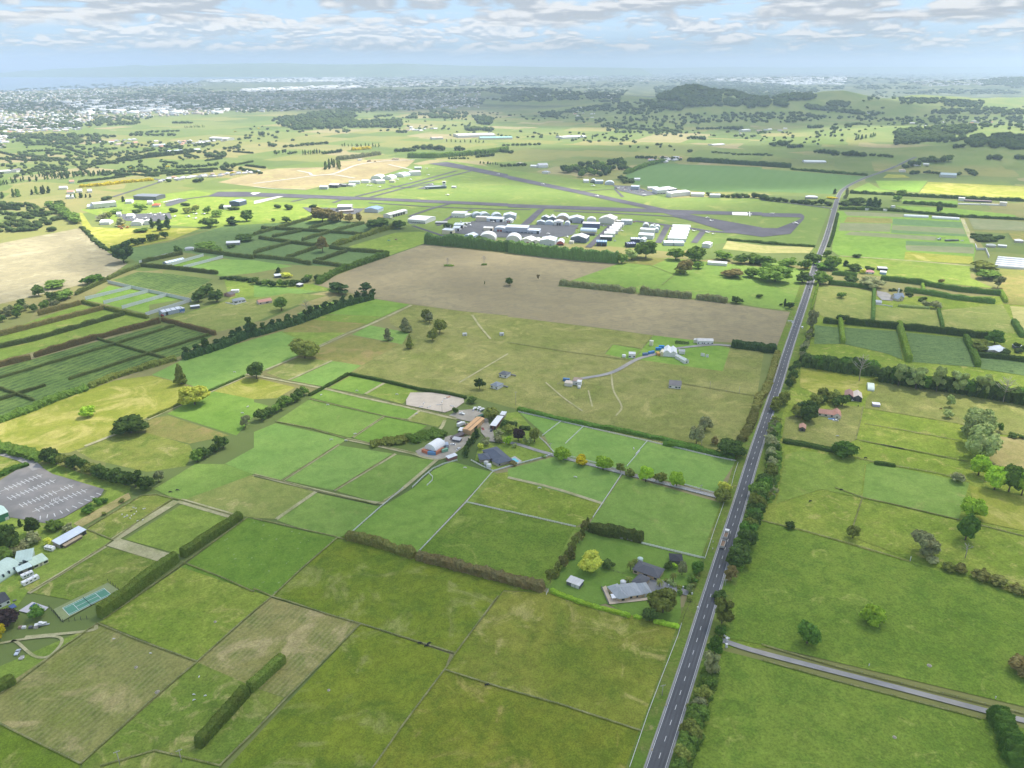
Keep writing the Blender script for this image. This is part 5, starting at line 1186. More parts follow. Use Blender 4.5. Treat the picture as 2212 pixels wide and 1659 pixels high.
 ('shaggy','C3',978,245,150,80,l_olive,'small sparse tree on the railed drive'),('low','C3',1062,285,212,76,l_olive,'small dark round tree by the drive gate'),('broad','C3',1200,325,178,120,l_lime,'leafy tree, first of three together on the drive'),
 ('broad','C3',1335,335,222,112,l_olive,'olive tree, middle of three together on the drive'),('broad','C3',1465,375,228,125,l_lime,'leafy tree, last of three together on the drive'),('broad','C3',1885,410,305,120,l_sun,'yellowish tree at the drive entrance, upper one'),('broad','C3',1862,505,368,140,l_olive,'olive tree at the drive entrance by the road'),
 ('broad','C3',718,1100,930,190,l_sun,'rounded yellow-green tree on the lawn of the sprawling house'),('low','C3',872,1075,1000,95,l_dark,'dark shrub beside the yellow-green lawn tree'),
 ('broad','E2',1880,500,335,150,l_deep,'bright green garden tree beside the roadside drive'),('broad','E2',1450,985,680,330,l_olive,'big olive garden tree in front of the grey roofed house'),('broad','E2',1285,1090,925,180,l_dark,'dark round tree in the lime hedge'),
 ('low','E2',1800,600,515,90,l_mid,'rounded shrub on the front lawn'),('low','E2',1660,765,700,70,l_mid,'small shrub beside the house drive'),('low','E2',1525,455,355,100,l_dark,'dark rounded garden shrub beside the black roofed shed'),('low','E2',1600,440,365,80,l_lime,'lime garden shrub beside the black roofed shed'),
 ('broad','E2',1690,520,330,110,l_grey,'pale grey open garden tree by the black roofed shed'),('low','E2',1780,840,770,80,l_olive,'shrub at the end of the house drive'),('shaggy','E2',1790,730,620,110,l_pale,'wispy pale shrub on the garden bank'),
 ('broad','E1',1240,365,165,230,l_olive,'clump of upright olive poplars beside the green container'),('low','E1',720,290,190,90,l_dark,'dark shrub at the corner of the sand arena'),('broad','E1',945,130,30,150,l_dark,'dark shrub tree on the meadow hedge by the arena'),
 ('broad','E1',1500,570,425,190,l_olive,'olive round tree in the farmyard grove'),('broad','E1',1625,690,485,160,l_purp,'dark purple tree in the farmyard grove'),('broad','E1',1485,750,590,120,l_lime,'lime green tree at the front of the farmyard grove'),('broad','E1',1860,700,480,160,l_olive,'olive tree at the right of the farmyard grove'),
 ('broad','E1',1420,480,370,130,l_dark,'dark tree behind the farmyard grove by the white roof'),('broad','E1',1560,470,380,110,l_dark,'dark tree at the back of the farmyard grove'),('broad','E1',1330,620,500,130,l_grey,'grey-green tree at the left of the farmyard grove'),('broad','E1',1340,720,610,140,l_grey,'spreading grey tree beside the yard drive'),
 ('low','E1',1150,750,625,120,l_grey,'grey-green shrub by the house lawn'),('low','E1',1085,810,710,90,l_sun,'yellow-green shrub by the curved path'),('shaggy','E1',1720,730,610,80,l_pale,'slim pale tree before the purple tree'),('shaggy','E1',1790,740,620,80,l_pale,'slim pale tree right of its twin before the purple tree'),('broad','E1',1690,520,440,100,l_dark,'dark tree behind the purple tree'),('broad','E1',1760,520,445,90,l_brown,'brownish tree at the back of the grove'),
 ('low','E1',1570,780,715,80,l_pale,'pale shrub beside the house drive bend'),('low','E1',1550,1040,975,110,l_brown,'garden shrubs beside the house pool'),('low','E1',1990,925,890,80,l_mid,'low shrub on the garden wall'),
 ('broad','E3',100,800,530,220,l_dark,'large dark tree left of the pale shrubs'),('broad','E3',340,640,470,140,l_dark,'dark tree by the car park corner'),('conifer','E3',205,570,490,55,l_con,'small dark conifer by the green shed'),
 ('low','E3',350,740,620,140,l_grey,'pale grey-green shrub, upper one below the car park'),('low','E3',250,790,710,130,l_grey,'pale grey-green shrub, middle one below the car park'),('low','E3',140,850,765,140,l_grey,'pale grey-green shrub, lower one below the car park'),('low','E3',50,900,790,150,l_mid,'green shrub at the picture edge above the long shed'),
 ('low','E3',490,760,670,90,l_sun,'yellow-green shrub beside the long white roof'),('low','E3',560,600,500,170,l_mid,'green shrubbery left of the tan strip'),('low','E3',690,620,540,110,l_grey,'grey-green shrub by the long white roof'),
 ('low','E3',890,430,350,130,l_deep,'dark bush on the car park edge, largest'),('low','E3',990,350,270,80,l_deep,'dark bush on the car park edge, middle'),('low','E3',1060,330,275,80,l_deep,'dark bush on the car park edge, outer'),('low','E3',1225,325,285,60,l_olive,'small olive bush on the tan strip'),('low','E3',1050,455,420,45,l_olive,'tiny bush beside the tan strip fence'),
]:
    if not lb or k=='dead' or w==0: continue
    T(k,r,x,yb,yt,w,m,lb)
dead_tree('B4',820,752,530,'tall dead white tree with bare limbs beside the dark shelterbelt')
dead_tree('B4',2035,932,728,'spreading dead white tree in front of the dark shelterbelt',n=17,spread=.4)
dead_tree('B2',463,200,65,'bare dead tree above the pine belt'); dead_tree('A2',1690,990,915,'bare dead tree on the left grass island in the ploughed field'); dead_tree('A2',2003,980,895,'bare dead tree on the right grass island in the ploughed field')
dead_tree('A1',855,620,545,'bare pale tree beside the tan bank'); dead_tree('C4',1715,960,830,'thin bare sapling above the brown bush row',n=5); dead_tree('D3',1855,215,120,'pale forked trunk under the roadside gum',n=4)
palm('E2',1575,650,485,'tall palm beside the front lawn of the sprawling house'); palm('E2',1410,670,570,'palm at the edge of the forecourt'); palm('E2',1047,465,350,'palm left of the dark tiled roof'); palm('E2',1105,400,318,'palm behind the dark tiled roof'); palm('E2',1020,620,540,'palm beside the round white tank')
for q,lb in (('A2 1655,988 1740,990','left'),('A2 1980,980 2030,980','right')): hedge(f'low clump of grass and scrub around the {lb} bare tree in the ploughed field',q,1.2,6,l_mid,'scrub_hedge',.3,cat='scrub')
# ================================================================== rows and groves
row('pine','B1 1610,585 1900,490 2212,370 B2 0,380 400,265 800,115 1040,55',11.5,13,11,[l_con,l_con,l_dark],'dark pine','from the near end of the shelterbelt beside the lane',jit=.22)
hedge('dense dark undergrowth joining the pines of the long shelterbelt','B1 1600,590 1900,495 2212,375 B2 0,385 400,270 800,120 1040,60',6.5,8,l_con,'shelterbelt_hedge',.3)
row(['broad','shaggy'],'C1 395,160 560,190 800,260 1000,330 1270,395',9,11,11,[l_dark,l_olive,l_dark],'dark dense tree','from the left in the belt above the car park',jit=.15)
row('broad','B2 60,1130 200,1040 340,960 480,880',8.5,9.5,10,[l_dark,l_mid],'dark bushy tree','from the near end of the row up to the farm lane',jit=.15)
row(['broad','shaggy'],'C1 1360,345 1500,270',13,10,8,[l_grey,l_dark],'upright tree','beyond the belt above the car park',jit=.15)
row('broad','C1 1680,170 1790,110 1900,50 1990,0',9,9,10,[l_dark,l_mid],'dark bushy tree','from the left in the short row by the green paddocks',jit=.15)
row(['shaggy','conifer'],'C3 365,1215 430,1130 520,1010 590,900 640,810 700,735',5.6,8,6,[l_olive,SC,l_olive],'olive cypress','from the near end of the row beside the lawn',jit=.12)
row('low','E2 1480,590 1540,640 1640,690 1760,690 1850,640 1890,560',3.2,2.6,3.4,[l_mid,l_deep,l_olive,l_pale],'garden shrub','from the house in the front garden by the road',jit=.4)
row('conifer','E1 1030,600 980,680 920,760 860,860 880,920',4.6,6.5,5.5,[l_con,l_dark],'dark conifer','from the far end of the row between yard and house',jit=.15)
hedge('solid dark lower growth of the shelterbelt west of the dead tree','B4 335,612 560,645 720,670 960,690',9,15,l_dark,'shelterbelt_hedge',.3)
hedge('solid dark lower growth of the long shelterbelt east of the dead tree','B4 985,735 1250,780 1600,830 1900,880 2260,945',9,15,l_dark,'shelterbelt_hedge',.3)
hedge('low scrub along the roadside bank under the near trees','D3 1480,1600 1590,1280 1640,1060 1740,790 1780,640',3.2,6.5,l_mid,'roadside_hedge',.45)
hedge('low scrub along the roadside bank opposite the truck','C3 1975,1100 2050,900 2120,700 2180,500 C4 40,480 85,300 105,60 B4 90,1300 110,1150',4.2,7.5,l_mid,'roadside_hedge',.45)
row('broad','B4 345,620 520,640 720,670 960,690',11.5,14,17,[l_dark,l_deep,l_dark],'dark rounded tree','from the road in the shelterbelt west of the dead tree',jit=.14)
row('broad','B4 990,745 1250,790 1600,840 1900,890 2230,945',11.5,14,17,[l_dark,l_dark,l_deep],'dark rounded tree','from the dead tree in the long shelterbelt',jit=.14)
for i,(x,yb,yt,w) in enumerate([(1150,795,605,120),(1295,820,620,150),(1470,845,630,120),(1640,850,650,150),(1850,885,680,150)]): T('shaggy','B4',x,yb,yt,w,l_pale,f'pale feathery gum tree, {ORD[i]} from the left before the dark shelterbelt')
row(['broad','shaggy','broad'],'D3 1490,1560 1530,1440 1590,1280 1640,1130 1640,1020 1690,900 1740,790',5.2,8,9.5,[l_olive,l_mid,l_grey,l_mid],'bushy roadside tree','from the near end of the roadside row',jit=.3)
row('low','D3 1700,830 1760,700',6,2.6,4,[l_grey,l_olive],'low roadside shrub','in the roadside gap below the gums',jit=.3)
T('shaggy','D3',1755,680,470,150,l_grey,'grey-green gum with pale trunk below the gravel drive gate'); T('broad','D3',1800,500,330,130,l_deep,'leafy roadside tree at the gravel drive gate'); T('shaggy','D3',1860,235,0,180,l_olive,'olive gum with many pale stems beside the road'); T('low','D3',1850,345,250,90,l_deep,'green bush above the gravel drive gate')
row(['broad','broad','shaggy'],'C3 1985,1100 2030,990 2060,900 2100,790 2135,690 2175,580 2195,480 2235,370',6.5,11,12,[l_dark,l_deep,l_olive,l_mid],'leafy roadside tree','from the near end of the row opposite the truck',jit=.22)
row(['broad','broad','shaggy'],'C4 20,480 60,330 80,180 90,60 B4 80,1330 70,1230 110,1120',8,9.5,11,[l_dark,l_grey,l_olive,l_dark],'dense roadside tree','from the near end of the row below the red roofed house',jit=.22)
T('shaggy','C3',1940,1190,1060,110,l_brown,'thin bare greyish tree beside the road near the power pole'); T('broad','D3',1845,30,-60,130,l_dark,'dark tree right of the road beside the pole')
row(['shaggy','broad'],'B4 95,1020 150,960 190,930',8,11,11,[l_grey,l_olive],'tall spreading roadside tree','beside the red roofed house garden',jit=.15)
row(['shaggy','broad'],'B4 225,820 262,750 290,660',8,11,9,[l_dark,l_olive],'tall roadside tree','of the clump right of the road by the yellow paddock',jit=.12)
row(['broad','shaggy'],'B4 330,610 350,520 385,430 420,340',8,7,7,[l_olive,l_dark,l_grey],'scrubby roadside tree','from the near end of the line left of the orchard',jit=.25)
grove('broad','B4 210,1060 330,960 480,850 620,900 690,960 480,990 420,1060',12,9,10,[l_dark,l_mid,l_olive],'dark garden tree around the red roofed house','garden trees round the red roofed house')
T('broad','B4',390,1090,940,150,l_dark,'dark tree in front of the red roofed house')
row('broad','C4 1380,980 1500,1030 1620,1080 1760,1110 1880,1150 2020,1190 2180,1270 2300,1300',9,5.5,10,[SC,l_grey,SC,l_olive],'grey-brown twiggy bush','from the left in the bush row on the pasture fence',jit=.2)
grove('broad','B1 0,270 0,190 330,90 560,10 640,40 560,110 330,190 100,260',22,9,10,[l_mid,l_grey,l_dark],'leafy tree in the thick belt between pale road and hedged strips','belt of trees left of the hedged strips')
row('broad','A1 1000,890 1100,830 1250,790 1450,745',16,11,16,[l_con,l_dark,l_olive],'dark tree','from the near end of the line on the bare field side',jit=.2)
row('broad','A1 720,660 800,750 880,820 960,860',14,4,9,[l_mid,l_sun],'bushy shrub','from the far end of the hedge line by the bare field',jit=.3)
row('broad','A1 505,470 540,530 600,570 640,600 690,630',14,12,22,[l_mid,l_dark,l_mid],'big rounded tree','from the far end of the wood above the bare field',jit=.15)
row('broad','A2 0,1140 150,1165 330,1165 480,1120 560,1110',10,8,11,[l_dark,l_mid,l_grey,l_mid],'leafy garden tree','from the left in the belt below the hedged blocks',jit=.3)
row('broad','A1 1930,1100 2050,1110 2212,1130',12,6,10,[l_dark,l_mid],'low dark tree','from the left below the green block',jit=.3)
grove('conifer','A2 605,150 760,150 750,120 640,110',13,22,11,[l_dark,l_olive],'tall conifer in the square stand on the stripped earth','square stand of conifers on the stripped earth',.1)
grove('broad','A3 470,190 720,230 870,200 1080,150 1000,90 700,110 500,150',38,17,22,[l_dark,l_con,l_dark,l_mid],'dark tree in the broad wood behind the runway','wood behind the runway',.2)
grove('broad','A3 960,270 1100,275 1080,235 980,230',6,9,14,[l_mid,l_dark],'rounded tree in the small clump by the teal crop','clump by the teal crop',.2)
row('broad','A3 1740,375 1900,395 2080,395 2212,400 A4 30,405 250,425 460,445 600,450',15,10,15,[l_dark,l_mid,l_dark],'rounded tree','from the left in the row between teal crop and runway grass',jit=.3)
grove('broad','A3 2080,960 2212,1010 A4 60,1000 30,930 A3 2100,930',5,9,12,[l_mid,l_dark],'leafy tree in the grove by the long white shed','grove by the long white shed')
row('broad','A4 660,440 720,455',10,8,10,[l_dark],'dark tree','below the road bend',jit=.2)
row('low','A4 660,480 850,480 1050,490 1220,500',11,5,10,[l_dark,l_mid],'dark shrub','from the road along the vegetable plot hedge',jit=.35)
grove('broad','A4 1770,700 2090,720 2060,770 1800,760',16,6,12,[l_dark,l_mid],'dark orchard tree by the grey plots','orchard trees by the grey plots',.15)
grove('broad','E8 190,160 600,170 700,220 1060,400 900,380 560,330 620,250 430,150 260,140',13,4,5.5,[l_dark,l_mid,l_grey,l_purp],'garden shrub around the gabled stone house','garden shrubs of the gabled house',.3)
grove('broad','B4 1900,540 2230,420 2230,560 2100,560',8,6,8,[l_dark,l_mid,l_purp],'garden tree around the white roofed house','garden trees of the white roofed house',.3)
hedge('bushy overgrown gully between the green paddocks and the white domed shelter','E1 50,700 260,620 430,610 520,560',2.6,13,l_mid,'gully_shrubbery',.45,cat='shrubbery')
hedge('bushy overgrown gully edge below the paddocks','B2 1010,1330 1250,1310 1400,1260',2.2,10,l_olive,'gully_shrubbery',.45,cat='shrubbery')
# ------------------------------------------------------------------ sunlit farmland beyond: lines of trees
FAR=[('T1',[(150,1005,420,1045,8,'broad'),(620,1010,760,1010,9,'broad'),(160,945,560,925,9,'broad'),(200,985,400,975,8,'broad'),(390,960,560,955,8,'broad'),(610,985,760,965,9,'broad'),(240,1040,560,1040,9,'broad'),(510,1095,600,1085,9,'broad'),(610,1070,760,1055,10,'broad'),
  (740,1120,1030,1110,9,'broad'),(1040,1115,1140,1110,8,'broad'),(1150,1090,1250,1085,9,'broad'),(1270,1085,1420,1070,9,'broad'),(1440,1095,1520,1090,16,'broad'),(190,1150,480,1140,12,'poplar'),(590,1145,720,1125,11,'poplar'),(1330,1020,1390,1020,14,'broad'),(1400,1025,1460,1015,16,'broad'),
  (930,985,1000,975,12,'broad'),(1080,955,1190,960,10,'broad'),(1260,945,1370,935,9,'broad'),(1560,1100,1690,1130,9,'broad'),(160,890,560,920,10,'broad'),(560,880,760,890,9,'broad'),(850,880,1150,880,12,'broad'),(700,815,900,805,14,'broad'),(880,865,1180,850,10,'broad'),(1120,800,1250,800,12,'broad'),
  (1200,830,1330,825,11,'poplar'),(1690,880,1720,880,22,'broad'),(1750,950,1780,950,14,'broad'),(1960,1005,2080,995,14,'poplar'),(1850,955,2140,930,10,'broad'),(2090,1000,2212,985,10,'broad'),(1780,1010,1850,1000,14,'shaggy'),(1870,1000,1920,990,9,'broad')]),
 ('A1',[(30,400,460,350,16,'conifer'),(0,470,300,470,10,'broad'),(40,640,380,660,9,'broad'),(60,690,330,680,9,'broad'),(250,255,350,250,13,'poplar'),(385,240,520,225,12,'poplar'),(520,235,700,215,14,'poplar'),(720,210,960,190,13,'poplar'),(0,290,200,250,12,'poplar'),(620,400,830,390,10,'conifer'),(420,480,470,480,14,'broad'),(1450,260,1500,255,9,'broad'),(1680,260,1760,255,11,'broad')]),
 ('T2',[(0,950,260,955,12,'poplar'),(360,985,470,980,12,'broad'),(470,965,690,975,16,'broad'),(680,920,950,925,10,'conifer'),(740,975,800,975,14,'broad'),(770,1020,960,1000,13,'poplar'),(880,1020,990,1010,10,'broad'),(1040,985,1120,995,10,'broad'),(1050,945,1300,940,8,'broad'),(1620,900,1640,900,14,'poplar'),(700,1030,830,1030,6,'broad'),(900,1060,1020,1070,7,'conifer'),
   (1690,820,1790,820,11,'broad'),(1810,830,2212,860,13,'broad'),(1910,1025,2040,1030,9,'broad'),(2080,1030,2212,1040,9,'broad'),(360,860,420,860,14,'broad'),(1040,1080,1200,1075,8,'broad')]),
 ('T3',[(90,840,350,835,12,'broad'),(310,840,380,845,17,'broad'),(810,830,910,830,13,'broad'),(960,840,1000,840,15,'broad'),(1060,820,1190,810,11,'broad'),(1120,910,1250,880,16,'conifer'),(590,945,660,945,20,'broad'),(690,960,770,955,14,'broad'),(870,990,1000,1000,13,'broad'),(980,1005,1200,1015,15,'broad'),(1210,1010,1370,1020,8,'broad'),(1440,1075,1540,1070,14,'broad'),
   (1555,1050,1715,1045,16,'broad'),(1770,960,1820,955,12,'broad'),(1990,1035,2060,1030,14,'broad'),(2165,1025,2212,1030,14,'broad'),(1570,1120,1670,1130,8,'broad'),(1850,1110,1890,1140,10,'broad'),(190,990,600,1010,6,'broad'),(40,900,140,905,13,'broad'),(330,1005,560,1000,5,'broad'),(1750,1140,1800,1130,7,'broad'),(1480,1130,1520,1125,9,'broad')])]
WHERE={'T1':'in the sunlit farmland far left of the airfield','A1':'in the tree lines beside the yellow flowering hedge','T2':'in the sunlit pastures beyond the runways','T3':'on the far slopes beyond the teal crop field'}
nfar=0
for rg,ls in FAR:
    for x1,y1,x2,y2,h,k in ls:
        a,b2=G(rg,x1,y1),G(rg,x2,y2); stp=max(h*.8,(b2-a).length/9) if k!='poplar' else max(h*.5,(b2-a).length/12)
        P=[a,b2]
        for q,_ in along(P,stp,stp*.2):
            w=h*(1.15 if k=='broad' else .5 if k=='poplar' else .7)*random.uniform(.8,1.3)
            if k=='broad': w=max(w,stp*.8)
            q=q+Vector((random.uniform(-1,1),random.uniform(-1.5,1.5),0))*h*.35; q.z=hz(q.x,q.y)
            nm={'broad':'rounded field tree','poplar':'slim poplar','conifer':'dark conifer','shaggy':'thin gum tree'}[k]
            tree_at(k,q,h*random.uniform(.75,1.25),w,random.choice([l_hfar,l_mid,l_dark]),f'{nm} {WHERE[rg]}',f'{nm}s {WHERE[rg]}'); nfar+=1
for r,x,y in (('T1',1525,855),('T1',580,826),('T1',1090,1085),('T1',855,1093),('T1',1505,1125),('T1',1675,835)): tree_at('low',G(r,x,y),5,14,l_yel,'yellow flowering shrub in the sunlit farmland far left of the airfield','yellow flowering shrubs in the far farmland')
# ================================================================== buildings
WH,CR_,GY,DG,NV=(.74,.74,.72),(.70,.62,.47),(.46,.48,.50),(.13,.135,.15),(.05,.07,.16)
RW,RG,RD_,RBL,RSAL,RRED=(.70,.72,.73),(.38,.40,.41),(.12,.12,.13),(.16,.27,.50),(.52,.30,.22),(.42,.11,.08)
BRK,STN=(.56,.42,.28),(.58,.52,.40)
def wing(e,reg,x1,y1,x2,y2,D,h,**k):
    bpy.context.view_layer.update()
    A,B=G(reg,x1,y1),G(reg,x2,y2); d=B-A; w=bpy.data.objects.new('wing',None); COL.objects.link(w); w.parent=e
    M=e.matrix_world.inverted()@(Matrix.Translation(A)@Matrix.Rotation(math.atan2(d.y,d.x),4,'Z')); w.matrix_local=M
    shell(w,Vector((d.x,d.y)).length,D,h,**k); return w
# --- sprawling roadside house
e,_=bld('house','sprawling brick house with grey and dark hipped roofs beside the main road','E2',885,852,1190,806,10.5,2.7,'house',roof='hip',rise=2.6,wall=BRK,rf=RG,front='.w..W.w.',side='w.w')
w1=wing(e,'E2',1185,800,1302,785,9,2.65,roof='hip',rise=2.3,wall=BRK,rf=RG,front='.G.')
w2=wing(e,'E2',1080,497,1388,603,9.5,2.8,roof='hip',rise=2.1,wall=BRK,rf=RD_,front='w.W.w')
w3=wing(e,'E2',1072,650,1190,702,9.0,2.75,roof='hip',rise=2.0,wall=BRK,rf=RD_)
wing(e,'E2',905,862,1010,846,9,2.8,roof='hip',rise=2.5,wall=BRK,rf=RG,front='w')
w4=wing(e,'E2',770,715,890,850,6,2.6,roof='hip',rise=2.0,wall=BRK,rf=RG)
solid('veranda','white arched veranda on the corner of the sprawling house','veranda',G('E2',822,852),R(8),[('post',0,.15,0,.15,0,2.4,WH),('post',2.6,2.75,0,.15,0,2.4,WH),('post',0,.15,2.4,2.55,0,2.4,WH),('roof',-.2,3,-.2,3.6,2.4,2.6,(.8,.8,.8))])
field('E2 775,885 690,690 745,660 800,800 1180,815 1345,800 1345,832 800,893',mat('patio',(.62,.50,.36),.06,.8),'patio')
rail_fence('dark panel fence beside the patio of the sprawling house','E2 690,680 780,888',3,(.4,.8,1.2,1.5),mat('dark_panel',(.2,.22,.2),.1),th=.2)
bld('shed','small shed with half white half rusty roof on the lawn','E2',255,640,412,700,5.2,2.6,'shed',roof='mono',rise=.5,wall=DG,rf=(.66,.64,.6),front='.GG')
bld('shed','black roofed shed behind the garden trees of the sprawling house','E2',1545,385,1690,395,7,2.6,'shed',roof='hip',rise=1.6,wall=(.2,.18,.16),rf=(.05,.05,.055))
tank('E2',1170,352,1.7,2.3,'pale green round tank behind the dark tiled roof',(.55,.66,.6)); tank('E2',958,640,1.7,2.4,'white round tank beside the lawn of the sprawling house',WH)
wire_fence('dark garden fence across the lawn to the sprawling house','E2 720,440 840,475 985,515',3,mat('dark_wood',(.12,.10,.08),.2),rank=False)
wire_fence('roadside fence of the sprawling house garden','E2 1960,330 1900,560 1830,760',3,MATS.get('dark_wood'),rank=False)
wire_fence('lower roadside fence of the sprawling house garden','E2 1810,830 1740,980 1690,1120 1640,1262',3,MATS['dark_wood'],rank=False)
for x,y,lb in((1815,770,'white gate pillar at the sprawling house drive'),(1705,690,'small white post on the front lawn'),(1525,665,'white bollard by the garden path'),(1885,945,'white roadside marker post by the verge')): solid('gate_pillar',lb,'pillar',G('E2',x,y),.3,[('shaft',-.3,.3,-.3,.3,-.1,1.5,WH),('cap',-.4,.4,-.4,.4,1.5,1.7,WH)])
solid('gate','tall white gate standing open at the end of the lime hedge','gate',G('E2',5,770),R(70),[('post',0,.2,0,.2,-.1,1.8,WH),('post',3.6,3.8,0,.2,-.1,1.8,WH),('rail',.2,3.6,.05,.15,.4,.6,WH),('rail',.2,3.6,.05,.15,1.3,1.5,WH)])
solid('roadside_sign','white roadside sign board beside the edge line near the house','sign',G('E2',1985,730),R(70),[('board',0,3.2,0,.12,.5,1.5,WH),('post',.2,.35,0,.12,-.1,.5,GY),('post',2.8,2.95,0,.12,-.1,.5,GY)])
# --- farmyard
e,_=bld('house','large house with a dark blue-grey hipped roof beside the turquoise pool','E1',1112,868,1330,1062,12,2.6,'house',roof='hip',rise=2.8,wall=(.35,.3,.27),rf=(.115,.13,.165),front='w.W.w.d')
wing(e,'E1',1068,1004,1215,992,9,2.6,roof='hip',rise=2.2,wall=(.35,.3,.27),rf=(.115,.13,.165)); wing(e,'E1',1335,1065,1515,985,7,2.6,roof='hip',rise=2.0,wall=(.5,.45,.4),rf=(.115,.13,.165),front='W.w')
field('E1 1500,950 1575,915 1680,990 1570,1045',m_conc,'pool_surround'); field('E1 1520,958 1572,942 1645,992 1566,1020',mat('pool_water_bright',(.16,.55,.66),.05,.5,.1,.5),'pool_water')
tank('E1',1198,1072,1.9,2.6,'white round tank beside the blue-grey roofed house, nearer one',(.66,.66,.62)); tank('E1',1158,1030,1.8,2.4,'pale round tank beside the blue-grey roofed house, farther one',(.58,.58,.52))
e,L=frame('E1',265,838,425,888,'domed_shelter','white domed fabric shelter standing on shipping containers','shelter'); b=MB(); n=14
pr=[(L/2-L/2*math.cos(math.pi*i/n),2.4+5.0*math.sin(math.pi*i/n)**.9) for i in range(n+1)]
b.prism(pr,.4,13,'y',0,True); b.obj('fabric_cover',mat('white_fabric',(.82,.82,.81),.02,.5,.7),e)
container('E1',222,858,305,888,(.52,.18,.10),'orange-red shipping container under the left of the white dome'); container('E1',308,893,425,903,(.14,.28,.48),'blue shipping container under the front of the white dome'); container('E1',432,900,556,835,(.52,.19,.10),'orange-red shipping container under the right of the white dome'); container('E1',520,868,610,845,(.22,.42,.28),'green shipping container beside the white dome')
container('E1',1028,392,1138,345,(.04,.13,.10),'dark green shipping container on the gravel yard')
bld('farm_shed','long tan shed with an orange roof in the farmyard','E1',817,583,930,606,26,4.2,'shed',roof='gable',ridge='y',rise=.7,wall=(.58,.38,.2),rf=(.66,.40,.2),front='.',side='.D.d',sky=(5,(.35,.22,.12)))
bld('shed','small white roofed lean-to at the end of the tan shed','E1',755,575,815,583,5,2.6,'shed',roof='mono',rise=.5,wall=DG,rf=RW,front='.G')
bld('barn','barn with a bright white roof and dark red walls','E1',1216,515,1300,528,18,3.6,'barn',roof='mono',rise=1.0,wall=(.22,.10,.09),rf=(.74,.76,.78),front='D.D')
bld('shed','small pale roofed shed behind the white roofed barn','E1',1360,350,1425,358,6,3,'shed',roof='mono',rise=.4,wall=(.4,.36,.3),rf=RW)
bld('stable','low dark roofed pens below the tan shed','E1',640,668,690,690,12,2.2,'stable',roof='mono',rise=.4,wall=(.2,.13,.11),rf=(.13,.11,.11)); bld('stable','grey roofed pen beside the yard road','E1',668,700,775,718,4,2.4,'stable',roof='mono',rise=.4,wall=DG,rf=(.5,.5,.52))
bld('shelter_shed','narrow white roofed shelter on the paddock edge','E1',612,985,740,938,3.4,2.6,'shelter',roof='mono',rise=.5,wall=(.3,.14,.12),rf=RW)
def truck(P,rz,label,body=WH,cab=WH,L=8,group=None):
    e=solid('box_truck',label,'truck',P,rz,[('cab',L/2-2.2,L/2,-1.15,1.15,.6,2.7,cab),('windscreen',L/2,L/2+.05,-1,1,1.6,2.5,(.03,.03,.04)),('box_body',-L/2,L/2-2.3,-1.25,1.25,.9,3.6,body),('chassis',-L/2,L/2-.3,-.5,.5,.5,.9,DG)],group)
    for x in(-L/2+1.3,-L/2+2.6,L/2-1.3):
        for y in(-1.1,1.1): link('wheel',wheel_mesh(.5,.3),e,(x,y,.5))
    return e
truck(G('E1',795,470),R(48),'white horse truck parked beside the tan shed'); truck(G('E1',588,772),R(100),'grey-blue box truck beside the white dome',(.35,.40,.48),(.4,.45,.5),7); truck(G('E1',535,745),R(100),'pale grey truck half hidden by the white dome',(.55,.58,.62),(.5,.52,.55),7)
carpx('E1',675,748,165,(.75,.75,.75),'white car parked beside the grey-blue truck'); carpx('E1',760,812,60,(.75,.75,.75),'white car on the yard road by the dark conifers'); carpx('E1',1110,520,105,(.40,.10,.07),'red utility vehicle in front of the tan shed',ute=True); carpx('E1',770,415,30,(.10,.05,.05),'dark car beside the white horse truck')
carpx('E1',1235,545,80,(.08,.08,.09),'dark car by the white roofed barn'); carpx('E1',885,455,200,(.45,.3,.2),'tan car behind the tan shed')
def boat(reg,x,y,deg,label,L=6.5):
    e=empty('boat_on_trailer',G(reg,x,y),R(deg),label,'boat'); b=MB(); n=7; V=[]
    for i in range(n):
        u=i/(n-1); w=1.15*(1-max(0,u-.45)**2*2.9); xx=-L/2+u*L; zk=.7+.5*max(0,u-.6); V+=[(xx,-w,1.7+.3*u),(xx,0,zk),(xx,w,1.7+.3*u)]
    F=[(i*3+j,i*3+j+1,(i+1)*3+j+1,(i+1)*3+j) for i in range(n-1) for j in(0,1)]+[(i*3,(i+1)*3,(i+1)*3+2,i*3+2) for i in range(n-1)]+[(0,2,1)]
    b.add(V,F); b.obj('hull',m_white,e); b=MB(); b.prism([(-.8,1.8),(1.2,1.8),(.6,2.7),(-.8,2.8)],-.8,.8,'y'); b.obj('cabin',m_white,e)
    b=MB(); b.box(-L/2,L/2+1,-.5,.5,.45,.6); b.obj('trailer',col_m(GY),e)
    for s in(-1,1): link('wheel',wheel_mesh(),e,(-.6,s*.95,.34))
boat('E1',990,238,250,'white boat on a trailer, left of three on the gravel yard'); boat('E1',1052,232,250,'white boat on a trailer, middle of three on the gravel yard'); boat('E1',1095,250,235,'white boat on a trailer, right of three on the gravel yard'); boat('E1',806,308,150,'white boat standing alone on the gravel yard',5.5)
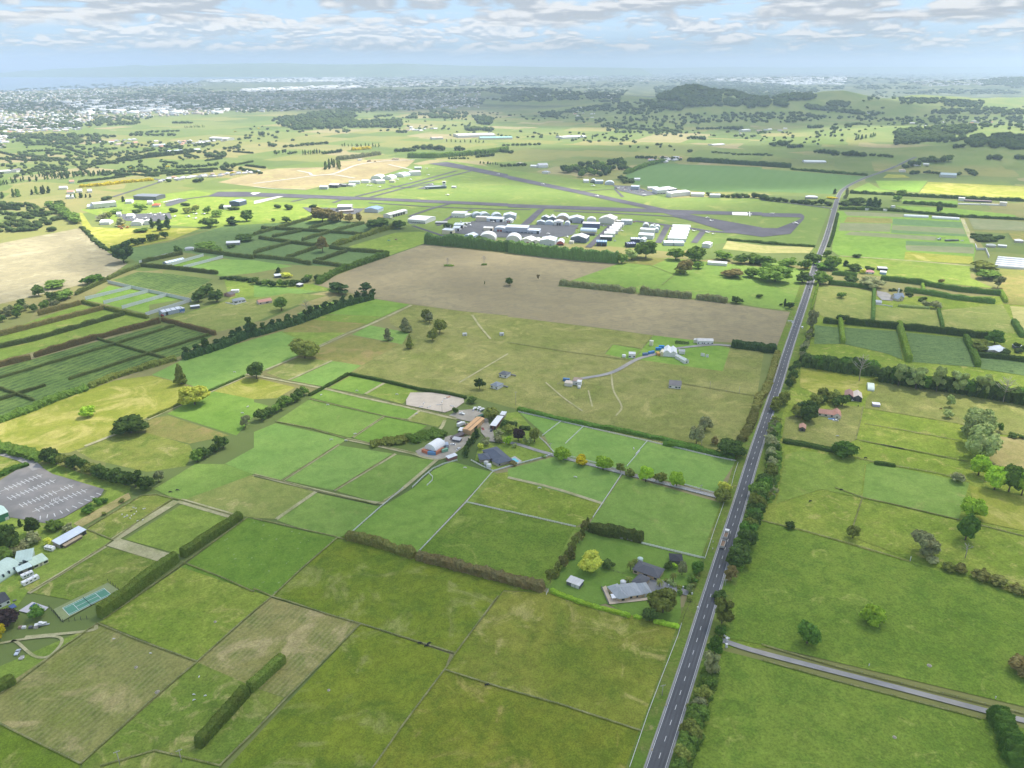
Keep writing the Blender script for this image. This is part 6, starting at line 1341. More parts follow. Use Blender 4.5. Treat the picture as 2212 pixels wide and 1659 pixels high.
# arena jumps
for i,(x,y,d,lb) in enumerate([(255,150,80,'white jump stand in the middle of the sand arena'),(215,200,20,'white jump at the left of the sand arena'),(330,205,50,'white jump at the lower edge of the sand arena'),(470,172,8,'long white jump in front of the floodlight'),(520,130,80,'white jump behind the floodlight'),(665,190,-20,'white jump at the right of the sand arena'),(570,80,10,'white rail jump at the back of the sand arena'),(610,62,30,'orange jump at the back of the sand arena')]):
    c=(.6,.2,.08) if 'orange' in lb else WH
    solid('horse_jump',lb,'horse jump',G('E1',x,y),R(d),[('stand',-1.8,-1.5,-.3,.3,0,1.5,c),('stand',1.5,1.8,-.3,.3,0,1.5,c),('pole',-1.5,1.5,-.15,.15,.5,.75,c),('pole',-1.5,1.5,-.15,.15,1.0,1.25,c)])
solid('woodpile','heap of pale split logs beside the green container','woodpile',G('E1',1140,400),R(10),[('log_heap',-3,3,-1.2,1.2,0,1.4,(.55,.48,.38)),('log_layer',-2,2,-.8,.8,1.4,2.1,(.6,.52,.42))])
# --- left edge
e,_=bld('farm_shed','green walled shed with a pale green roof beside the car park','E3',-130,585,100,496,13,5.6,'shed',roof='gable',rise=1.6,wall=(.08,.24,.14),rf=(.52,.66,.58),front='....G')
bld('long_shed','long narrow shed with a pale blue-white roof beside the goat paddock','E3',608,795,872,645,6.5,3.2,'shed',roof='mono',rise=.9,wall=(.33,.30,.26),rf=(.62,.68,.76),front='DDDDDD')
bld('stable','low tan roofed pens in front of the long white roofed shed','E3',660,790,830,690,2.6,1.8,'stable',roof='mono',rise=.3,wall=(.2,.15,.11),rf=(.45,.36,.24))
e,_=bld('barrel_building','pale green barrel roofed building with small dark windows','E3',-60,1180,222,1000,15,1.0,'building',roof='arch',rise=5.4,wall=(.5,.6,.52),rf=(.50,.62,.54))
for i in range(6):
    b=MB(); x=3+i*3.6; b.box(x,x+.9,-.02,2.2,2.2,3.9); b.obj('window',m_glass,e)
wing(e,'E3',160,985,330,950,11,3.4,roof='mono',rise=1.2,wall=(.5,.58,.52),rf=(.46,.58,.52)); wing(e,'E3',190,1062,330,1005,5,2.6,roof='mono',rise=.4,wall=(.3,.27,.22),rf=(.56,.68,.64),front='D.D')
bld('house','cream cottage with a pale green roof joined to the barrel building','E3',345,1000,490,935,8,2.6,'house',roof='mono',rise=.8,wall=(.66,.62,.42),rf=(.52,.64,.50),front='WdW')
def caravan(reg,x1,y1,x2,y2,label):
    e,L=frame(reg,x1,y1,x2,y2,'caravan',label,'caravan')
    b=MB(); b.prism([(0,.7),(L,.5),(L+.3,1.6),(L,3.0),(-.1,3.0),(-.3,1.8)],0,2.5,'y'); b.obj('body',m_white,e)
    for i in range(3): b=MB(); b.box(L*(.15+.27*i),L*(.15+.27*i)+1.1,-.05,.02,1.6,2.3); b.obj('window',m_glass,e)
    for i in range(2): b=MB(); b.box(L*(.25+.4*i),L*(.25+.4*i)+.9,.8,1.6,3.0,3.15); b.obj('roof_vent',col_m(GY),e)
    for s in(.1,2.2): link('wheel',wheel_mesh(),e,(L*.5,s,.34))
caravan('E3',245,1180,400,1100,'white motor caravan with dark windows, nearer of the pair'); caravan('E3',232,1110,345,1062,'white caravan behind the motor caravan, farther of the pair')
caravan('E3',450,812,528,828,'white flat trailer body lying on the grass')
e,_=bld('house','white walled house with a black roof at the picture edge','E3',-90,1440,108,1345,10,3.2,'house',roof='gable',rise=2.2,wall=WH,rf=(.06,.065,.075),front='w.w.w',side='w')
field('E3 190,1425 330,1335 490,1390 460,1420 290,1450',mat('pool_terrace',(.52,.50,.52),.08,.6),'pool_terrace'); field('E3 298,1385 345,1348 398,1365 345,1418',mat('pool_water_dark',(.03,.07,.17),.1,.4,.15,.5),'pool_water')
field('E3 80,1380 140,1350 175,1385 120,1405',mat('blue_cover',(.08,.12,.24),.1),'blue_cover')
solid('table','dark garden table set beside the black roofed house','table',G('E3',150,1320),.4,[('tabletop',-.9,.9,-.5,.5,.7,.78,DG),('leg',-.8,-.7,-.4,-.3,0,.7,DG),('leg',.7,.8,.3,.4,0,.7,DG)])
carpx('D1',155,490,100,(.55,.60,.66),'pale blue pickup parked on the grass loop track',ute=True)
solid('utility_trailer','small grey trailer behind the pale blue pickup','trailer',G('D1',190,540),R(100),[('bed',-1.4,1.4,-.9,.9,.5,.9,(.4,.38,.34)),('drawbar',1.4,2.6,-.06,.06,.5,.6,DG),('wheel',-.4,.3,-1.15,-.9,0,.65,(.03,.03,.03)),('wheel',-.4,.3,.9,1.15,0,.65,(.03,.03,.03)),('mudguard',-.6,.5,-1.25,-.9,.66,.75,WH),('mudguard',-.6,.5,.9,1.25,.66,.75,WH)])
boat('D1',360,255,20,'dark covered boat on a trailer beside the junk row',6); 
for x,c,lb in((210,WH,'white freezer like box in the junk row'),(270,DG,'dark heap of scrap in the junk row'),(315,(.5,.45,.4),'pale scrap box in the junk row'),(180,(.35,.25,.2),'rusty scrap at the end of the junk row')): solid('scrap_box',lb,'scrap',G('D1',x,272),.2,[('body',-1,1,-.7,.7,0,1,c),('lid',-.8,.9,-.5,.6,1,1.2,c)])
# tennis court
m_ct=mat('court_teal',(.10,.26,.175),.07,.4,.9); m_cs=mat('court_surround',(.25,.29,.13),.08,.3,.9)
field('E3 540,1410 1085,1142 1192,1212 628,1528',m_cs,'court_surround'); field('E3 630,1396 1045,1198 1122,1262 700,1472',m_ct,'tennis_court')
z=zn(); b=MB(); q=[G('E3',*c) for c in((630,1396),(1045,1198),(1122,1262),(700,1472))]
def lerp4(u,v): return q[0].lerp(q[1],u).lerp(q[3].lerp(q[2],u),v)
for a,c in [((0,0),(1,0)),((0,1),(1,1)),((0,0),(0,1)),((1,0),(1,1)),((0,.12),(1,.12)),((0,.88),(1,.88)),((.23,.12),(.23,.88)),((.77,.12),(.77,.88)),((.23,.5),(.77,.5))]: ribbon_mb(b,[lerp4(*a),lerp4(*c)],.2,z)
o=b.obj('court_lines',m_line); o['kind']='structure'
A,B=lerp4(.5,-.05),lerp4(.5,1.05); e=empty('tennis_net',A,0,'dark tennis net across the green court','net'); b=MB(); b.bar((0,0,.5),B-A+Vector((0,0,.5)),.08,1.0); b.obj('mesh',m_door,e)
for p in(Vector((0,0,0)),B-A): b=MB(); b.tube([p,p+Vector((0,0,1.15))],[.06,.06],5); b.obj('post',m_door,e)
wire_fence('tall dark netting fence at the near end of the tennis court','E3 500,1395 628,1535 900,1500',3,m_door,2.6,rank=False); wire_fence('tall netting fence at the far end of the tennis court','E3 1088,1130 1200,1215',3,m_door,2.6,rank=False)
# car park lines
z=zn(); b=MB()
for (x1,y1,x2,y2,n_) in [(-20,235,430,55,11),(92,297,560,108,11),(210,368,745,158,13),(325,432,880,203,12)]:
    A,B=G('E3',x1,y1),G('E3',x2,y2); ribbon_mb(b,[A,B],.4,z); d=(B-A).normalized(); s=Vector((d.y,-d.x,0))
    for i in range(n_):
        if (i*7+int(x1))%13==0: continue
        p=A.lerp(B,(i+.1)/n_); ribbon_mb(b,[p-s*3.4,p+s*3.4],.42,z)
P=[G('E3',*c) for c in((405,500),(475,485),(555,470),(625,440),(692,420),(765,385),(830,350),(893,318),(950,285),(1008,255))]
for i,p in enumerate(P): d=(P[min(i+1,9)]-P[max(i-1,0)]).normalized(); s=Vector((-d.y,d.x,0)); ribbon_mb(b,[p-s*1,p+s*4],.45,z)
A,B=G('E3',520,330),G('E3',610,295); d=(B-A).normalized(); s=Vector((-d.y,d.x,0))
for k in range(5): p=A.lerp(B,k/5); ribbon_mb(b,[p,p+s*3.5+d*1.6],.25,z)
o=b.obj('parking_lines',m_line); o['kind']='structure'
hedge('dense bushes behind the car park by the access road','C1 -100,30 80,60 250,105 380,140',4,9,l_mid,'hedge',.4); hedge('trimmed hedge along the car park edge','C1 -120,330 100,230 250,180',2.2,5,l_deep,'hedge',.25)
# --- meadow buildings
def hut(label,reg,x1,y1,x2,y2,D,h,cat='hut',name='hut',**k): return bld(name,label,reg,x1,y1,x2,y2,D,h,cat,**k)
hut('white walled cottage with a dark hipped roof, upper of the pair in the meadow','B2',2135,738,2200,752,8,3.2,'house','house',roof='hip',rise=2.2,wall=WH,rf=(.13,.14,.15),front='w.w')
hut('white walled cottage with a grey hipped roof, lower of the pair in the meadow','B2',2062,835,2120,852,9,3.2,'house','house',roof='hip',rise=2.2,wall=WH,rf=(.22,.25,.28),front='w.w')
for rg,x,y,lb in(('B3',40,728,'dark sloping ramp beside the upper cottage'),('B2',2180,825,'dark sloping ramp beside the lower cottage')): solid('loading_ramp',lb,'ramp',G(rg,x,y),R(-35),[('deck',-4,4,-.8,.8,.9,1.2,DG),('leg',-3.6,-3.3,-.6,.6,0,.9,DG),('leg',3.3,3.6,-.6,.6,0,.9,DG)])
hut('white hut with a sagging dark grey roof and a pole','B3',1400,836,1505,846,9,3.2,roof='mono',rise=1.4,wall=WH,rf=(.18,.17,.17),front='w.Ww')
pole('B3',1500,803,752,'pale mast beside the white hut with the dark roof',False); pole('B3',1758,842,778,'pale wooden pole in the meadow, nearer to the white hut',False); pole('B3',2013,882,820,'pale wooden pole in the meadow, nearer to the road',False)
hut('brown roofed white block in the small walled compound','B3',562,808,630,815,9,4,roof='flat',wall=WH,rf=(.32,.24,.2),front='.w.'); hut('cream low block at the front of the walled compound','B3',492,818,556,826,7,3,roof='flat',wall=(.72,.68,.6),rf=(.55,.48,.4))
container('B3',478,776,534,781,(.10,.22,.42),'blue container beside the walled compound'); tank('B3',620,838,1.5,2.2,'white round tank at the walled compound',WH); hut('white tower block at the corner of the walled compound','B3',600,818,634,822,5,4.2,roof='flat',wall=WH,rf=(.7,.7,.7))
wire_fence('rail fence round the walled compound in the meadow','B3 430,802 500,755 670,795 620,842 430,802',4,rank=False)
e,_=hut('white hall with twin gables in the fenced compound','B3',1352,560,1412,565,17,4.4,'hall','hall',roof='gable',ridge='y',rise=2.6,wall=(.78,.78,.78),rf=(.72,.74,.76),front='.'); wing(e,'B3',1412,565,1470,568,17,4.0,roof='gable',ridge='y',rise=2.4,wall=(.78,.78,.78),rf=(.70,.72,.74))
container('B3',1302,557,1326,556,(.58,.33,.10),'orange container left of the twin gabled hall',6); hut('cream hut between the orange container and the twin gabled hall','B3',1327,560,1350,562,9,4.2,roof='gable',ridge='y',rise=1,wall=(.72,.62,.4),rf=(.74,.68,.5))
container('B3',1178,558,1222,554,(.13,.20,.36),'dark blue container, left of four beside the gravel drive'); container('B3',1232,545,1278,535,(.08,.24,.52),'blue container, second of four beside the gravel drive'); container('B3',1289,508,1338,507,(.05,.28,.66),'bright blue container, third of four beside the gravel drive'); container('B3',1314,490,1362,492,(.04,.26,.66),'bright blue container, last of four beside the gravel drive')
hut('small white hut right of the twin gabled hall','B3',1489,540,1540,542,6,3,roof='gable',rise=1.2,wall=WH,rf=(.45,.46,.46)); hut('long white cabins stepping down the lawn, upper one','B3',1455,578,1495,598,4.5,3.2,roof='gable',rise=1.2,wall=WH,rf=(.66,.68,.64)); hut('long white cabins stepping down the lawn, lower one','B3',1497,603,1538,626,5,3.4,roof='gable',rise=1.4,wall=WH,rf=(.60,.66,.62),side='w')
hut('small cream tower hut on the upper lawn','B3',1231,466,1258,470,3.5,5,roof='flat',wall=(.74,.70,.5),rf=(.72,.7,.6)); hut('long white house with small windows by the ploughed field','B3',1650,456,1786,460,8,4.2,'house','house',roof='gable',rise=1.6,wall=WH,rf=(.66,.64,.62),front='w.ww.w.w'); hut('small cream annex at the long white house','B3',1615,441,1645,445,6,3,roof='flat',wall=(.72,.68,.55),rf=(.6,.6,.55))
hut('flat white hut with dark windows at the drive fork','B3',1052,573,1108,576,7,4,roof='flat',wall=(.78,.78,.78),rf=(.62,.63,.65),front='W.W'); tank('B3',1010,568,2.0,2.6,'white round dome beside the flat white hut',(.78,.78,.78))
for x,y,lb in((1690,556,'white upright panel, left of the group on the lawn'),(1703,560,'white upright panel, middle of the group on the lawn'),(1735,568,'white upright panel, right of the group on the lawn')): solid('display_panel',lb,'panel',G('B3',x,y),R(-20),[('board',-1.4,1.4,-.1,.1,.3,3.2,WH),('foot',-1.4,1.4,-.5,.5,0,.3,GY)])
for r,x,y,lb in(('B2',1836,378,'small white box hut on the meadow track'),('B2',2158,376,'small white box hut farther along the meadow track')): solid('box_hut',lb,'hut',G(r,x,y),.3,[('wall',-2.2,2.2,-1.6,1.6,0,2.5,WH),('roof',-2.4,2.4,-1.8,1.8,2.5,2.75,GY),('door',-.5,.5,-1.66,-1.6,0,2,DG)])
hedge('dark vegetable plot inside the fenced compound','B3 1455,440 1580,448',.5,9,DK,'vegetable_hedge',.5,cat='vegetable plot')
# --- right side
bld('barn','brown roofed dark barn, left half of the twin barn','B4',695,908,765,918,13,3.8,'barn',roof='gable',ridge='y',rise=2.3,wall=(.10,.10,.12),rf=(.33,.20,.17),front='D.D'); bld('barn','pale roofed dark barn, right half of the twin barn','B4',768,919,840,928,13,3.8,'barn',roof='gable',ridge='y',rise=2.3,wall=(.10,.10,.12),rf=(.62,.54,.46),front='D.D')
bld('polytunnel','pale green white plastic tunnel house beside the twin barn','B4',890,835,945,842,17,1.2,'tunnel house',roof='arch',rise=2.6,wall=(.66,.72,.62),rf=(.66,.74,.64))
e,_=bld('house','white walled house with a salmon tiled roof among dark trees','B4',475,1045,600,1062,9,2.8,'house',roof='gable',rise=2.2,wall=(.68,.62,.52),rf=(.46,.24,.18),front='w.W.w'); wing(e,'B4',600,1066,664,1074,12,2.8,roof='gable',ridge='y',rise=2.2,wall=(.68,.62,.52),rf=(.46,.24,.18),front='.w.')
bld('shed','small shed with a salmon roof and dark walls on the grass','B4',312,1172,364,1180,8,2.8,'shed',roof='gable',ridge='y',rise=1.4,wall=(.13,.12,.12),rf=(.48,.27,.2),front='.D.')
bld('glasshouse','long low white and lilac trailer like shed on the lane','B4',935,968,995,974,5,2.2,'shed',roof='flat',wall=(.5,.45,.6),rf=(.76,.74,.8)); carpx('B4',752,918,175,WH,'white car in front of the twin barn'); carpx('B4',620,1088,170,WH,'white car before the salmon roofed house'); solid('pool','blue pool tub beside the salmon roofed house','pool',G('B4',590,1076),R(-12),[('rim',-3,3,-1.2,1.2,0,.8,(.5,.55,.6)),('water',-2.8,2.8,-1,1,.8,.84,(.06,.16,.35))])
bld('house','gabled stone house with a steep slate roof and white chimney','E8',432,288,556,276,8,3.4,'house',roof='gable',ridge='x',rise=4.2,wall=STN,rf=(.30,.35,.42),front='w.d.w'); wing(S.objects['house.%03d'%(len([o for o in S.objects if o.name.startswith('house')])-1)] if False else [o for o in S.objects if o.get('label','').startswith('gabled stone')][0],'E8',470,305,545,296,8,3.0,roof='gable',ridge='y',rise=4.0,wall=STN,rf=(.36,.41,.47),front='w')
solid('chimney_stack','tall white chimney rising behind the slate roofed house','chimney',G('E8',472,225),R(-5),[('shaft',-.8,.8,-.6,.6,-.2,9.5,WH),('cap',-.95,.95,-.75,.75,9.5,9.9,WH),('pot',-.2,.2,-.2,.2,9.9,10.6,(.5,.3,.2))])
bld('garage','grey roofed garage at the hedge beside the gabled house','E8',165,345,245,352,9,2.8,'garage',roof='gable',ridge='x',rise=1.8,wall=(.62,.62,.58),rf=(.40,.44,.48),front='G.G'); rail_fence('white board fence below the grey roofed garage','E8 165,352 280,362 400,382',5,(.4,.8,1.2),th=.3)
field('E8 185,160 330,190 420,250 400,300 250,290 190,230',m_gravel,'gravel_court')
e,_=bld('house','house with a bright white multi-pitched roof behind the orchard','E8',1705,1010,1968,1000,9,2.8,'house',roof='hip',rise=2.4,wall=(.4,.38,.36),rf=(.72,.75,.80)); wing(e,'E8',1720,960,1830,1000,9,2.9,roof='gable',ridge='y',rise=2.2,wall=(.4,.38,.36),rf=(.70,.73,.78)); wing(e,'E8',1850,1030,1970,1022,8,2.6,roof='hip',rise=2,wall=(.4,.38,.36),rf=(.66,.70,.76))
bld('shed','small white roofed shed at the picture edge behind the orchard','E8',2080,958,2195,962,6,2.6,'shed',roof='mono',rise=.5,wall=DG,rf=RW)
bld('house','cottage with a pink roof between garden trees','A4',877,1026,945,1030,9,2.8,'house',roof='hip',rise=2.6,wall=WH,rf=(.50,.25,.24),front='w.w'); bld('shed','white shed left of the pink roofed cottage','A4',815,1003,852,1005,8,3,'shed',roof='gable',ridge='y',rise=1,wall=WH,rf=RW); bld('shed','dark open shed with a pale roof behind the pink roofed cottage','A4',980,998,1058,1002,9,3.6,'shed',roof='mono',rise=.6,wall=(.12,.12,.14),rf=(.55,.56,.58),front='DD'); bld('shed','white shed with a blue front in the cottage yard','A4',998,1030,1048,1034,8,3.4,'shed',roof='mono',rise=.4,wall=(.30,.42,.66),rf=RW)
for x1,y1,x2,y2,lb in((1200,547,1404,557,'left'),(1436,561,1664,574,'right')): bld('polytunnel',f'long white plastic tunnel house, {lb} of two by the vegetable plots','A4',x1,y1,x2,y2,9,1,'tunnel house',roof='arch',ridge='x',rise=4,wall=(.76,.78,.78),rf=(.74,.77,.78))
for i in range(5): bld('polytunnel','wide white plastic tunnel house at the picture edge, one of a block','A4',1965+i*6,972-i*17,2330,1000-i*17,7,1.6,'tunnel house','white tunnel houses at the picture edge',roof='arch',ridge='x',rise=3,wall=(.72,.74,.74),rf=(.70,.72,.73))
bld('shed','white shed at the left of the nursery yard','A4',1655,408,1708,412,14,6,'shed',roof='flat',wall=WH,rf=RW); bld('shed','cream square shed at the right of the nursery yard','A4',2005,450,2064,454,12,7,'shed',roof='flat',wall=(.74,.70,.62),rf=(.72,.7,.66)); bld('long_shed','low dark shed row across the nursery yard','A4',1710,415,1940,425,8,3,'shed',roof='mono',rise=.4,wall=DG,rf=(.3,.22,.24)); bld('long_shed','low white benches along the nursery yard','A4',1660,440,1840,446,5,2,'shed',roof='flat',wall=WH,rf=(.72,.72,.7))
bld('long_shed','low white glasshouse along the nursery yard edge','A4',1850,445,2000,450,5,2.4,'shed',roof='flat',wall=WH,rf=(.72,.72,.7)); bld('house','grey roofed house beside the dark orchard trees','A4',1898,800,1975,805,10,3,'house',roof='hip',rise=2.4,wall=(.5,.48,.44),rf=(.38,.42,.40)); bld('shed','long pale shed right of the grey roofed house','A4',1990,800,2064,806,8,3,'shed',roof='gable',rise=1,wall=GY,rf=RW); bld('house','white roofed house at the picture edge by the nursery','A4',2135,760,2205,765,10,3,'house',roof='hip',rise=2.4,wall=(.55,.5,.45),rf=RW)
rail_fence('solid white windbreak wall zigzagging to the tunnel houses','A4 1798,788 1812,825 1888,826 1915,892',8,(.5,1.2,1.9,2.6,3.3),th=.7)
solid('tractor','grey harvester with a raised conveyor in the vegetable plots','tractor',G('A4',1492,742),R(10),[('body',-3,3,-1.6,1.6,1,3.2,(.6,.62,.62)),('cab',1,2.6,-1.2,1.2,3.2,4.8,(.5,.52,.54)),('conveyor',-8,-3,-.5,.5,2.6,3.2,DG),('wheel',-2.4,-.8,-2,-1.6,0,1.7,(.03,.03,.03)),('wheel',1,2.6,-2,-1.6,0,1.7,(.03,.03,.03)),('boom',3,12,-.4,.4,3.6,4.1,(.14,.12,.12))])
solid('crate_stack','row of dark crates beside the harvester','crates',G('A4',1600,750),R(8),[('crate',-12,-4,-2,2,0,3,DG),('crate',-4,4,-2,2,0,3.2,(.10,.12,.11)),('crate',4,12,-2,2,0,2.8,DG)])
carpx('A4',1690,750,10,WH,'white truck like van at the end of the dark crates',van=True); carpx('A4',1718,600,60,WH,'white car on the track beside the grey plots'); carpx('A4',1725,635,60,WH,'second white car on the track beside the grey plots')
bld('hangar_shed','wide grey-blue shed on the slope beyond the round track','A4',1505,210,1640,216,25,7,'shed',roof='gable',ridge='x',rise=4,wall=(.5,.52,.52),rf=(.36,.46,.50)); bld('house','white house near the bend of the far road','A4',1160,166,1212,168,16,5,'house',roof='hip',rise=3,wall=WH,rf=(.5,.42,.36)); bld('shed','white curved shed beside the far road','A4',1285,115,1340,118,20,3,'shed',roof='arch',rise=5,wall=WH,rf=RW); bld('long_shed','low white roof on the far pasture slope','A4',1365,108,1412,110,14,4,'shed',roof='flat',wall=WH,rf=RW)
for x,y,lb in((885,488,'left'),(1040,495,'middle'),(1105,465,'right')): solid('caravan_hut',f'small white hut in the roadside hedge, {lb} of three','hut',G('A4',x,y),.2,[('wall',-4,4,-2,2,0,3.6,WH),('roof',-4.2,4.2,-2.2,2.2,3.6,4,WH)])
# --- left, behind the paddocks
bld('farm_shed','grey shed with a white striped roof below the white cloth strips','B1',1420,210,1590,172,11,4.6,'shed',roof='gable',ridge='x',rise=1.6,wall=(.42,.46,.52),rf=(.62,.66,.70),front='.D.....',sky=(6,(.3,.33,.38))); bld('shed','blue and white lean-to at the end of the grey striped shed','B1',1570,178,1612,166,7,4,'shed',roof='mono',rise=.5,wall=(.10,.2,.42),rf=RW); bld('shed','flat white roofed shelter beside the farm track','B1',1665,150,1742,140,6,3,'shed',roof='flat',wall=DG,rf=(.74,.76,.78))
carpx('B1',1590,180,20,WH,'white car beside the blue and white lean-to'); solid('tractor','red farm machine beside the grey striped shed','tractor',G('B1',1415,212),R(20),[('body',-1.8,1.8,-.9,.9,.7,1.7,(.45,.08,.05)),('cab',-1.4,.2,-.8,.8,1.7,2.8,(.3,.06,.05)),('wheel',-1.6,-.3,-1.3,-.9,0,1.3,(.03,.03,.03)),('wheel',-1.6,-.3,.9,1.3,0,1.3,(.03,.03,.03))])
bld('house','grey roofed house with a white veranda on a terrace','A1',2040,1318,2140,1302,9,3.2,'house',roof='hip',rise=2.4,wall=(.72,.72,.7),rf=(.32,.35,.37),front='WwW'); rail_fence('white terrace wall round the grey roofed house','B1 1965,95 2050,112 2145,85',6,(.4,.9),th=.5)
bld('house','brown roofed cottage behind the terrace house','A1',1950,1250,2010,1260,8,3,'house',roof='gable',ridge='y',rise=2.4,wall=(.5,.3,.25),rf=(.16,.14,.14),front='w.'); bld('shed','white flat roofed pavilion behind the terrace house','A1',2015,1225,2080,1222,6,3,'shed',roof='flat',wall=WH,rf=(.76,.76,.76))
bld('house','salmon roofed farmhouse left of the round tree','B2',45,112,160,92,9,3,'house',roof='gable',ridge='x',rise=2.2,wall=(.6,.5,.44),rf=(.58,.30,.22),front='w.W.'); bld('house','small white roofed house hidden in the garden belt','A2',185,1096,240,1090,8,3,'house',roof='mono',rise=1,wall=(.16,.18,.22),rf=RW,front='WW'); bld('shed','little white roofed shelter in the garden belt','A2',368,1168,402,1176,6,3,'shed',roof='mono',rise=.8,wall=(.12,.12,.12),rf=(.7,.7,.7))
bld('glasshouse','glasshouse with a striped white and blue glass roof','A1',1455,985,1612,948,10,3.4,'glasshouse',roof='gable',ridge='x',rise=1.8,wall=(.35,.38,.42),rf=(.72,.78,.86),sky=(5,(.4,.46,.56))); bld('house','white house in the dark trees of the hedged blocks','A1',1612,855,1682,852,9,3,'house',roof='hip',rise=2,wall=WH,rf=(.5,.52,.54)); bld('barn','white roofed barn under the dark trees of the hedged blocks','A1',1972,812,2090,806,14,4,'barn',roof='gable',ridge='x',rise=2,wall=(.3,.3,.3),rf=(.74,.75,.76))
# white cloth windbreaks
m_cloth=mat('windbreak_cloth',(.62,.65,.64),.05,.4,.8,.1)
def screen(label,reg,x1,y1,x2,y2,h=4.6):
    A,B=G(reg,x1,y1),G(reg,x2,y2); e=empty('windbreak_screen',A,math.atan2((B-A).y,(B-A).x),label,'windbreak'); L=(B-A).length
    b=MB(); b.box(0,L,-.06,.06,.2,h); b.obj('cloth',m_cloth,e); pm=None
    for i in range(int(L/9)+1):
        if pm is None: b=MB(); b.box(-.1,.1,.07,.27,-.2,h+.2); pm=b.mesh('post',mat('grey_post',(.3,.3,.29),.1))
        link('post',pm,e,(min(L,i*9),0,0))
for lb,a in [('white cloth windbreak across the green strips, first from the brown hedge',(745,1287,1145,1190)),('white cloth windbreak across the green strips, second from the brown hedge',(905,1322,1300,1220)),('white cloth windbreak across the green strips, third from the brown hedge',(1065,1365,1460,1252)),('white cloth windbreak across the green strips, beside the grey shed',(1270,1425,1668,1300)),('white cloth windbreak along the back of the green strips',(940,1140,1662,1300)),
 ('white cloth windbreak on the glasshouse block, farthest',(1215,968,1510,890)),('white cloth windbreak on the glasshouse block, middle',(1440,1003,1775,905)),('white cloth windbreak on the glasshouse block, nearest',(1600,1012,1945,920))]: screen(lb,'A1',*a)
# --- airfield, hangars in front of the runway
hg=lambda lb,r,x1,y1,x2,y2,D,h,**k: bld('hangar',lb,r,x1,y1,x2,y2,D,h,'hangar',**k)
hg('grey barrel roofed hangar, left of three behind the cream block','E4',600,215,735,210,18,2,roof='arch',ridge='y',rise=7.5,wall=(.4,.45,.5),rf=(.55,.6,.66)); hg('grey barrel roofed hangar, middle of three behind the cream block','E4',705,222,860,214,20,2,roof='arch',ridge='y',rise=8,wall=(.4,.45,.5),rf=(.55,.6,.66)); hg('grey barrel roofed hangar, right of three behind the cream block','E4',880,224,1025,220,20,2,roof='arch',ridge='y',rise=7.5,wall=(.4,.45,.5),rf=(.55,.6,.66))
bld('office_block','white two-storey flat roofed airfield block on the grass','E4',285,207,482,213,26,8,'building',roof='flat',wall=WH,rf=(.62,.64,.66),front='w.ww...d'); bld('office_block','low white annex right of the flat roofed block','E4',482,213,588,190,10,4.5,'building',roof='mono',rise=1,wall=WH,rf=RW)
bld('office_block','cream windowless block facing the apron','E4',637,263,795,268,13,8,'building',roof='flat',wall=CR_,rf=(.66,.64,.6)); hg('white fronted hangar with dark doors right of the cream block','E4',796,270,1030,280,15,6.5,roof='mono',ridge='x',rise=1.2,wall=(.66,.7,.74),rf=(.66,.72,.78),front='.DD.D')
hg('grey gabled hangar beside the taxiway','E4',1035,240,1215,243,26,8,roof='gable',ridge='y',rise=3,wall=(.42,.45,.52),rf=(.60,.64,.70)); hg('small white hangar with a red door beside the taxiway','E4',1060,287,1165,292,14,5,roof='gable',ridge='y',rise=2.6,wall=WH,rf=(.7,.7,.7),front='.RR.')
bld('long_shed','long low grey shed beside the dark airfield tree','E4',52,305,222,306,9,3.2,'shed',roof='mono',rise=.6,wall=(.22,.22,.22),rf=(.45,.46,.46)); hg('cream hangar with a pale roof at the apron corner','E4',150,445,300,455,13,7,roof='mono',ridge='x',rise=.8,wall=CR_,rf=(.66,.70,.74),front='...D'); hg('pale roofed hangar behind the cream corner one','E4',305,410,400,412,16,6,roof='mono',ridge='x',rise=.8,wall=(.5,.52,.54),rf=(.62,.68,.74),front='..D'); hg('striped roof hangar by the parked jet','E4',320,365,455,368,16,6.5,roof='mono',ridge='x',rise=.8,wall=(.6,.6,.58),rf=(.64,.70,.78),front='..D',sky=(6,(.4,.46,.52))); bld('shed','low white lean-to left of the striped roof hangar','E4',195,362,270,365,12,4,'shed',roof='mono',rise=.8,wall=GY,rf=RW)
hg('small cream gabled hangar standing on the apron','E4',748,407,880,411,14,6,roof='gable',ridge='x',rise=1.4,wall=CR_,rf=(.74,.73,.70),front='...D',sky=(6,(.55,.55,.54))); hg('low pale hangar with red doors standing on the apron','E4',905,413,1062,420,18,5.5,roof='arch',ridge='y',rise=2.6,wall=(.55,.58,.62),rf=(.60,.64,.68),front='.RR.'); hg('large grey hangar with a row of sliding doors on the apron','E4',1068,428,1388,441,20,10,roof='mono',ridge='x',rise=1.0,wall=(.46,.5,.58),rf=(.62,.68,.76),front='WWWWWW'); hg('lower pale extension right of the large grey hangar','E4',1392,442,1560,450,16,6,roof='mono',ridge='x',rise=.8,wall=(.5,.54,.6),rf=(.64,.70,.78),front='WW.D')
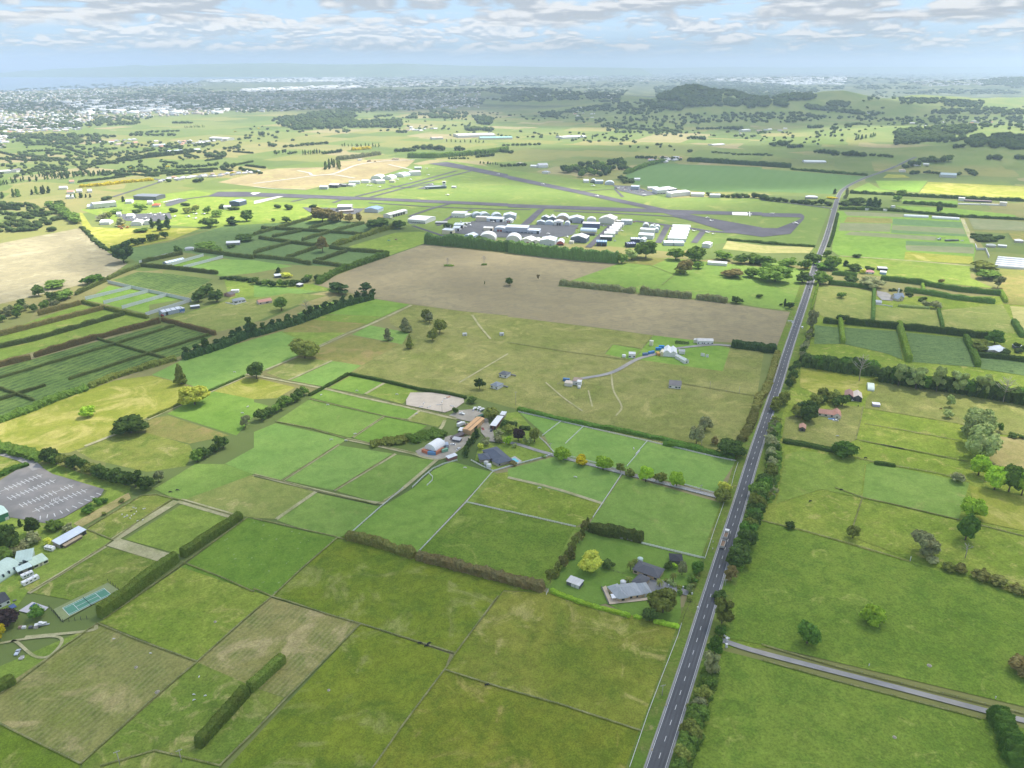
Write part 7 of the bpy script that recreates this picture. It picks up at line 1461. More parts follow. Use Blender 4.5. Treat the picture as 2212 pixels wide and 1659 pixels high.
hg('pale blue gabled hangar behind the poplar belt','E4',450,535,585,548,24,7,roof='gable',ridge='y',rise=3.2,wall=(.45,.55,.62),rf=(.62,.68,.74),front='.w.w'); hg('white barrel hangar behind the two small round trees','E4',682,545,925,549,26,2,roof='arch',ridge='y',rise=10,wall=(.66,.66,.63),rf=(.72,.72,.70)); hg('white barrel hangar right of the green gap','E4',1068,577,1288,582,26,2,roof='arch',ridge='y',rise=11,wall=(.66,.66,.64),rf=(.70,.71,.72),front='..ww.'); hg('cream white gabled hangar with a red brown base','E4',1290,592,1455,606,24,7,roof='gable',ridge='y',rise=3.4,wall=(.76,.74,.68),rf=(.76,.75,.72),front='.wR.'); hg('cream white lower hangar with a dark door','E4',1465,602,1560,607,20,6.5,roof='gable',ridge='y',rise=2.2,wall=(.76,.74,.68),rf=(.76,.75,.72),front='D..'); hg('broad pale blue-grey hangar behind the poplar belt','E4',1570,612,1785,622,28,8.5,roof='gable',ridge='y',rise=2.6,wall=(.52,.58,.62),rf=(.62,.67,.72),front='.w.w.',sky=(7,(.7,.74,.78)))
hg('small barrel hangar with a red front and white roof','E4',1815,612,1915,615,22,2.5,roof='arch',ridge='y',rise=5,wall=(.45,.12,.09),rf=(.66,.70,.74),front='D'); hg('dark gabled hangar with a pale grey roof','E5',168,492,398,508,24,8,roof='gable',ridge='y',rise=4,wall=(.14,.17,.22),rf=(.58,.60,.62),front='.W.'); bld('shed','small cream box beside the dark gabled hangar','E5',152,514,210,518,6,4,'shed',roof='flat',wall=(.74,.72,.6),rf=(.7,.7,.62))
hg('small dark fronted hangar, left of a pair at the back of the apron','E4',1588,246,1692,250,16,5,roof='gable',ridge='y',rise=3,wall=(.16,.18,.24),rf=(.64,.68,.74)); hg('small dark fronted hangar, right of a pair at the back of the apron','E4',1700,252,1800,254,16,5,roof='gable',ridge='y',rise=3,wall=(.16,.18,.24),rf=(.70,.72,.76)); hg('small grey gabled hangar at the apron grass','E4',1525,312,1638,314,13,5,roof='gable',ridge='y',rise=2.4,wall=(.35,.38,.42),rf=(.55,.6,.64)); hg('small pale blue arched hangar on the apron edge','E4',1642,318,1770,320,14,2,roof='arch',ridge='y',rise=5.5,wall=(.55,.62,.68),rf=(.6,.68,.74)); hg('white hangar with a big dark door facing the apron','E4',1776,326,1908,328,18,7,roof='gable',ridge='y',rise=1.8,wall=WH,rf=RW,front='.DD.'); hg('tiny pale arched hangar right of the dark door hangar','E4',1925,326,2005,328,14,2,roof='arch',ridge='y',rise=5,wall=(.58,.62,.66),rf=(.62,.68,.74)); hg('big barrel hangar with a tan front at the back of the apron','E4',1805,262,1988,266,26,2,roof='arch',ridge='y',rise=9.5,wall=(.48,.38,.30),rf=(.64,.68,.74))
hg('large grey gabled hangar with two dark doors','E5',152,214,365,218,26,8,roof='gable',ridge='y',rise=3.6,wall=(.42,.44,.50),rf=(.62,.65,.70),front='D...D'); hg('small white barrel hangar between the large gabled ones','E5',410,207,545,209,16,2,roof='arch',ridge='y',rise=7,wall=WH,rf=(.72,.74,.77),front='.w.'); hg('very large cream gabled hangar','E5',578,217,800,232,30,8.5,roof='gable',ridge='y',rise=5,wall=(.74,.71,.62),rf=(.73,.71,.66)); hg('white striped hangar at the end of the back row','E5',905,232,1060,238,18,7,roof='gable',ridge='x',rise=1.6,wall=(.5,.54,.6),rf=(.66,.68,.68),sky=(7,(.5,.54,.58))); bld('shed','small cream annex left of the striped hangar','E5',835,214,902,217,10,4,'shed',roof='gable',rise=1,wall=CR_,rf=(.72,.70,.66))
hg('hangar with a navy front and a wide white roof','E5',345,290,592,298,15,9,roof='gable',ridge='x',rise=1.8,wall=(.12,.14,.26),rf=(.74,.75,.77)); hg('pale blue curved roof hangar with small square windows','E5',312,358,545,368,15,3,roof='arch',ridge='x',rise=5,wall=(.7,.6,.4),rf=(.58,.68,.78)); hg('black glazed low barrel building','E5',318,398,522,402,8,1.5,roof='arch',ridge='x',rise=3.4,wall=(.1,.1,.11),rf=(.07,.075,.085),front='wwwwww')
for x1,x2,y,lb in((660,815,410,'nearest'),(695,860,372,'second'),(735,885,336,'third'),(770,910,304,'fourth'),(797,938,274,'farthest')): hg(f'white hangar row, {lb} of five stepping back beside the taxiway','E5',x1,y,x2,y+5,19,5.6,roof='gable',ridge='x',rise=1.8,wall=(.74,.73,.70),rf=(.74,.73,.71),sky=(9,(.66,.66,.66)))
hg('white roofed hangar with dark open bays','E5',600,468,772,474,11,6.5,roof='mono',ridge='x',rise=.8,wall=(.10,.13,.18),rf=(.66,.67,.68),front='DD'); hg('blue striped hangar with blue doors near the poplar belt','E5',545,548,695,553,12,7.5,roof='gable',ridge='x',rise=1.6,wall=(.10,.2,.36),rf=(.24,.38,.58),front='DD',sky=(4,(.66,.70,.74)))
hg('grey barrel hangar with a dark mouth','E5',1215,300,1312,303,18,2,roof='arch',ridge='y',rise=7.5,wall=(.3,.32,.34),rf=(.58,.60,.62),front='.D.')
for x1,x2,y,lb in((1320,1392,308,'left'),(1396,1474,312,'middle'),(1390,1450,354,'front')): hg(f'little white barrel hangar, {lb} one of the cluster','E5',x1,y,x2,y+2,13,2,roof='arch',ridge='y',rise=5.5,wall=(.56,.62,.66),rf=(.68,.73,.76))
hg('white gabled hangar behind the widest white roof','E5',1178,352,1388,366,15,6,roof='gable',ridge='x',rise=1.8,wall=(.70,.71,.70),rf=(.72,.74,.75),sky=(8,(.62,.66,.70))); hg('wide pale roofed hangar above the navy striped ones','E5',1150,440,1365,455,20,7,roof='gable',ridge='x',rise=2,wall=(.6,.62,.62),rf=(.64,.68,.70)); hg('navy hangar with white roof stripes, nearer one','E5',1000,572,1122,566,14,6,roof='gable',ridge='x',rise=1.4,wall=(.04,.05,.09),rf=(.07,.085,.18),sky=(4,(.62,.66,.72))); hg('navy hangar with a pale roof, farther one','E5',1045,498,1175,500,14,6,roof='gable',ridge='x',rise=1.4,wall=(.05,.06,.12),rf=(.60,.66,.74),sky=(4,(.10,.12,.24))); hg('pale blue roofed hangar right of the navy ones','E5',1165,498,1240,505,16,5.5,roof='gable',ridge='y',rise=1.6,wall=(.5,.54,.6),rf=(.64,.72,.78))
for x1,x2,y,lb in((1530,1662,542,'left'),(1676,1818,546,'right')): hg(f'pale blue striped hangar, front {lb} of the white block','E5',x1,y,x2,y+2,18,5,roof='gable',ridge='x',rise=1.8,wall=(.55,.6,.66),rf=(.58,.66,.74),sky=(5,(.72,.76,.80)))
for x1,x2,y,lb in((1585,1848,480,'nearest'),(1605,1866,440,'second'),(1622,1882,400,'third'),(1640,1897,356,'fourth'),(1652,1908,312,'farthest')): hg(f'long white hangar, {lb} of the parallel rows in the white block','E5',x1,y,x2,y+8,22,5.6,roof='gable',ridge='x',rise=1.8,wall=(.72,.73,.74),rf=(.73,.75,.77),sky=(8,(.66,.70,.74)))
hg('white ribbed hangar standing alone by the straw field','E5',2076,568,2190,580,17,6,roof='gable',ridge='y',rise=1.4,wall=(.72,.73,.74),rf=(.76,.77,.79),sky=(5,(.62,.66,.7)))
hg('very large white hangar with a row of windows, left of the apron','A2',1340,612,1492,624,44,6.5,roof='gable',ridge='x',rise=2.6,wall=(.70,.70,.68),rf=(.76,.76,.74),front='WWWWWWWW'); hg('long white hangar set diagonally by the runway grass','A2',1185,574,1338,532,16,6.5,roof='gable',ridge='x',rise=1.8,wall=(.70,.69,.64),rf=(.73,.73,.70),front='.DDDDD.'); hg('grey walled hangar with a pale roof by the runway','A2',728,509,850,507,30,8,roof='gable',ridge='x',rise=2,wall=(.42,.42,.4),rf=(.62,.63,.62)); hg('blue roofed hangar by the runway','A2',962,521,1080,527,28,6.5,roof='gable',ridge='y',rise=3,wall=(.48,.52,.56),rf=(.24,.34,.58)); bld('office_block','tan low office in front of the grey walled hangar','A2',745,530,870,522,10,4,'building',roof='flat',wall=(.4,.3,.24),rf=(.5,.46,.42))
hg('navy hangar with a striped blue roof near the runway end','A1',2000,466,2088,470,28,9,roof='gable',ridge='y',rise=2,wall=(.09,.11,.17),rf=(.30,.40,.58),sky=(6,(.56,.62,.72))); bld('building','large grey and white building with two window bands','A1',820,494,1018,474,24,10,'building',roof='gable',ridge='x',rise=2,wall=(.66,.66,.64),rf=(.58,.60,.62),front='WWW.WW'); bld('building','big flat dark shed beyond the red roof','A1',1165,412,1362,418,36,8,'shed',roof='gable',ridge='x',rise=1.6,wall=(.14,.15,.17),rf=(.20,.22,.25)); bld('house','building with a bright red roof among trees','A1',1325,478,1388,476,16,4,'house',roof='hip',rise=3,wall=(.6,.58,.54),rf=(.66,.13,.07))
for x1,x2,y,D,lb in((760,815,492,20,'white low building left of the grey and white one'),(1095,1150,448,22,'pale house beside the cone shaped tree'),(1285,1330,455,14,'white annex by the red roof'),(1105,1165,576,16,'white hangar behind the grey tall trees'),(1020,1055,560,14,'white shed left of the grey tall trees'),(870,955,632,22,'white marquee like hangar by the tan bank'),(1140,1235,640,20,'white arched hangar behind the orange machines'),(1255,1310,632,16,'small white arched hangar beside the cypress clump'),(1950,2010,498,10,'row of white huts near the navy hangar')):
    bld('airfield_building',lb,'A1',x1,y,x2,y-2,D,5,'building',roof='arch' if 'arch' in lb else 'gable',ridge='y' if 'arch' in lb else 'x',rise=3,wall=WH,rf=RW)
for x1,x2,y,r,lb in((585,645,362,RSAL,'salmon roofed house by the yellow flowering hedge'),(578,645,405,RW,'white roofed bungalow on the green slope'),(668,718,352,(.7,.7,.72),'white gabled house behind the dark cypress'),(768,805,352,(.7,.7,.72),'white house right of the dark cypress'),(515,585,325,(.5,.5,.5),'grey house at the end of the yellow hedge'),(610,650,270,(.5,.25,.18),'small brown roofed cottage above the yellow hedge')): bld('house',lb,'A1',x1,y,x2,y-3,14,4.5,'house',roof='gable',rise=3,wall=WH,rf=r)
for x,y,c,lb in((1040,655,(.6,.26,.08),'orange digger, left of the machine row'),(1075,645,(.7,.5,.06),'yellow digger in the machine row'),(1110,660,(.6,.26,.08),'orange digger, right of the machine row'),(1060,668,(.5,.18,.1),'red brown loader in front of the machine row'),(1160,632,(.55,.2,.1),'red machine by the arched hangars')): solid('digger',lb,'digger',G('A1',x,y),.4,[('body',-2.5,2.5,-1.3,1.3,1,2.8,c),('cab',-.6,1.2,-1.2,.2,2.8,4.2,c),('track',-2.6,2.6,-1.6,-1,0,1,DG),('track',-2.6,2.6,1,1.6,0,1,DG),('boom',2.5,6,-.3,.3,2.6,3.2,c)])
# white blocks behind the runway
for r,x1,y1,x2,y2,D,h,ro,rc,wc,lb in [('E7',215,537,330,537,18,6,'gable',RW,GY,'pale shed at the near end of the far hangar line'),('E7',352,512,480,517,22,7,'gable',(.76,.76,.74),DG,'white roofed hangar with a dark mouth in the far line'),('E7',482,497,600,502,16,5,'gable',(.3,.3,.3),DG,'dark roofed hangar in the far line'),('E7',612,492,700,498,14,4,'mono',RW,WH,'low white lean-to in the far line'),('E7',640,462,800,460,18,6,'gable',RG,WH,'grey roofed long hangar in the far line'),('E7',822,446,930,448,18,6,'gable',(.55,.6,.62),WH,'pale blue roofed hangar in the far line'),('E7',960,440,1050,446,22,6,'gable',(.3,.3,.33),WH,'dark roofed white hangar in the far line'),('E7',1050,458,1170,450,24,7,'gable',(.74,.74,.72),WH,'white roofed wide hangar in the far line'),
 ('E7',962,392,1110,396,32,3,'arch',(.76,.77,.78),WH,'large white arched hangar, left of three by the stripped earth'),('E7',1130,396,1262,402,32,3,'arch',(.74,.75,.77),WH,'large white arched hangar, middle of three by the stripped earth'),('E7',1285,352,1435,364,32,3,'arch',(.58,.68,.80),WH,'pale blue arched hangar, right of three by the stripped earth'),('E7',1532,342,1690,334,26,10,'gable',(.72,.72,.70),(.70,.70,.68),'tall white hangar at the head of the far line'),('E7',1592,247,1692,247,18,5,'gable',(.55,.58,.56),GY,'low grey building beyond the tall white hangar'),('E7',1225,437,1298,440,10,5,'flat',(.66,.62,.48),(.66,.62,.5),'cream trailer like block on the far grass'),
 ('E6',180,440,255,440,18,5,'mono',RW,WH,'white shed at the left of the far aircraft yard'),('E6',272,440,350,442,18,2,'arch',(.70,.72,.74),(.4,.4,.4),'white arched shed with a dark mouth in the aircraft yard'),('E6',345,458,462,458,24,7,'gable',(.6,.68,.74),(.36,.42,.48),'blue-grey hangar in the aircraft yard'),('E6',487,472,622,474,20,2,'arch',(.64,.70,.74),(.5,.55,.6),'pale barrel hangar in the aircraft yard'),('E6',862,542,975,547,22,8,'gable',(.55,.62,.68),(.38,.44,.5),'blue-grey tall shed among the parked cars'),('E6',1117,548,1265,545,10,5,'mono',(.74,.75,.76),WH,'long thin white roof behind the workshops'),('E6',1240,608,1408,600,26,9,'mono',(.66,.70,.74),(.74,.74,.72),'white workshop with a window band'),('E6',1415,602,1530,590,30,10,'mono',(.74,.75,.76),(.2,.22,.25),'tall white hangar with a dark open front'),('E6',1440,652,1722,626,16,9,'mono',(.74,.75,.76),(.74,.74,.74),'long plain white shed beside the runway grass'),('E6',1368,640,1440,655,8,8,'flat',(.72,.72,.72),(.74,.74,.74),'white end block of the long plain shed'),('E6',1735,640,1925,646,24,6,'gable',(.74,.75,.75),(.7,.7,.68),'white gabled shed with blue door near the dark trees'),('E6',2012,656,2160,658,14,6,'gable',(.66,.70,.72),(.56,.58,.58),'pale shed standing by the dark round trees')]:
    bld('hangar',lb,r,x1,y1,x2,y2,D,h,'hangar',roof=ro,ridge='y' if ro=='arch' else 'x',rise=7 if ro=='arch' else 1.6,wall=wc,rf=rc,front='WWWW' if 'window' in lb else 'DDD' if 'dark open' in lb or 'dark mouth' in lb else '')
bld('long_shed','long white shed with a ribbed roof beside the round trees','A3',1738,980,1905,992,12,4,'shed',roof='gable',ridge='x',rise=1.4,wall=WH,rf=(.74,.75,.75),sky=(5,(.6,.62,.64))); bld('house','large white gabled house beyond the cross runway','A3',270,135,350,132,20,7,'house',roof='gable',ridge='x',rise=5,wall=(.78,.78,.78),rf=(.5,.52,.55)); bld('house','long white house left of the gabled house beyond the runway','A3',195,130,265,132,16,4,'house',roof='gable',rise=2.4,wall=WH,rf=RW); bld('house','tan house among trees beyond the runway','A3',70,110,120,112,16,5,'house',roof='hip',rise=3,wall=(.6,.52,.4),rf=(.45,.4,.34)); bld('house','small white cottage by the runway road','A3',295,182,348,186,14,4,'house',roof='hip',rise=3,wall=WH,rf=(.4,.42,.46)); bld('shed','pale shed in the clump by the teal crop','A3',1100,245,1150,246,14,4,'shed',roof='gable',rise=2,wall=WH,rf=RW); bld('house','house with a pale roof in the trees by the road bend','A4',372,392,470,395,14,4,'house',roof='hip',rise=3,wall=(.4,.38,.35),rf=(.6,.64,.7))
# control tower
e=empty('control_tower',G('E7',2025,517),R(20),'airfield control tower with a glazed cab on a white shaft','control tower')
for nm,args,c in [('base_building',(-46,4,-7,7,0,5),(.10,.14,.17)),('base_roof',(-47,5,-8,8,5,5.6),(.28,.32,.35)),('shaft',(-3,3,-3,3,5.6,11.5),WH),('balcony',(-4.6,4.6,-4.6,4.6,11.5,12.1),WH),('cab_roof',(-4,4,-4,4,15.2,16),WH)]: b=MB(); b.box(*args); b.obj(nm,col_m(c),e)
b=MB(); b.tube([(0,0,12.1),(0,0,15.2)],[3.2,4],8); b.obj('cab_window',m_glass,e); b=MB(); b.tube([(0,0,16),(0,0,22)],[.25,.08],5); b.obj('antenna',col_m(GY),e)
bld('shed','low pale hut right of the control tower','E7',2130,518,2190,520,10,3,'shed',roof='gable',rise=2,wall=GY,rf=(.5,.5,.48))
# aircraft
for i,(r,x,y,d,lb,s) in enumerate([('A3',307,282,10,'small white aircraft taxiing on the cross runway, farther one',1.3),('A3',778,385,5,'small white aircraft on the middle of the cross runway',1.3),('A3',1735,573,150,'white aircraft on the runway edge, farther of the waiting pair',1.1),('A3',1770,601,175,'white aircraft on the runway edge, nearer of the waiting pair',1.2),('A3',990,688,20,'white aircraft beside the stepped hangar row',1.0),('A3',1740,703,200,'white twin aircraft on the grass corner, left one',1.2),('A3',1788,714,160,'white aircraft on the grass corner, right one',.9),('A3',1620,688,190,'white aircraft at the end of the white block',1.1),('A3',388,551,10,'white aircraft behind the small dark fronted hangars',1.1),('A3',515,742,5,'white aircraft between red fronted and dark gabled hangars',1.1),('A3',1275,634,15,'white aircraft behind the little barrel hangars',1.1),
 ('A4',283,605,5,'white aircraft turning at the runway end',1.5),('A4',88,521,100,'white aircraft near the runway threshold',1.1),('A2',2130,193,5,'small white aircraft far along the cross runway',1.2),('A2',1687,376,15,'lone white aircraft on the grass between the runways',1.4),('A2',1503,320,20,'white aircraft before the control tower, nearer one',1.5),('A2',1550,284,15,'white aircraft before the control tower, farther one',1.3),('A2',1022,294,170,'white aircraft on the far line grass, right of two together',1.2),('A2',993,292,175,'white aircraft on the far line grass, left of two together',1.2),('A2',1095,304,15,'white aircraft alone on the far line grass',1.2),('A2',1250,241,15,'white aircraft by the cream trailer block',1.3),('A2',1365,241,20,'white aircraft on the yellowish grass of the far line',1.3),('A2',1520,200,5,'white glider like aircraft by the tall white hangar',1.2),('A2',1505,143,5,'white aircraft by the low grey building',1.1),
 ('E4',555,329,10,'white aircraft at the apron corner, outermost',1.1),('E4',482,349,30,'white aircraft at the apron corner, beside the striped roof hangar',1.1),('E4',405,387,20,'white aircraft at the apron corner, nearest the cream hangar',1.1),('E4',890,278,5,'white aircraft before the dark doors of the white fronted hangar',1.2),('E4',1108,288,15,'white aircraft at the red door hangar',.9),('E4',1568,312,10,'white aircraft beside the small grey gabled hangar',.7),('E4',1157,430,60,'small white aircraft before the large grey hangar',.7),('E4',1690,452,20,'pale yellow-white aircraft alone on the dark apron',1.0),('E4',1650,308,60,'white aircraft beside the pale blue arched hangar',.8),('E6',372,643,5,'white aircraft with long wings on the cross runway, middle one of three',1.3),('E6',318,494,5,'white aircraft parked at the left of the far aircraft yard',1.6),('E6',1055,628,20,'green white aircraft on the edge of the far aircraft yard',1.4),('E6',1270,572,160,'large white aircraft beside the white workshop',2.2)]): aeroplane(r,x,y,d,lb,s)
for i,(x,y) in enumerate([(1308,541),(1348,553),(1265,578),(1192,591),(1520,563),(1392,536),(1422,553),(1642,564),(1706,541),(1778,541),(1702,580),(1160,580)]): aeroplane('A1',x,y,[10,20,15,30][i%4],'white light aircraft parked in the sunny flightline rows','1' and 1.25,'parked light aircraft on the sunny flightline')
for i in range(8): aeroplane('A1',1432+i*19,440-i*4,100,'white light aircraft in the line on the small apron near the runway',1.2,'line of light aircraft on the small apron')
# jet
e=empty('jet_airliner',G('E4',500,305),R(14),'grey white jet parked at the apron corner','aeroplane')
b=MB(); b.tube([(9,0,2.2),(8,0,2.3),(5,0,2.4),(-6,0,2.4),(-10,0,2.9)],[.2,.9,1.2,1.2,.3],10); b.obj('fuselage',m_white,e); b=MB(); b.prism([(2,2.1),(-1,2.1),(-1,2.3),(2,2.3)],-8,8,'y'); b.obj('wing',m_white,e); b=MB(); b.prism([(-10,2.8),(-7,2.8),(-9,6.2),(-10.5,6.2)],-.15,.15,'y'); b.obj('tail_fin',col_m(GY),e); b=MB(); b.box(-10.6,-9,-3,3,5.9,6.1); b.obj('tailplane',m_white,e); b=MB(); b.tube([(4,0,1.5),(4,0,0)],[.2,.2],5); b.tube([(-1,1.5,1.9),(-1,1.5,0)],[.2,.2],5); b.tube([(-1,-1.5,1.9),(-1,-1.5,0)],[.2,.2],5); b.obj('undercarriage',m_tyre,e)
# parked cars in the yards
CC=[WH,(.5,.5,.52),(.1,.1,.12),(.35,.06,.05),(.12,.2,.4),WH,(.6,.6,.6)]
for i in range(46):
    u=random.random(); x=620+480*u+random.uniform(-25,25); y=510+70*u+random.uniform(-35,22); carpx('E6',x,y,random.choice([20,110,60]),CC[i%7],'small parked vehicle in the crowded far aircraft yard',detail=False,group='vehicles parked in the far aircraft yard')
for r,x,y,d,c,lb in [('E4',320,470,10,WH,'white machinery parked behind the cream corner hangar'),('E4',345,462,40,WH,'white van behind the cream corner hangar'),('E5',225,375,10,WH,'white van beside the black glazed building'),('E5',240,350,30,WH,'white car above the van by the black glazed building'),('E5',285,330,100,WH,'white car before the pale blue curved hangar'),('E5',275,295,20,(.5,.2,.14),'red brown vehicle beside the navy fronted hangar'),('E5',545,390,10,WH,'white car right of the black glazed building'),('E5',650,265,60,WH,'white car at the end of the navy fronted hangar'),('E5',1100,205,15,(.6,.2,.15),'red and white vehicle at the striped hangar'),('E5',960,247,5,WH,'white car before the striped hangar'),('E5',815,478,5,(.66,.7,.76),'silver car beside the dark open bays'),('A2',1360,622,10,WH,'white car, left of three at the very large white hangar'),('A2',1380,626,10,WH,'white car, middle of three at the very large white hangar'),('A2',1405,629,10,WH,'white car, right of three at the very large white hangar'),('A2',1175,770,5,(.2,.5,.5),'small teal vehicle on the rough ground by the belt'),('A2',1238,762,5,(.45,.2,.15),'small rusty vehicle on the rough ground by the belt'),('A2',1190,580,30,(.2,.2,.24),'dark car by the diagonal white hangar'),('A2',1215,585,30,WH,'white car by the diagonal white hangar')]: carpx(r,x,y,d,c,lb,detail=False)
# ================================================================== traffic
def onroad(reg,x,y,off,rev=False):
    q=G(reg,x,y); k=min(range(len(RP)-1),key=lambda i:(RP[i]-q).length); d=RP[k+1]-RP[k]; a=math.atan2(d.y,d.x); s=Vector((d.y,-d.x,0)).normalized()
    t=(q-RP[k]).dot(d.normalized()); return RP[k]+d.normalized()*t+s*off,a+(math.pi if rev else 0)
P,a=onroad('C3',1890,850,-1.9)
def bins(e,x0,x1):
    for nm,q,c in [('bin_wall',(x0,x1,-1.25,-1.1,1.2,2.7),(.62,.6,.56)),('bin_wall',(x0,x1,1.1,1.25,1.2,2.7),(.62,.6,.56)),('tailgate',(x0,x0+.15,-1.1,1.1,1.2,2.7),(.5,.48,.45)),('headboard',(x1-.15,x1,-1.1,1.1,1.2,2.9),(.5,.48,.45)),('bin_floor',(x0,x1,-1.1,1.1,1.05,1.3),(.30,.2,.13)),('load',(x0+.2,x1-.2,-1.1,1.1,1.3,1.9),(.26,.17,.10))]: b=MB(); b.box(*q); b.obj(nm,col_m(c),e)
e=solid('tipper_truck','tipper truck with a white cab and open brown bin on the main road','truck',P+Vector((math.cos(a),math.sin(a),0))*6,a,[('cab',2.6,4.9,-1.25,1.25,.6,3.2,WH),('windscreen',4.9,4.97,-1.1,1.1,1.9,3.0,(.03,.03,.04)),('chassis',-4.2,4.6,-.5,.5,.7,1.05,DG)]); bins(e,-4.2,2.3)
for x in(-3,-1.8,3.7):
    for y in(-1.05,1.05): link('wheel',wheel_mesh(.52,.32),e,(x,y,.52))
e=solid('tipper_trailer','open tipper trailer towed behind the white cabbed truck','trailer',P-Vector((math.cos(a),math.sin(a),0))*5,a,[('chassis',-4.2,4,-.5,.5,.7,1.05,DG),('drawbar',4,6.5,-.1,.1,.7,.9,DG)]); bins(e,-4.2,3.4)
for x in(-3,-1.8,2.6):
    for y in(-1.05,1.05): link('wheel',wheel_mesh(.52,.32),e,(x,y,.52))
for r,x,y,off,rev,c,lb,v in [('B4',288,296,-1.9,False,(.30,.33,.38),'grey-blue car on the main road beside the ploughed field',False),('A4',400,1165,1.9,True,(.06,.06,.07),'dark car on the main road near the lime hedge',False),('A4',556,650,-1.9,False,WH,'white car on the main road by the runway end',False),('A4',584,488,-6,False,WH,'white van at the side road junction',True)]:
    P,a=onroad(r,x,y,off,rev); car(P+Vector((0,0,ZC[0])),a,c,lb,van=v)
carpx('B4',340,304,70,WH,'white van parked on the verge opposite the ploughed field',van=True); carpx('A4',520,462,20,WH,'white car on the side road by the runway grass')
solid('sign_trailer','white roadside sign trailer at the ploughed field corner','trailer',G('B4',262,262),R(20),[('board',-2,2,-.1,.1,1,3,WH),('bed',-1.6,1.6,-.8,.8,.5,.7,WH),('wheel',-.3,.3,-1,-.8,0,.6,(.03,.03,.03)),('wheel',-.3,.3,.8,1,0,.6,(.03,.03,.03))]); solid('roadside_sign','white angled board beside the sign trailer','sign',G('B4',234,258),R(-10),[('board',-2.4,2.4,-.1,.1,1.8,3,WH),('post',-2,-1.8,-.1,.1,0,1.8,GY),('post',1.8,2,-.1,.1,0,1.8,GY)])
for r,x,y,lb in(('D4',8,372,'white gate pillar at the gravel drive, upper one'),('D3',1902,440,'white gate pillar at the gravel drive, lower one')): solid('gate_pillar',lb,'pillar',G(r,x if r=='D3' else 8,y) if r=='D3' else G('D3',1905,388),.3,[('shaft',-.5,.5,-.5,.5,-.1,2.0,WH),('cap',-.6,.6,-.6,.6,2.0,2.3,WH)])
solid('gate','white wing rail at the gravel drive gate','gate',G('D3',1880,348),R(-45),[('rail',0,3.5,-.1,.1,.5,.75,WH),('rail',0,3.5,-.1,.1,1.1,1.35,WH),('post',-.1,.1,-.12,.12,-.1,1.5,WH)])
for r,x,y,c,lb in(('D3',1375,955,(.7,.5,.1),'yellow roadside marker post, upper of two'),('D3',1255,1345,(.7,.5,.1),'yellow roadside marker post, lower of two'),('D4',903,585,WH,'thin white stake in the deep pasture'),('D4',1970,860,WH,'white stake near the drive fence'),('C4',1250,985,WH,'leaning white post on the pasture fence'),('C3',1785,858,WH,'white marker by the roadside fence, upper'),('C3',1782,918,WH,'white marker by the roadside fence, lower')): solid('marker_post',lb,'post',G(r,x,y),.2,[('shaft',-.18,.18,-.12,.12,-.1,1.5 if 'leaning' not in lb else 3.4,c),('band',-.2,.2,-.14,.14,1.0,1.2,WH)])
# ================================================================== fences
RF=rail_fence
RF('long white rail fence from the house corner down to the brown hedge','C2 2082,240 1850,505 1430,945',4); RF('white post and rail fence across the near paddocks','C2 1850,508 2212,590 C3 0,588 590,722',5); RF('white rail fence curving along the yard lane','C2 1380,378 1470,290 1560,215 1650,175 1770,142',4); RF('white rail fence down to the hedge end','C2 1300,385 1105,548 855,768',5)
RF('white rail fence from the yard to the house corner','E1 940,975 1100,1060 1262,1132',3); RF('pale stone garden wall along the lawn with the pool','E1 1262,1132 1500,1060 1750,990 2000,925 2110,890',5,(.3,.6,.9),th=.35); RF('white rail fence by the farmyard grove','E1 1930,640 2040,740 2140,862',3)
RF('white rail fence along the drive, near side, first length','C3 410,112 760,197 1000,263 1050,277',4); RF('white rail fence along the drive, near side, last length','C3 1130,292 1400,362 1800,464',4); RF('white rail fence along the drive, far side, first length','C3 520,105 760,165 990,232',4); RF('white rail fence along the drive, far side, last length','C3 1500,345 1800,428',4)
RF('white rail fence dividing the paddocks below the drive','C3 988,268 900,400 740,642',4); RF('white rail fence dividing the paddocks above the drive','B3 1215,1300 1110,1420 C3 1150,60 1035,195',4); RF('white roadside fence above the drive entrance','C3 2003,165 1975,250 1940,385',4); RF('white roadside fence below the drive entrance','C3 1880,518 1800,740 1715,1000',4); RF('double white fence from the cypress hedge to the road','C3 1130,858 1400,925 1710,1000',4,(.4,.8,1.2,1.5)); RF('grey rail fence in front of the cypress hedge','C3 690,748 900,805 1130,858',4,m=mat('grey_rail',(.4,.38,.34),.1)); RF('long white rail fence in front of the dark paddock hedge','B3 90,1047 460,1132 900,1230 1220,1302 1800,1440 C3 1985,150',5)
RF('white divider fence in the back paddocks, left one','B3 460,1132 300,1255',4); RF('white divider fence in the back paddocks, right one','B3 657,1176 500,1325',4); RF('white roadside fence of the olive fields','D3 1060,1491 1220,1020 1345,690 1480,345 1510,245',5,(.5,.9,1.2)); RF('small curved white rail round the scrub island','E1 330,1165 385,1220 375,1270 300,1340',3)
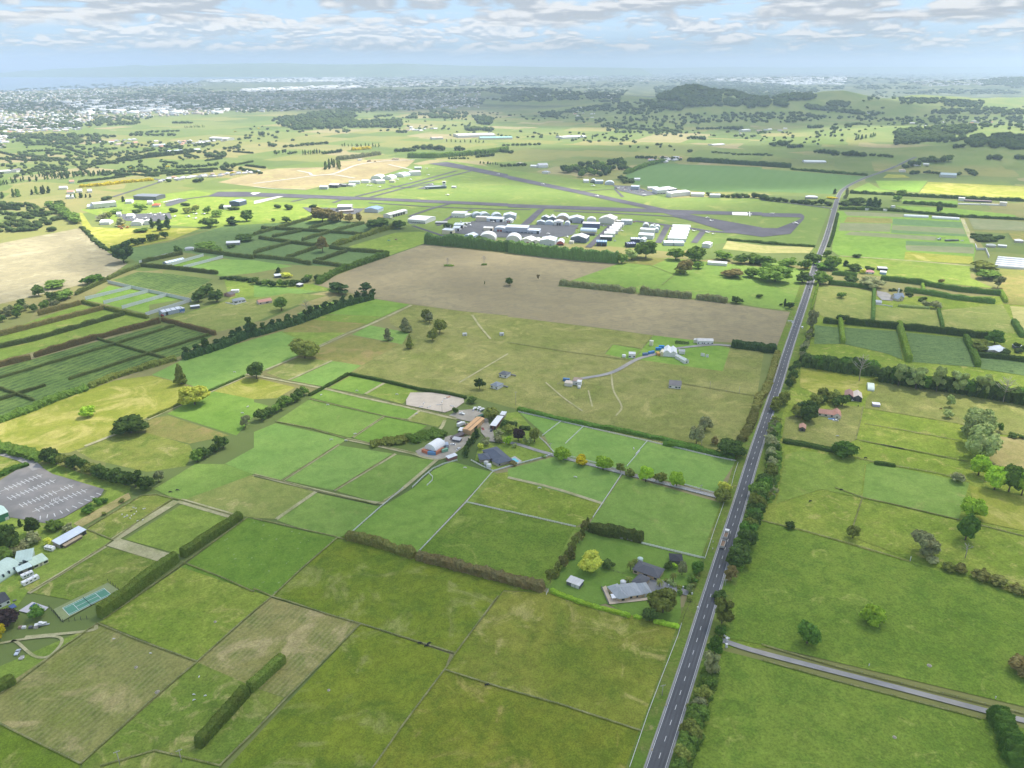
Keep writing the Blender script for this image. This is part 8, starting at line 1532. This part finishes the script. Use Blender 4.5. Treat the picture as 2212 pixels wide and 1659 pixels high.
WF=[('fence between the olive fields from the hedge to the frame edge','D2 2125,0 1755,497 1660,640 1300,1120 1040,1491 900,1700'),('fence right of the mown hay field','D2 930,240 300,870 0,1185 D1 1920,1470'),('fence above the olive field, right piece','D2 930,240 1330,365 1755,497'),('fence above the olive field, left piece','C2 160,1330 D2 320,50 620,150 930,240'),('fence between the two olive fields by the road','D2 1660,640 2212,815 D3 450,940 1165,1175'),('fence from the paddock gate to the hedge end','C2 730,815 400,1100 160,1330'),('short fence at the brown hedge end','C2 730,815 790,830'),('fence left of the mown hay field','C2 160,1330 D2 0,130 D1 1985,330 1720,570'),('fence across the head of the hay fields','D1 850,235 1200,380 1720,570'),('fence between hay and sheep field','D1 1720,570 1300,920 705,1460'),('fence at the foot of the striped hay field','D1 -100,1060 300,1260 705,1460'),('fence left of the striped hay field','D1 850,235 500,480 160,745 -150,950'),('fence along the long clipped hedge','C1 2160,640 1600,1040 1040,1438 D1 900,205'),('fence below the goats and tan track','C1 2020,620 1580,490 1360,440 1230,450 760,730'),('bent fence at the bottom edge below the sheep','D1 880,1480 1350,1345 1930,1480'),
 ('fence from tan track to the shed yard','C1 1500,480 1200,680 980,835'),('dark yard fence below the long shed','C1 760,745 980,835 920,885 540,1130 260,1290'),('fence beside the tennis court hedge','C1 1590,1030 1950,1170 2212,1290 C2 0,1260 160,1330'),('fence across the green paddock to the flecked field','C2 0,650 190,690 500,760 720,810'),('fence of the lower left lane paddocks','C2 250,320 740,0'),('fence between bright paddocks by the lane','C2 700,402 1225,82'),('lane fence of the lower paddocks','C2 0,268 250,325 540,405 1060,525 1160,490 1300,380'),('lane fence of the upper paddocks','B2 90,735 620,835 900,900 1290,985 1500,1035 1760,1100'),('fence in the middle paddocks, right','B2 860,1270 1135,1085 1345,1115'),('fence across the middle paddocks','B2 480,935 800,1010 1130,1082 1510,1162'),('fence below the middle paddocks','B2 190,1130 500,1190 800,1282 1100,1340 1400,1410'),
 ('upper fence of the gravel drive','D4 0,410 600,585 1200,740 2212,990'),('lower fence of the gravel drive','D4 0,540 700,735 1300,890 1850,1035'),('ditch fence across the deep pasture','C4 0,648 400,745 800,860 1250,995'),('fence across the tufted pasture','C4 620,370 840,450 1200,530 1660,640 2212,780'),('short fence between pasture trees','C4 845,460 800,600 770,690'),('white topped fence across the meadow, upper','B4 870,1118 1200,1170 1690,1262'),('white topped fence across the meadow, lower','B4 825,1255 1200,1330 C4 1000,5 1300,60 1740,150'),('boundary fence along the shrubs','C4 800,115 930,150 1500,250 1750,325'),('garden fence of the twin barn','B4 855,970 820,1140 790,1250'),('fence across the seeding meadow','B3 0,440 500,520 840,565 1060,595'),('fence of the compound lawn','B3 1270,375 1180,480 1105,572'),('fence round the small compound lawn','B3 845,540 915,458 1160,495'),('fence of the drive to the pasture','B3 1510,800 1760,840 2013,885 2150,905'),('lane fence up to the ploughed field','B2 570,475 830,350 1000,280 1370,108'),('pasture fence beside the ploughed field','A3 1060,960 1250,990 1450,1068 1340,1160')]
for lb,pl in WF: wire_fence('thin grey '+lb,pl,6)
wire_fence('dark post fence round the sand arena','E1 -5,95 0,190 220,255 520,290 700,235',5,MATS['dark_wood'],rank=False)
# poles
for r,x,yb,yt,lb in [('D1',1045,1462,1342,'power pole with white insulators at the bottom edge, left one'),('D1',1582,1442,1330,'power pole with white insulators at the bottom edge, right one'),('D3',1342,868,765,'power pole on the verge beside the olive field'),('C3',1678,410,352,'pale power pole beside the railed drive'),('E1',2088,848,715,'pale pole beside the farm drive'),('C3',1890,1235,1180,'power pole right of the road by the bare tree'),('B3',68,988,868,'tall leafy pole in the meadow behind the hedge'),('B3',1685,1340,1285,'pale pole between the grey trees'),('E1',520,285,150,'dark floodlight pole in front of the sand arena'),('A2',1290,1,0,'')][:9]: pole(r,x,yb,yt,lb)
# ================================================================== animals
HW=(.72,.70,.66)
for r,x,y,d,lb in [('B2',585,903,60,'pale horse near the tree row by the lane'),('B2',641,988,0,'pale horse in the paddock above the worn patch'),('B2',672,1292,10,'white horse left of the two at the lane fence'),('B2',804,1300,170,'white horse at the worn corner of the lane fence'),('B2',880,1242,20,'white horse on the paddock edge above the lane'),('B2',898,866,170,'white horse in the small paddock below the clipped hedge'),('B2',1243,897,0,'white horse in the paddock left of the sand arena'),('B2',1413,1068,30,'white horse by the paddock divider near the arena'),('C2',1836,210,0,'white horse in the paddock below the house'),('C3',590,292,150,'white horse in the paddock below the yellow tree'),('C3',273,386,0,'white horse on the lane below the garden wall'),('C3',1095,42,90,'pale horse standing by the paddock divider'),('B1',2042,702,0,'pale horse in the green paddock left of the round tree'),('B1',2158,1006,60,'pale horse in the yellow paddock, upper of two'),('B1',2110,1060,10,'pale horse in the yellow paddock, lower of two')]: animal(r,x,y,d,HW,lb,'horse')
for i,(x,y) in enumerate([(1340,385),(1365,394),(1372,425),(1440,399),(1456,395),(1350,451),(1322,466),(1280,462),(1274,472),(1252,481),(1228,454),(1310,493),(1385,518),(1437,508)]): animal('E3',x,y,i*47,(.74,.73,.68),'white sheep in the flock on the fenced paddock above the long shed','sheep','flock of white sheep by the long shed')
animal('E3',1320,420,20,(.03,.03,.03),'single black sheep in the white flock','sheep')
for x,y,d,lb in((1735,703,90,'white sheep standing apart near the field fence'),(1688,857,0,'white sheep in the trio, left upper one'),(1690,905,30,'white sheep in the trio, left lower one'),(1790,867,200,'white sheep in the trio, right one'),(990,372,10,'white sheep lying near the head of the hay field'),(1310,497,0,'white sheep by the fence corner of the hay fields')): animal('D1',x,y,d,(.76,.75,.72),lb,'sheep')
for r,x,y,d,lb in(('C1',1483,420,10,'dark cow in the dry paddock, left of two'),('C1',1545,404,0,'dark cow in the dry paddock, right of two'),('C4',668,390,0,'dark cow in the tufted pasture by the fence'),('C4',405,486,20,'dark cow alone in the tufted pasture'),('C4',872,120,0,'dark cow at the shrubby ditch'),('D2',1443,413,0,'dark animal at the olive field fence, left of three'),('D2',1500,436,20,'dark animal at the olive field fence, middle of three'),('D2',1522,416,40,'dark animal at the olive field fence, right of three'),('D2',2028,776,10,'dark animal at the fence between the olive fields')): animal(r,x,y,d,(.035,.03,.03),lb,'cow')
animal('B4',1506,990,20,(.14,.055,.03),'red brown horse under the pale sapling','horse'); animal('B4',812,966,60,(.05,.05,.05),'black and white cow by the twin barn lane','cow'); animal('B4',635,1222,0,(.5,.5,.5),'grey horse on the grass below the salmon roofed house','horse')
for r,x,y,w,lb in(('D1',1372,835,2.2,'round tan feed pad by the hay field fence'),('D4',1118,1190,1.6,'pale round slab in the near pasture'),('D4',1412,585,2.2,'white bath trough in the deep pasture'),('D2',652,818,1.4,'round concrete trough in the olive field'),('D1',1185,618,1.6,'round tan patch stone in the striped hay'),('D1',1875,222,1.4,'round tan trough in the green field')):
    e=empty('water_trough',G(r,x,y),.4,lb,'trough'); b=MB(); w*=.62; b.tube([(0,0,-.05),(0,0,.5)],[w*.8,w*.85],12); b.obj('basin',mat('trough_stone',(.52,.47,.40),.1,1),e); b=MB(); b.tube([(0,0,.5),(0,0,.53)],[w*.7,w*.7],12); b.obj('water',mat('trough_water',(.34,.30,.22),.1,.5,.2),e)
# ================================================================== subdivision and far houses
HR=[(.55,.28,.2),(.3,.32,.35),(.45,.46,.48),(.16,.17,.19),(.66,.66,.66),(.4,.3,.24)]
for i in range(34):
    u=i/33; x=1395+820*u+random.uniform(-10,10); y=252-70*u+random.uniform(-18,12)
    p=G('A1',x,y); bldc('house','new house in the estate strip beyond the stripped earth',p,R(random.choice([20,110,65])),13,10,3,'house','estate houses beyond the stripped earth',roof='hip',rise=2.6,wall=(.66,.62,.56),rf=random.choice(HR))
HP={}
def far_house(P,rz,s,m1,m2,label,group,name='town_house'):
    k=('fh',m1.name,m2.name)
    if k not in HP:
        b=MB(); b.prism([(0,-.5),(9,-.5),(9,3),(4.5,5.6),(0,3)],0,14,'y',0); b.prism([(-.5,2.7),(4.5,5.7),(9.5,2.7),(9.5,3.0),(4.5,6.0),(-.5,3.0)],-.4,14.4,'y',1); HP[k]=b.mesh('house',[m1,m2])
    o=link(name,HP[k],loc=P,rot=(0,0,rz),sc=(s,s,1)); tag(o,label,'house',group)
hw=[col_m(WH),col_m((.62,.58,.5))]; hr=[roof_m(c) for c in HR]+[roof_m((.72,.72,.72))]*2
def houses(poly,n,label,group,s=(1,1.6)):
    Q=pts(poly); xs=[p.x for p in Q]; ys=[p.y for p in Q]; k=0; t=0
    while k<n and t<n*40:
        t+=1; p=Vector((random.uniform(min(xs),max(xs)),random.uniform(min(ys),max(ys)),0))
        if inside(p,Q): p.z=hz(p.x,p.y); far_house(p,random.random()*6,random.uniform(*s),random.choice(hw),random.choice(hr),label,group); k+=1
houses('T1 0,800 260,800 600,840 420,850 240,860 0,880',110,'pale house in the tight suburb at the left edge of the plain','suburb houses at the left edge')
houses('T1 0,880 160,885 60,900 0,975',34,'pale house on the near corner of the left suburb','near corner houses of the left suburb')
houses('T1 960,920 1500,890 1480,925 1000,960',22,'scattered white house in the trees beyond the green paddocks','white houses beyond the green paddocks')
houses('T1 640,920 900,905 900,935 700,945',12,'white farm house among the middle tree belts','farm houses among the tree belts')
houses('T2 420,820 620,815 600,850 420,850',9,'white house on the meadow edge below the dark woods','white houses below the dark woods')
houses('T2 1500,700 1660,700 1640,770 1520,770',9,'white house on the low hill','white houses on the low hill')
houses('T3 360,840 660,835 640,860 380,870',7,'white house on the plain before the dark hills','white houses before the dark hills')
houses('T3 1400,780 2212,770 2212,830 1480,820',26,'white house on the far right plain','white houses on the far right plain')
houses('T2 1980,1030 2212,1020 2212,1050 2010,1055',14,'white house in the row beside the teal crop field','white houses beside the teal crop field')
for r,x1,y1,x2,y2,D,h,c,lb in [('T2',760,893,1000,886,90,9,(.66,.62,.58),'very large pale warehouse roof beyond the runway grass'),('T2',900,905,1110,902,50,7,(.28,.52,.48),'long turquoise roof beside the large warehouse'),('T2',1435,900,1590,893,60,6,(.72,.72,.70),'long white roof in the far green plots'),('T2',590,905,660,903,40,7,(.60,.42,.34),'brick coloured large shed beyond the runway grass'),('T1',1355,905,1470,912,40,8,(.72,.72,.72),'white gabled sheds beyond the green paddocks'),('T1',1000,955,1080,950,30,7,(.5,.6,.64),'blue-grey roof among the far trees'),
 ('T3',200,945,275,940,30,3,(.72,.74,.76),'white low roof on the plain behind the teal crop'),('T3',790,1058,930,1056,40,5,(.70,.74,.76),'white tunnel roofs behind the teal crop'),('T3',1200,738,1260,735,30,6,(.74,.74,.74),'white long shed at the foot of the green hill'),('T3',390,855,440,852,26,8,(.66,.68,.7),'white gabled barn on the plain'),('T1',1090,985,1300,972,25,2,(.66,.74,.80),'long pale blue tunnel roofs in the far paddocks'),('A1',0,188,100,180,30,6,(.6,.6,.58),'pale sheds at the left edge of the plain'),('A1',145,175,200,165,26,6,(.2,.18,.18),'dark shed at the left edge of the plain')]:
    bld('warehouse',lb,r,x1,y1,x2,y2,D,h,'warehouse',roof='gable',ridge='x',rise=2,wall=(.66,.66,.64),rf=c)
# machinery and stockpiles on the stripped earth
for i,(x,y,c,lb) in enumerate([(920,135,(.3,.2,.12),'dark digger on the stripped earth, left one'),(945,130,(.3,.2,.12),'dark digger on the stripped earth, right one'),(1020,140,(.4,.28,.12),'brown loader on the stripped earth'),(800,118,WH,'white site cabin on the stripped earth'),(1295,105,(.62,.5,.36),'tan site cabin on the stripped earth, left one'),(1340,106,(.62,.5,.36),'tan site cabin on the stripped earth, right one')]): solid('site_cabin' if 'cabin' in lb else 'digger',lb,'cabin' if 'cabin' in lb else 'digger',G('E7',x,y),.3,[('body',-6,6,-3,3,0,4,c),('roof',-6.2,6.2,-3.2,3.2,4,4.5,c)] if 'cabin' in lb else [('body',-3,3,-1.6,1.6,1,3,c),('cab',-1,1.5,-1.4,.2,3,4.6,c),('track',-3.2,3.2,-2,-1.2,0,1,DG),('track',-3.2,3.2,1.2,2,0,1,DG)])
# ================================================================== far off masses
def merge_boxes(name,items,mats,kind='stuff'):
    "items: x,y,z,lx,ly,h,rz,mat"
    A=np.array([i[:7] for i in items],float); n=len(A); u=np.array([(x,y,z) for z in(-.15,1) for y in(-.5,.5) for x in(-.5,.5)])
    V=np.zeros((n,8,3)); c,s=np.cos(A[:,6]),np.sin(A[:,6])
    for k in range(8):
        x=u[k,0]*A[:,3]; y=u[k,1]*A[:,4]; V[:,k,0]=A[:,0]+x*c-y*s; V[:,k,1]=A[:,1]+x*s+y*c; V[:,k,2]=A[:,2]+u[k,2]*A[:,5]
    q=np.array([(4,5,7,6),(0,1,5,4),(1,3,7,5),(3,2,6,7),(2,0,4,6)]); F=(np.arange(n)[:,None,None]*8+q[None]).reshape(-1,4)
    me=np_mesh(name,V.reshape(-1,3),F,mats,np.repeat([i[7] for i in items],5)); o=link(name,me); o['kind']=kind; return o
def scatter_px(poly,n,seed):
    "points on the ground inside a picture-space outline, evenly spread over the picture"
    rg=random.Random(seed); reg,*pp=poly.split(); P=[tuple(map(float,q.split(','))) for q in pp]; xs=[p[0] for p in P]; ys=[p[1] for p in P]; out=[];Q=[Vector((*p,0)) for p in P]
    while len(out)<n:
        p=Vector((rg.uniform(min(xs),max(xs)),rg.uniform(min(ys),max(ys)),0))
        if inside(p,Q): out.append(G(reg,p.x,p.y))
    return out
town=[];rg=random.Random(5)
for poly,n,big,wht in [('T1 -300,590 600,575 1300,525 1340,560 900,590 500,640 -300,640',650,1.0,.35),('T1 -300,640 500,640 1300,590 1420,620 1400,740 700,780 250,830 -300,850',1200,1.0,.3),('T1 1300,520 2300,498 2300,530 1400,535',420,3.6,.95),('T1 1560,578 2300,550 2300,578 1600,598',170,3.3,.97),('T1 400,660 1000,640 1500,720 1400,740 500,740',80,3.4,.8),
 ('T2 -20,495 640,505 640,560 -20,575',320,2.6,.9),('T2 640,500 1100,490 1100,550 650,565',200,1.6,.7),('T2 900,480 2300,470 2300,530 1100,530',600,1.7,.6),('T2 1280,487 1660,485 1660,510 1290,512',110,3,.95),('T3 -20,470 1100,470 1100,530 -20,530',520,1.6,.6),('T3 200,510 1050,500 1040,550 700,550 220,522',260,3.4,.97),('T3 1380,510 2212,505 2212,545 1600,560',240,1.7,.7),('T3 0,440 1600,435 2212,470 1200,480 0,460',260,1.8,.5),
 ('T1 1300,590 2300,580 2300,700 1400,740',520,1.0,.3),('T2 -20,600 900,590 900,700 100,720',420,1.0,.35),('T2 1100,560 1900,540 1800,640 1200,640',70,1.0,.6)]:
    for p in scatter_px(poly,n,len(poly)+n):
        s=rg.uniform(.8,1.5)*big; town.append((p.x,p.y,p.z,14*s*rg.uniform(.8,2.0 if big>2 else 1.3),11*s,rg.uniform(5,8)+big*1.5,rg.random()*3.14 if big<2 else R(20)+rg.choice([0,1.57]),(3 if big>3 else 0) if rg.random()<wht else rg.choice([1,2])))
merge_boxes('distant_town',town,[mat('town_white',(.66,.66,.65),.02,.1),mat('town_grey',(.38,.40,.43),.05,.1),mat('town_tan',(.45,.38,.32),.05,.1),mat('warehouse_white',(.88,.88,.86),.02,.1)])
for x,y,h,lb in((770,555,34,'left'),(793,555,38,'middle'),(850,545,44,'right')): bldc('tower_block',f'white tower block far away in the city, {lb} of three',G('T2',x,y),R(10),46,30,h+30,'tower block',roof='flat',wall=(.78,.78,.76),rf=(.6,.6,.6))
P=G('T3',422,452); e=empty('city_tower',P,0,'slim needle tower far off on the city skyline','tower'); b=MB(); b.tube([(0,0,0),(0,0,200)],[14,9],8); b.obj('shaft',col_m((.4,.42,.46)),e); b=MB(); b.tube([(0,0,200),(0,0,212),(0,0,226)],[24,26,12],10); b.obj('pod',col_m((.35,.38,.42)),e); b=MB(); b.tube([(0,0,226),(0,0,320)],[7,2],6); b.obj('mast',col_m((.4,.42,.46)),e)
sky=[]
for p in scatter_px('T3 440,440 570,440 570,452 440,452',16,3): sky.append((p.x,p.y,0,60,50,rg.uniform(70,150),.3,1))
merge_boxes('distant_city',sky,[MATS['town_white'],MATS['town_grey']])
# woods
def merge_trees(name,items,m):
    "items: x,y,z,w,h"
    rngs=np.random.default_rng(3); protos=[]
    for k in range(3):
        Vs=[];Fs=[];o=0
        for i in range(4):
            a=2.1*i+k; V,F=blob((.24*math.cos(a)*(i>0),.24*math.sin(a)*(i>0),.52+.12*math.sin(i*2.0+k)),(.34,.34,.42),1,k*5+i,.35); Vs.append(V);Fs.append(F+o);o+=len(V)
        protos.append((np.concatenate(Vs),np.concatenate(Fs)))
    A=np.array(items); VV=[];FF=[];o=0
    for k in range(3):
        a=A[k::3]; V,F=protos[k]; th=rngs.random(len(a))*6.28; c,s=np.cos(th)[:,None],np.sin(th)[:,None]
        X=V[None,:,0]*c-V[None,:,1]*s; Y=V[None,:,0]*s+V[None,:,1]*c
        W=np.stack([a[:,0:1]+X*a[:,3:4],a[:,1:2]+Y*a[:,3:4],a[:,2:3]+V[None,:,2]*a[:,4:5]-.5],2).reshape(-1,3)
        VV.append(W); FF.append((np.arange(len(a))[:,None,None]*len(V)+F[None]).reshape(-1,3)+o); o+=len(W)
    me=np_mesh(name,np.concatenate(VV),np.concatenate(FF),[m],None,False); ob=link(name,me); ob['kind']='stuff'; return ob
WD=[];rg=random.Random(11)
def wood(poly,n,h=(12,20),k=1.2,thr=None):
    for p in scatter_px(poly,n,n+len(poly)):
        if thr is not None and mnoise.noise(Vector((p.x*.0016,p.y*.0016,.3)))<thr: continue
        hh=rg.uniform(*h); w=hh*k*rg.uniform(.8,1.5)*(1+max(0,p.y-4000)/9000); WD.append((p.x,p.y,p.z,w,hh))
for a in [('T1 -300,600 1300,540 1500,620 1400,760 500,830 -300,860',2300,(9,15),1.3,-.15),('T1 1300,580 2300,575 2300,690 1900,720 1400,740 1250,640',800,(9,15),1.3,-.12),('T1 1750,780 2300,690 2300,830 1900,845',420,(13,20),1.2),('T2 -20,585 900,575 1000,600 900,690 560,700 300,760 -20,800',950,(9,16),1.3,-.15),('T2 -20,790 400,780 380,830 60,830',160,(12,19),1.2),('T2 560,700 820,740 800,770 400,770',90,(12,19),1.2,-.1),('T2 900,575 1900,545 1800,640 1300,660 1000,660',620,(12,20),1.3,-.1),('T2 1080,690 1800,650 1700,720 1300,745',260,(11,18),1.2,-.1),('T2 1690,650 2212,690 2212,740 1900,760 1700,720',170,(11,18),1.2,-.15),('T2 860,760 980,770 970,810 890,810',60,(12,19),1.2),('T2 1290,740 1430,735 1400,765 1300,770',40,(12,18),1.2),('T2 800,830 980,840 960,850 820,850',30,(12,18),1.2),
 ('T2 2020,560 2300,560 2300,650 2060,650',330,(14,22),1.3),('T2 1930,650 2212,690 2212,720 2030,700',120,(13,20),1.2),('T3 -20,530 250,560 240,690 -20,690',360,(14,22),1.3),('T3 110,530 700,545 690,640 400,650 200,600',480,(14,22),1.3),('T3 340,620 580,610 560,690 420,700',170,(14,20),1.2),('T3 270,650 370,655 365,690 280,690',60,(14,20),1.2),('T3 590,645 680,650 680,690 600,690',60,(14,20),1.2),('T3 700,560 1100,535 1000,600 800,650 690,650',330,(14,20),1.2,.0),('T3 1080,555 2212,560 2212,625 1500,610 1200,600',520,(12,20),1.2,-.05),('T3 1900,520 2212,500 2212,560 1960,550',170,(14,20),1.2),('T3 790,685 1000,705 1000,730 800,705',70,(14,18),1.1),('T3 930,660 1080,665 1070,700 940,690',60,(14,18),1.1),('T3 1010,710 1300,740 1230,755 1020,730',50,(12,17),1.2),('T3 1410,640 1700,640 1700,670 1420,680',110,(12,17),1.1),('T3 1680,650 1950,660 1930,700 1700,690',110,(12,17),1.1),('T3 1560,720 2000,700 2212,720 2212,745 1600,740',150,(11,16),1.2),
 ('T3 -20,740 700,730 900,750 900,790 300,800 -20,810',190,(9,15),1.2),('T3 700,750 1300,760 2212,750 2212,850 1700,830 1200,790',170,(9,15),1.2),('T3 1380,850 1800,820 1900,840 1780,930 1600,920 1380,950',220,(13,19),1.2),('T3 1800,900 2100,875 2212,900 2212,970 1830,950',150,(13,19),1.2),('T3 1260,595 1400,620 1380,650 1150,660',25,(10,15),1.2),('T2 1350,760 1600,770 2212,750 2212,830 1600,800',80,(9,14),1.2),('T1 0,870 700,880 700,940 150,950',150,(10,15),1.2),('T1 900,530 1300,520 2300,495 2300,520 1300,545 -20,590',160,(12,18),1.6),('T2 -20,470 2300,450 2300,540 -20,575',700,(12,20),1.7),('T3 -20,440 2300,440 2300,560 -20,530',800,(12,20),1.7),('T1 -20,860 1300,830 2300,800 2300,1000 1300,1000 -20,1140',420,(6,11),1.3,.08),('T1 300,900 1300,880 1300,1130 300,1150',150,(6,11),1.3,.0),('T2 -20,740 1300,720 2300,760 2300,1000 1300,900 -20,860',330,(6,11),1.3,.05),('T3 -20,700 2300,690 2300,1000 1200,1000 0,900',420,(6,11),1.3,.06),('T1 0,1000 300,940 500,1140 0,1152',70,(6,10),1.3),('A1 0,480 480,470 480,690 0,700',45,(6,10),1.3,.0),('T2 1690,800 2212,830 2212,890 1700,860',90,(8,13),1.2)]: wood(*a)
flush_trees(300)
merge_trees('distant_woodland',WD,l_hfar)
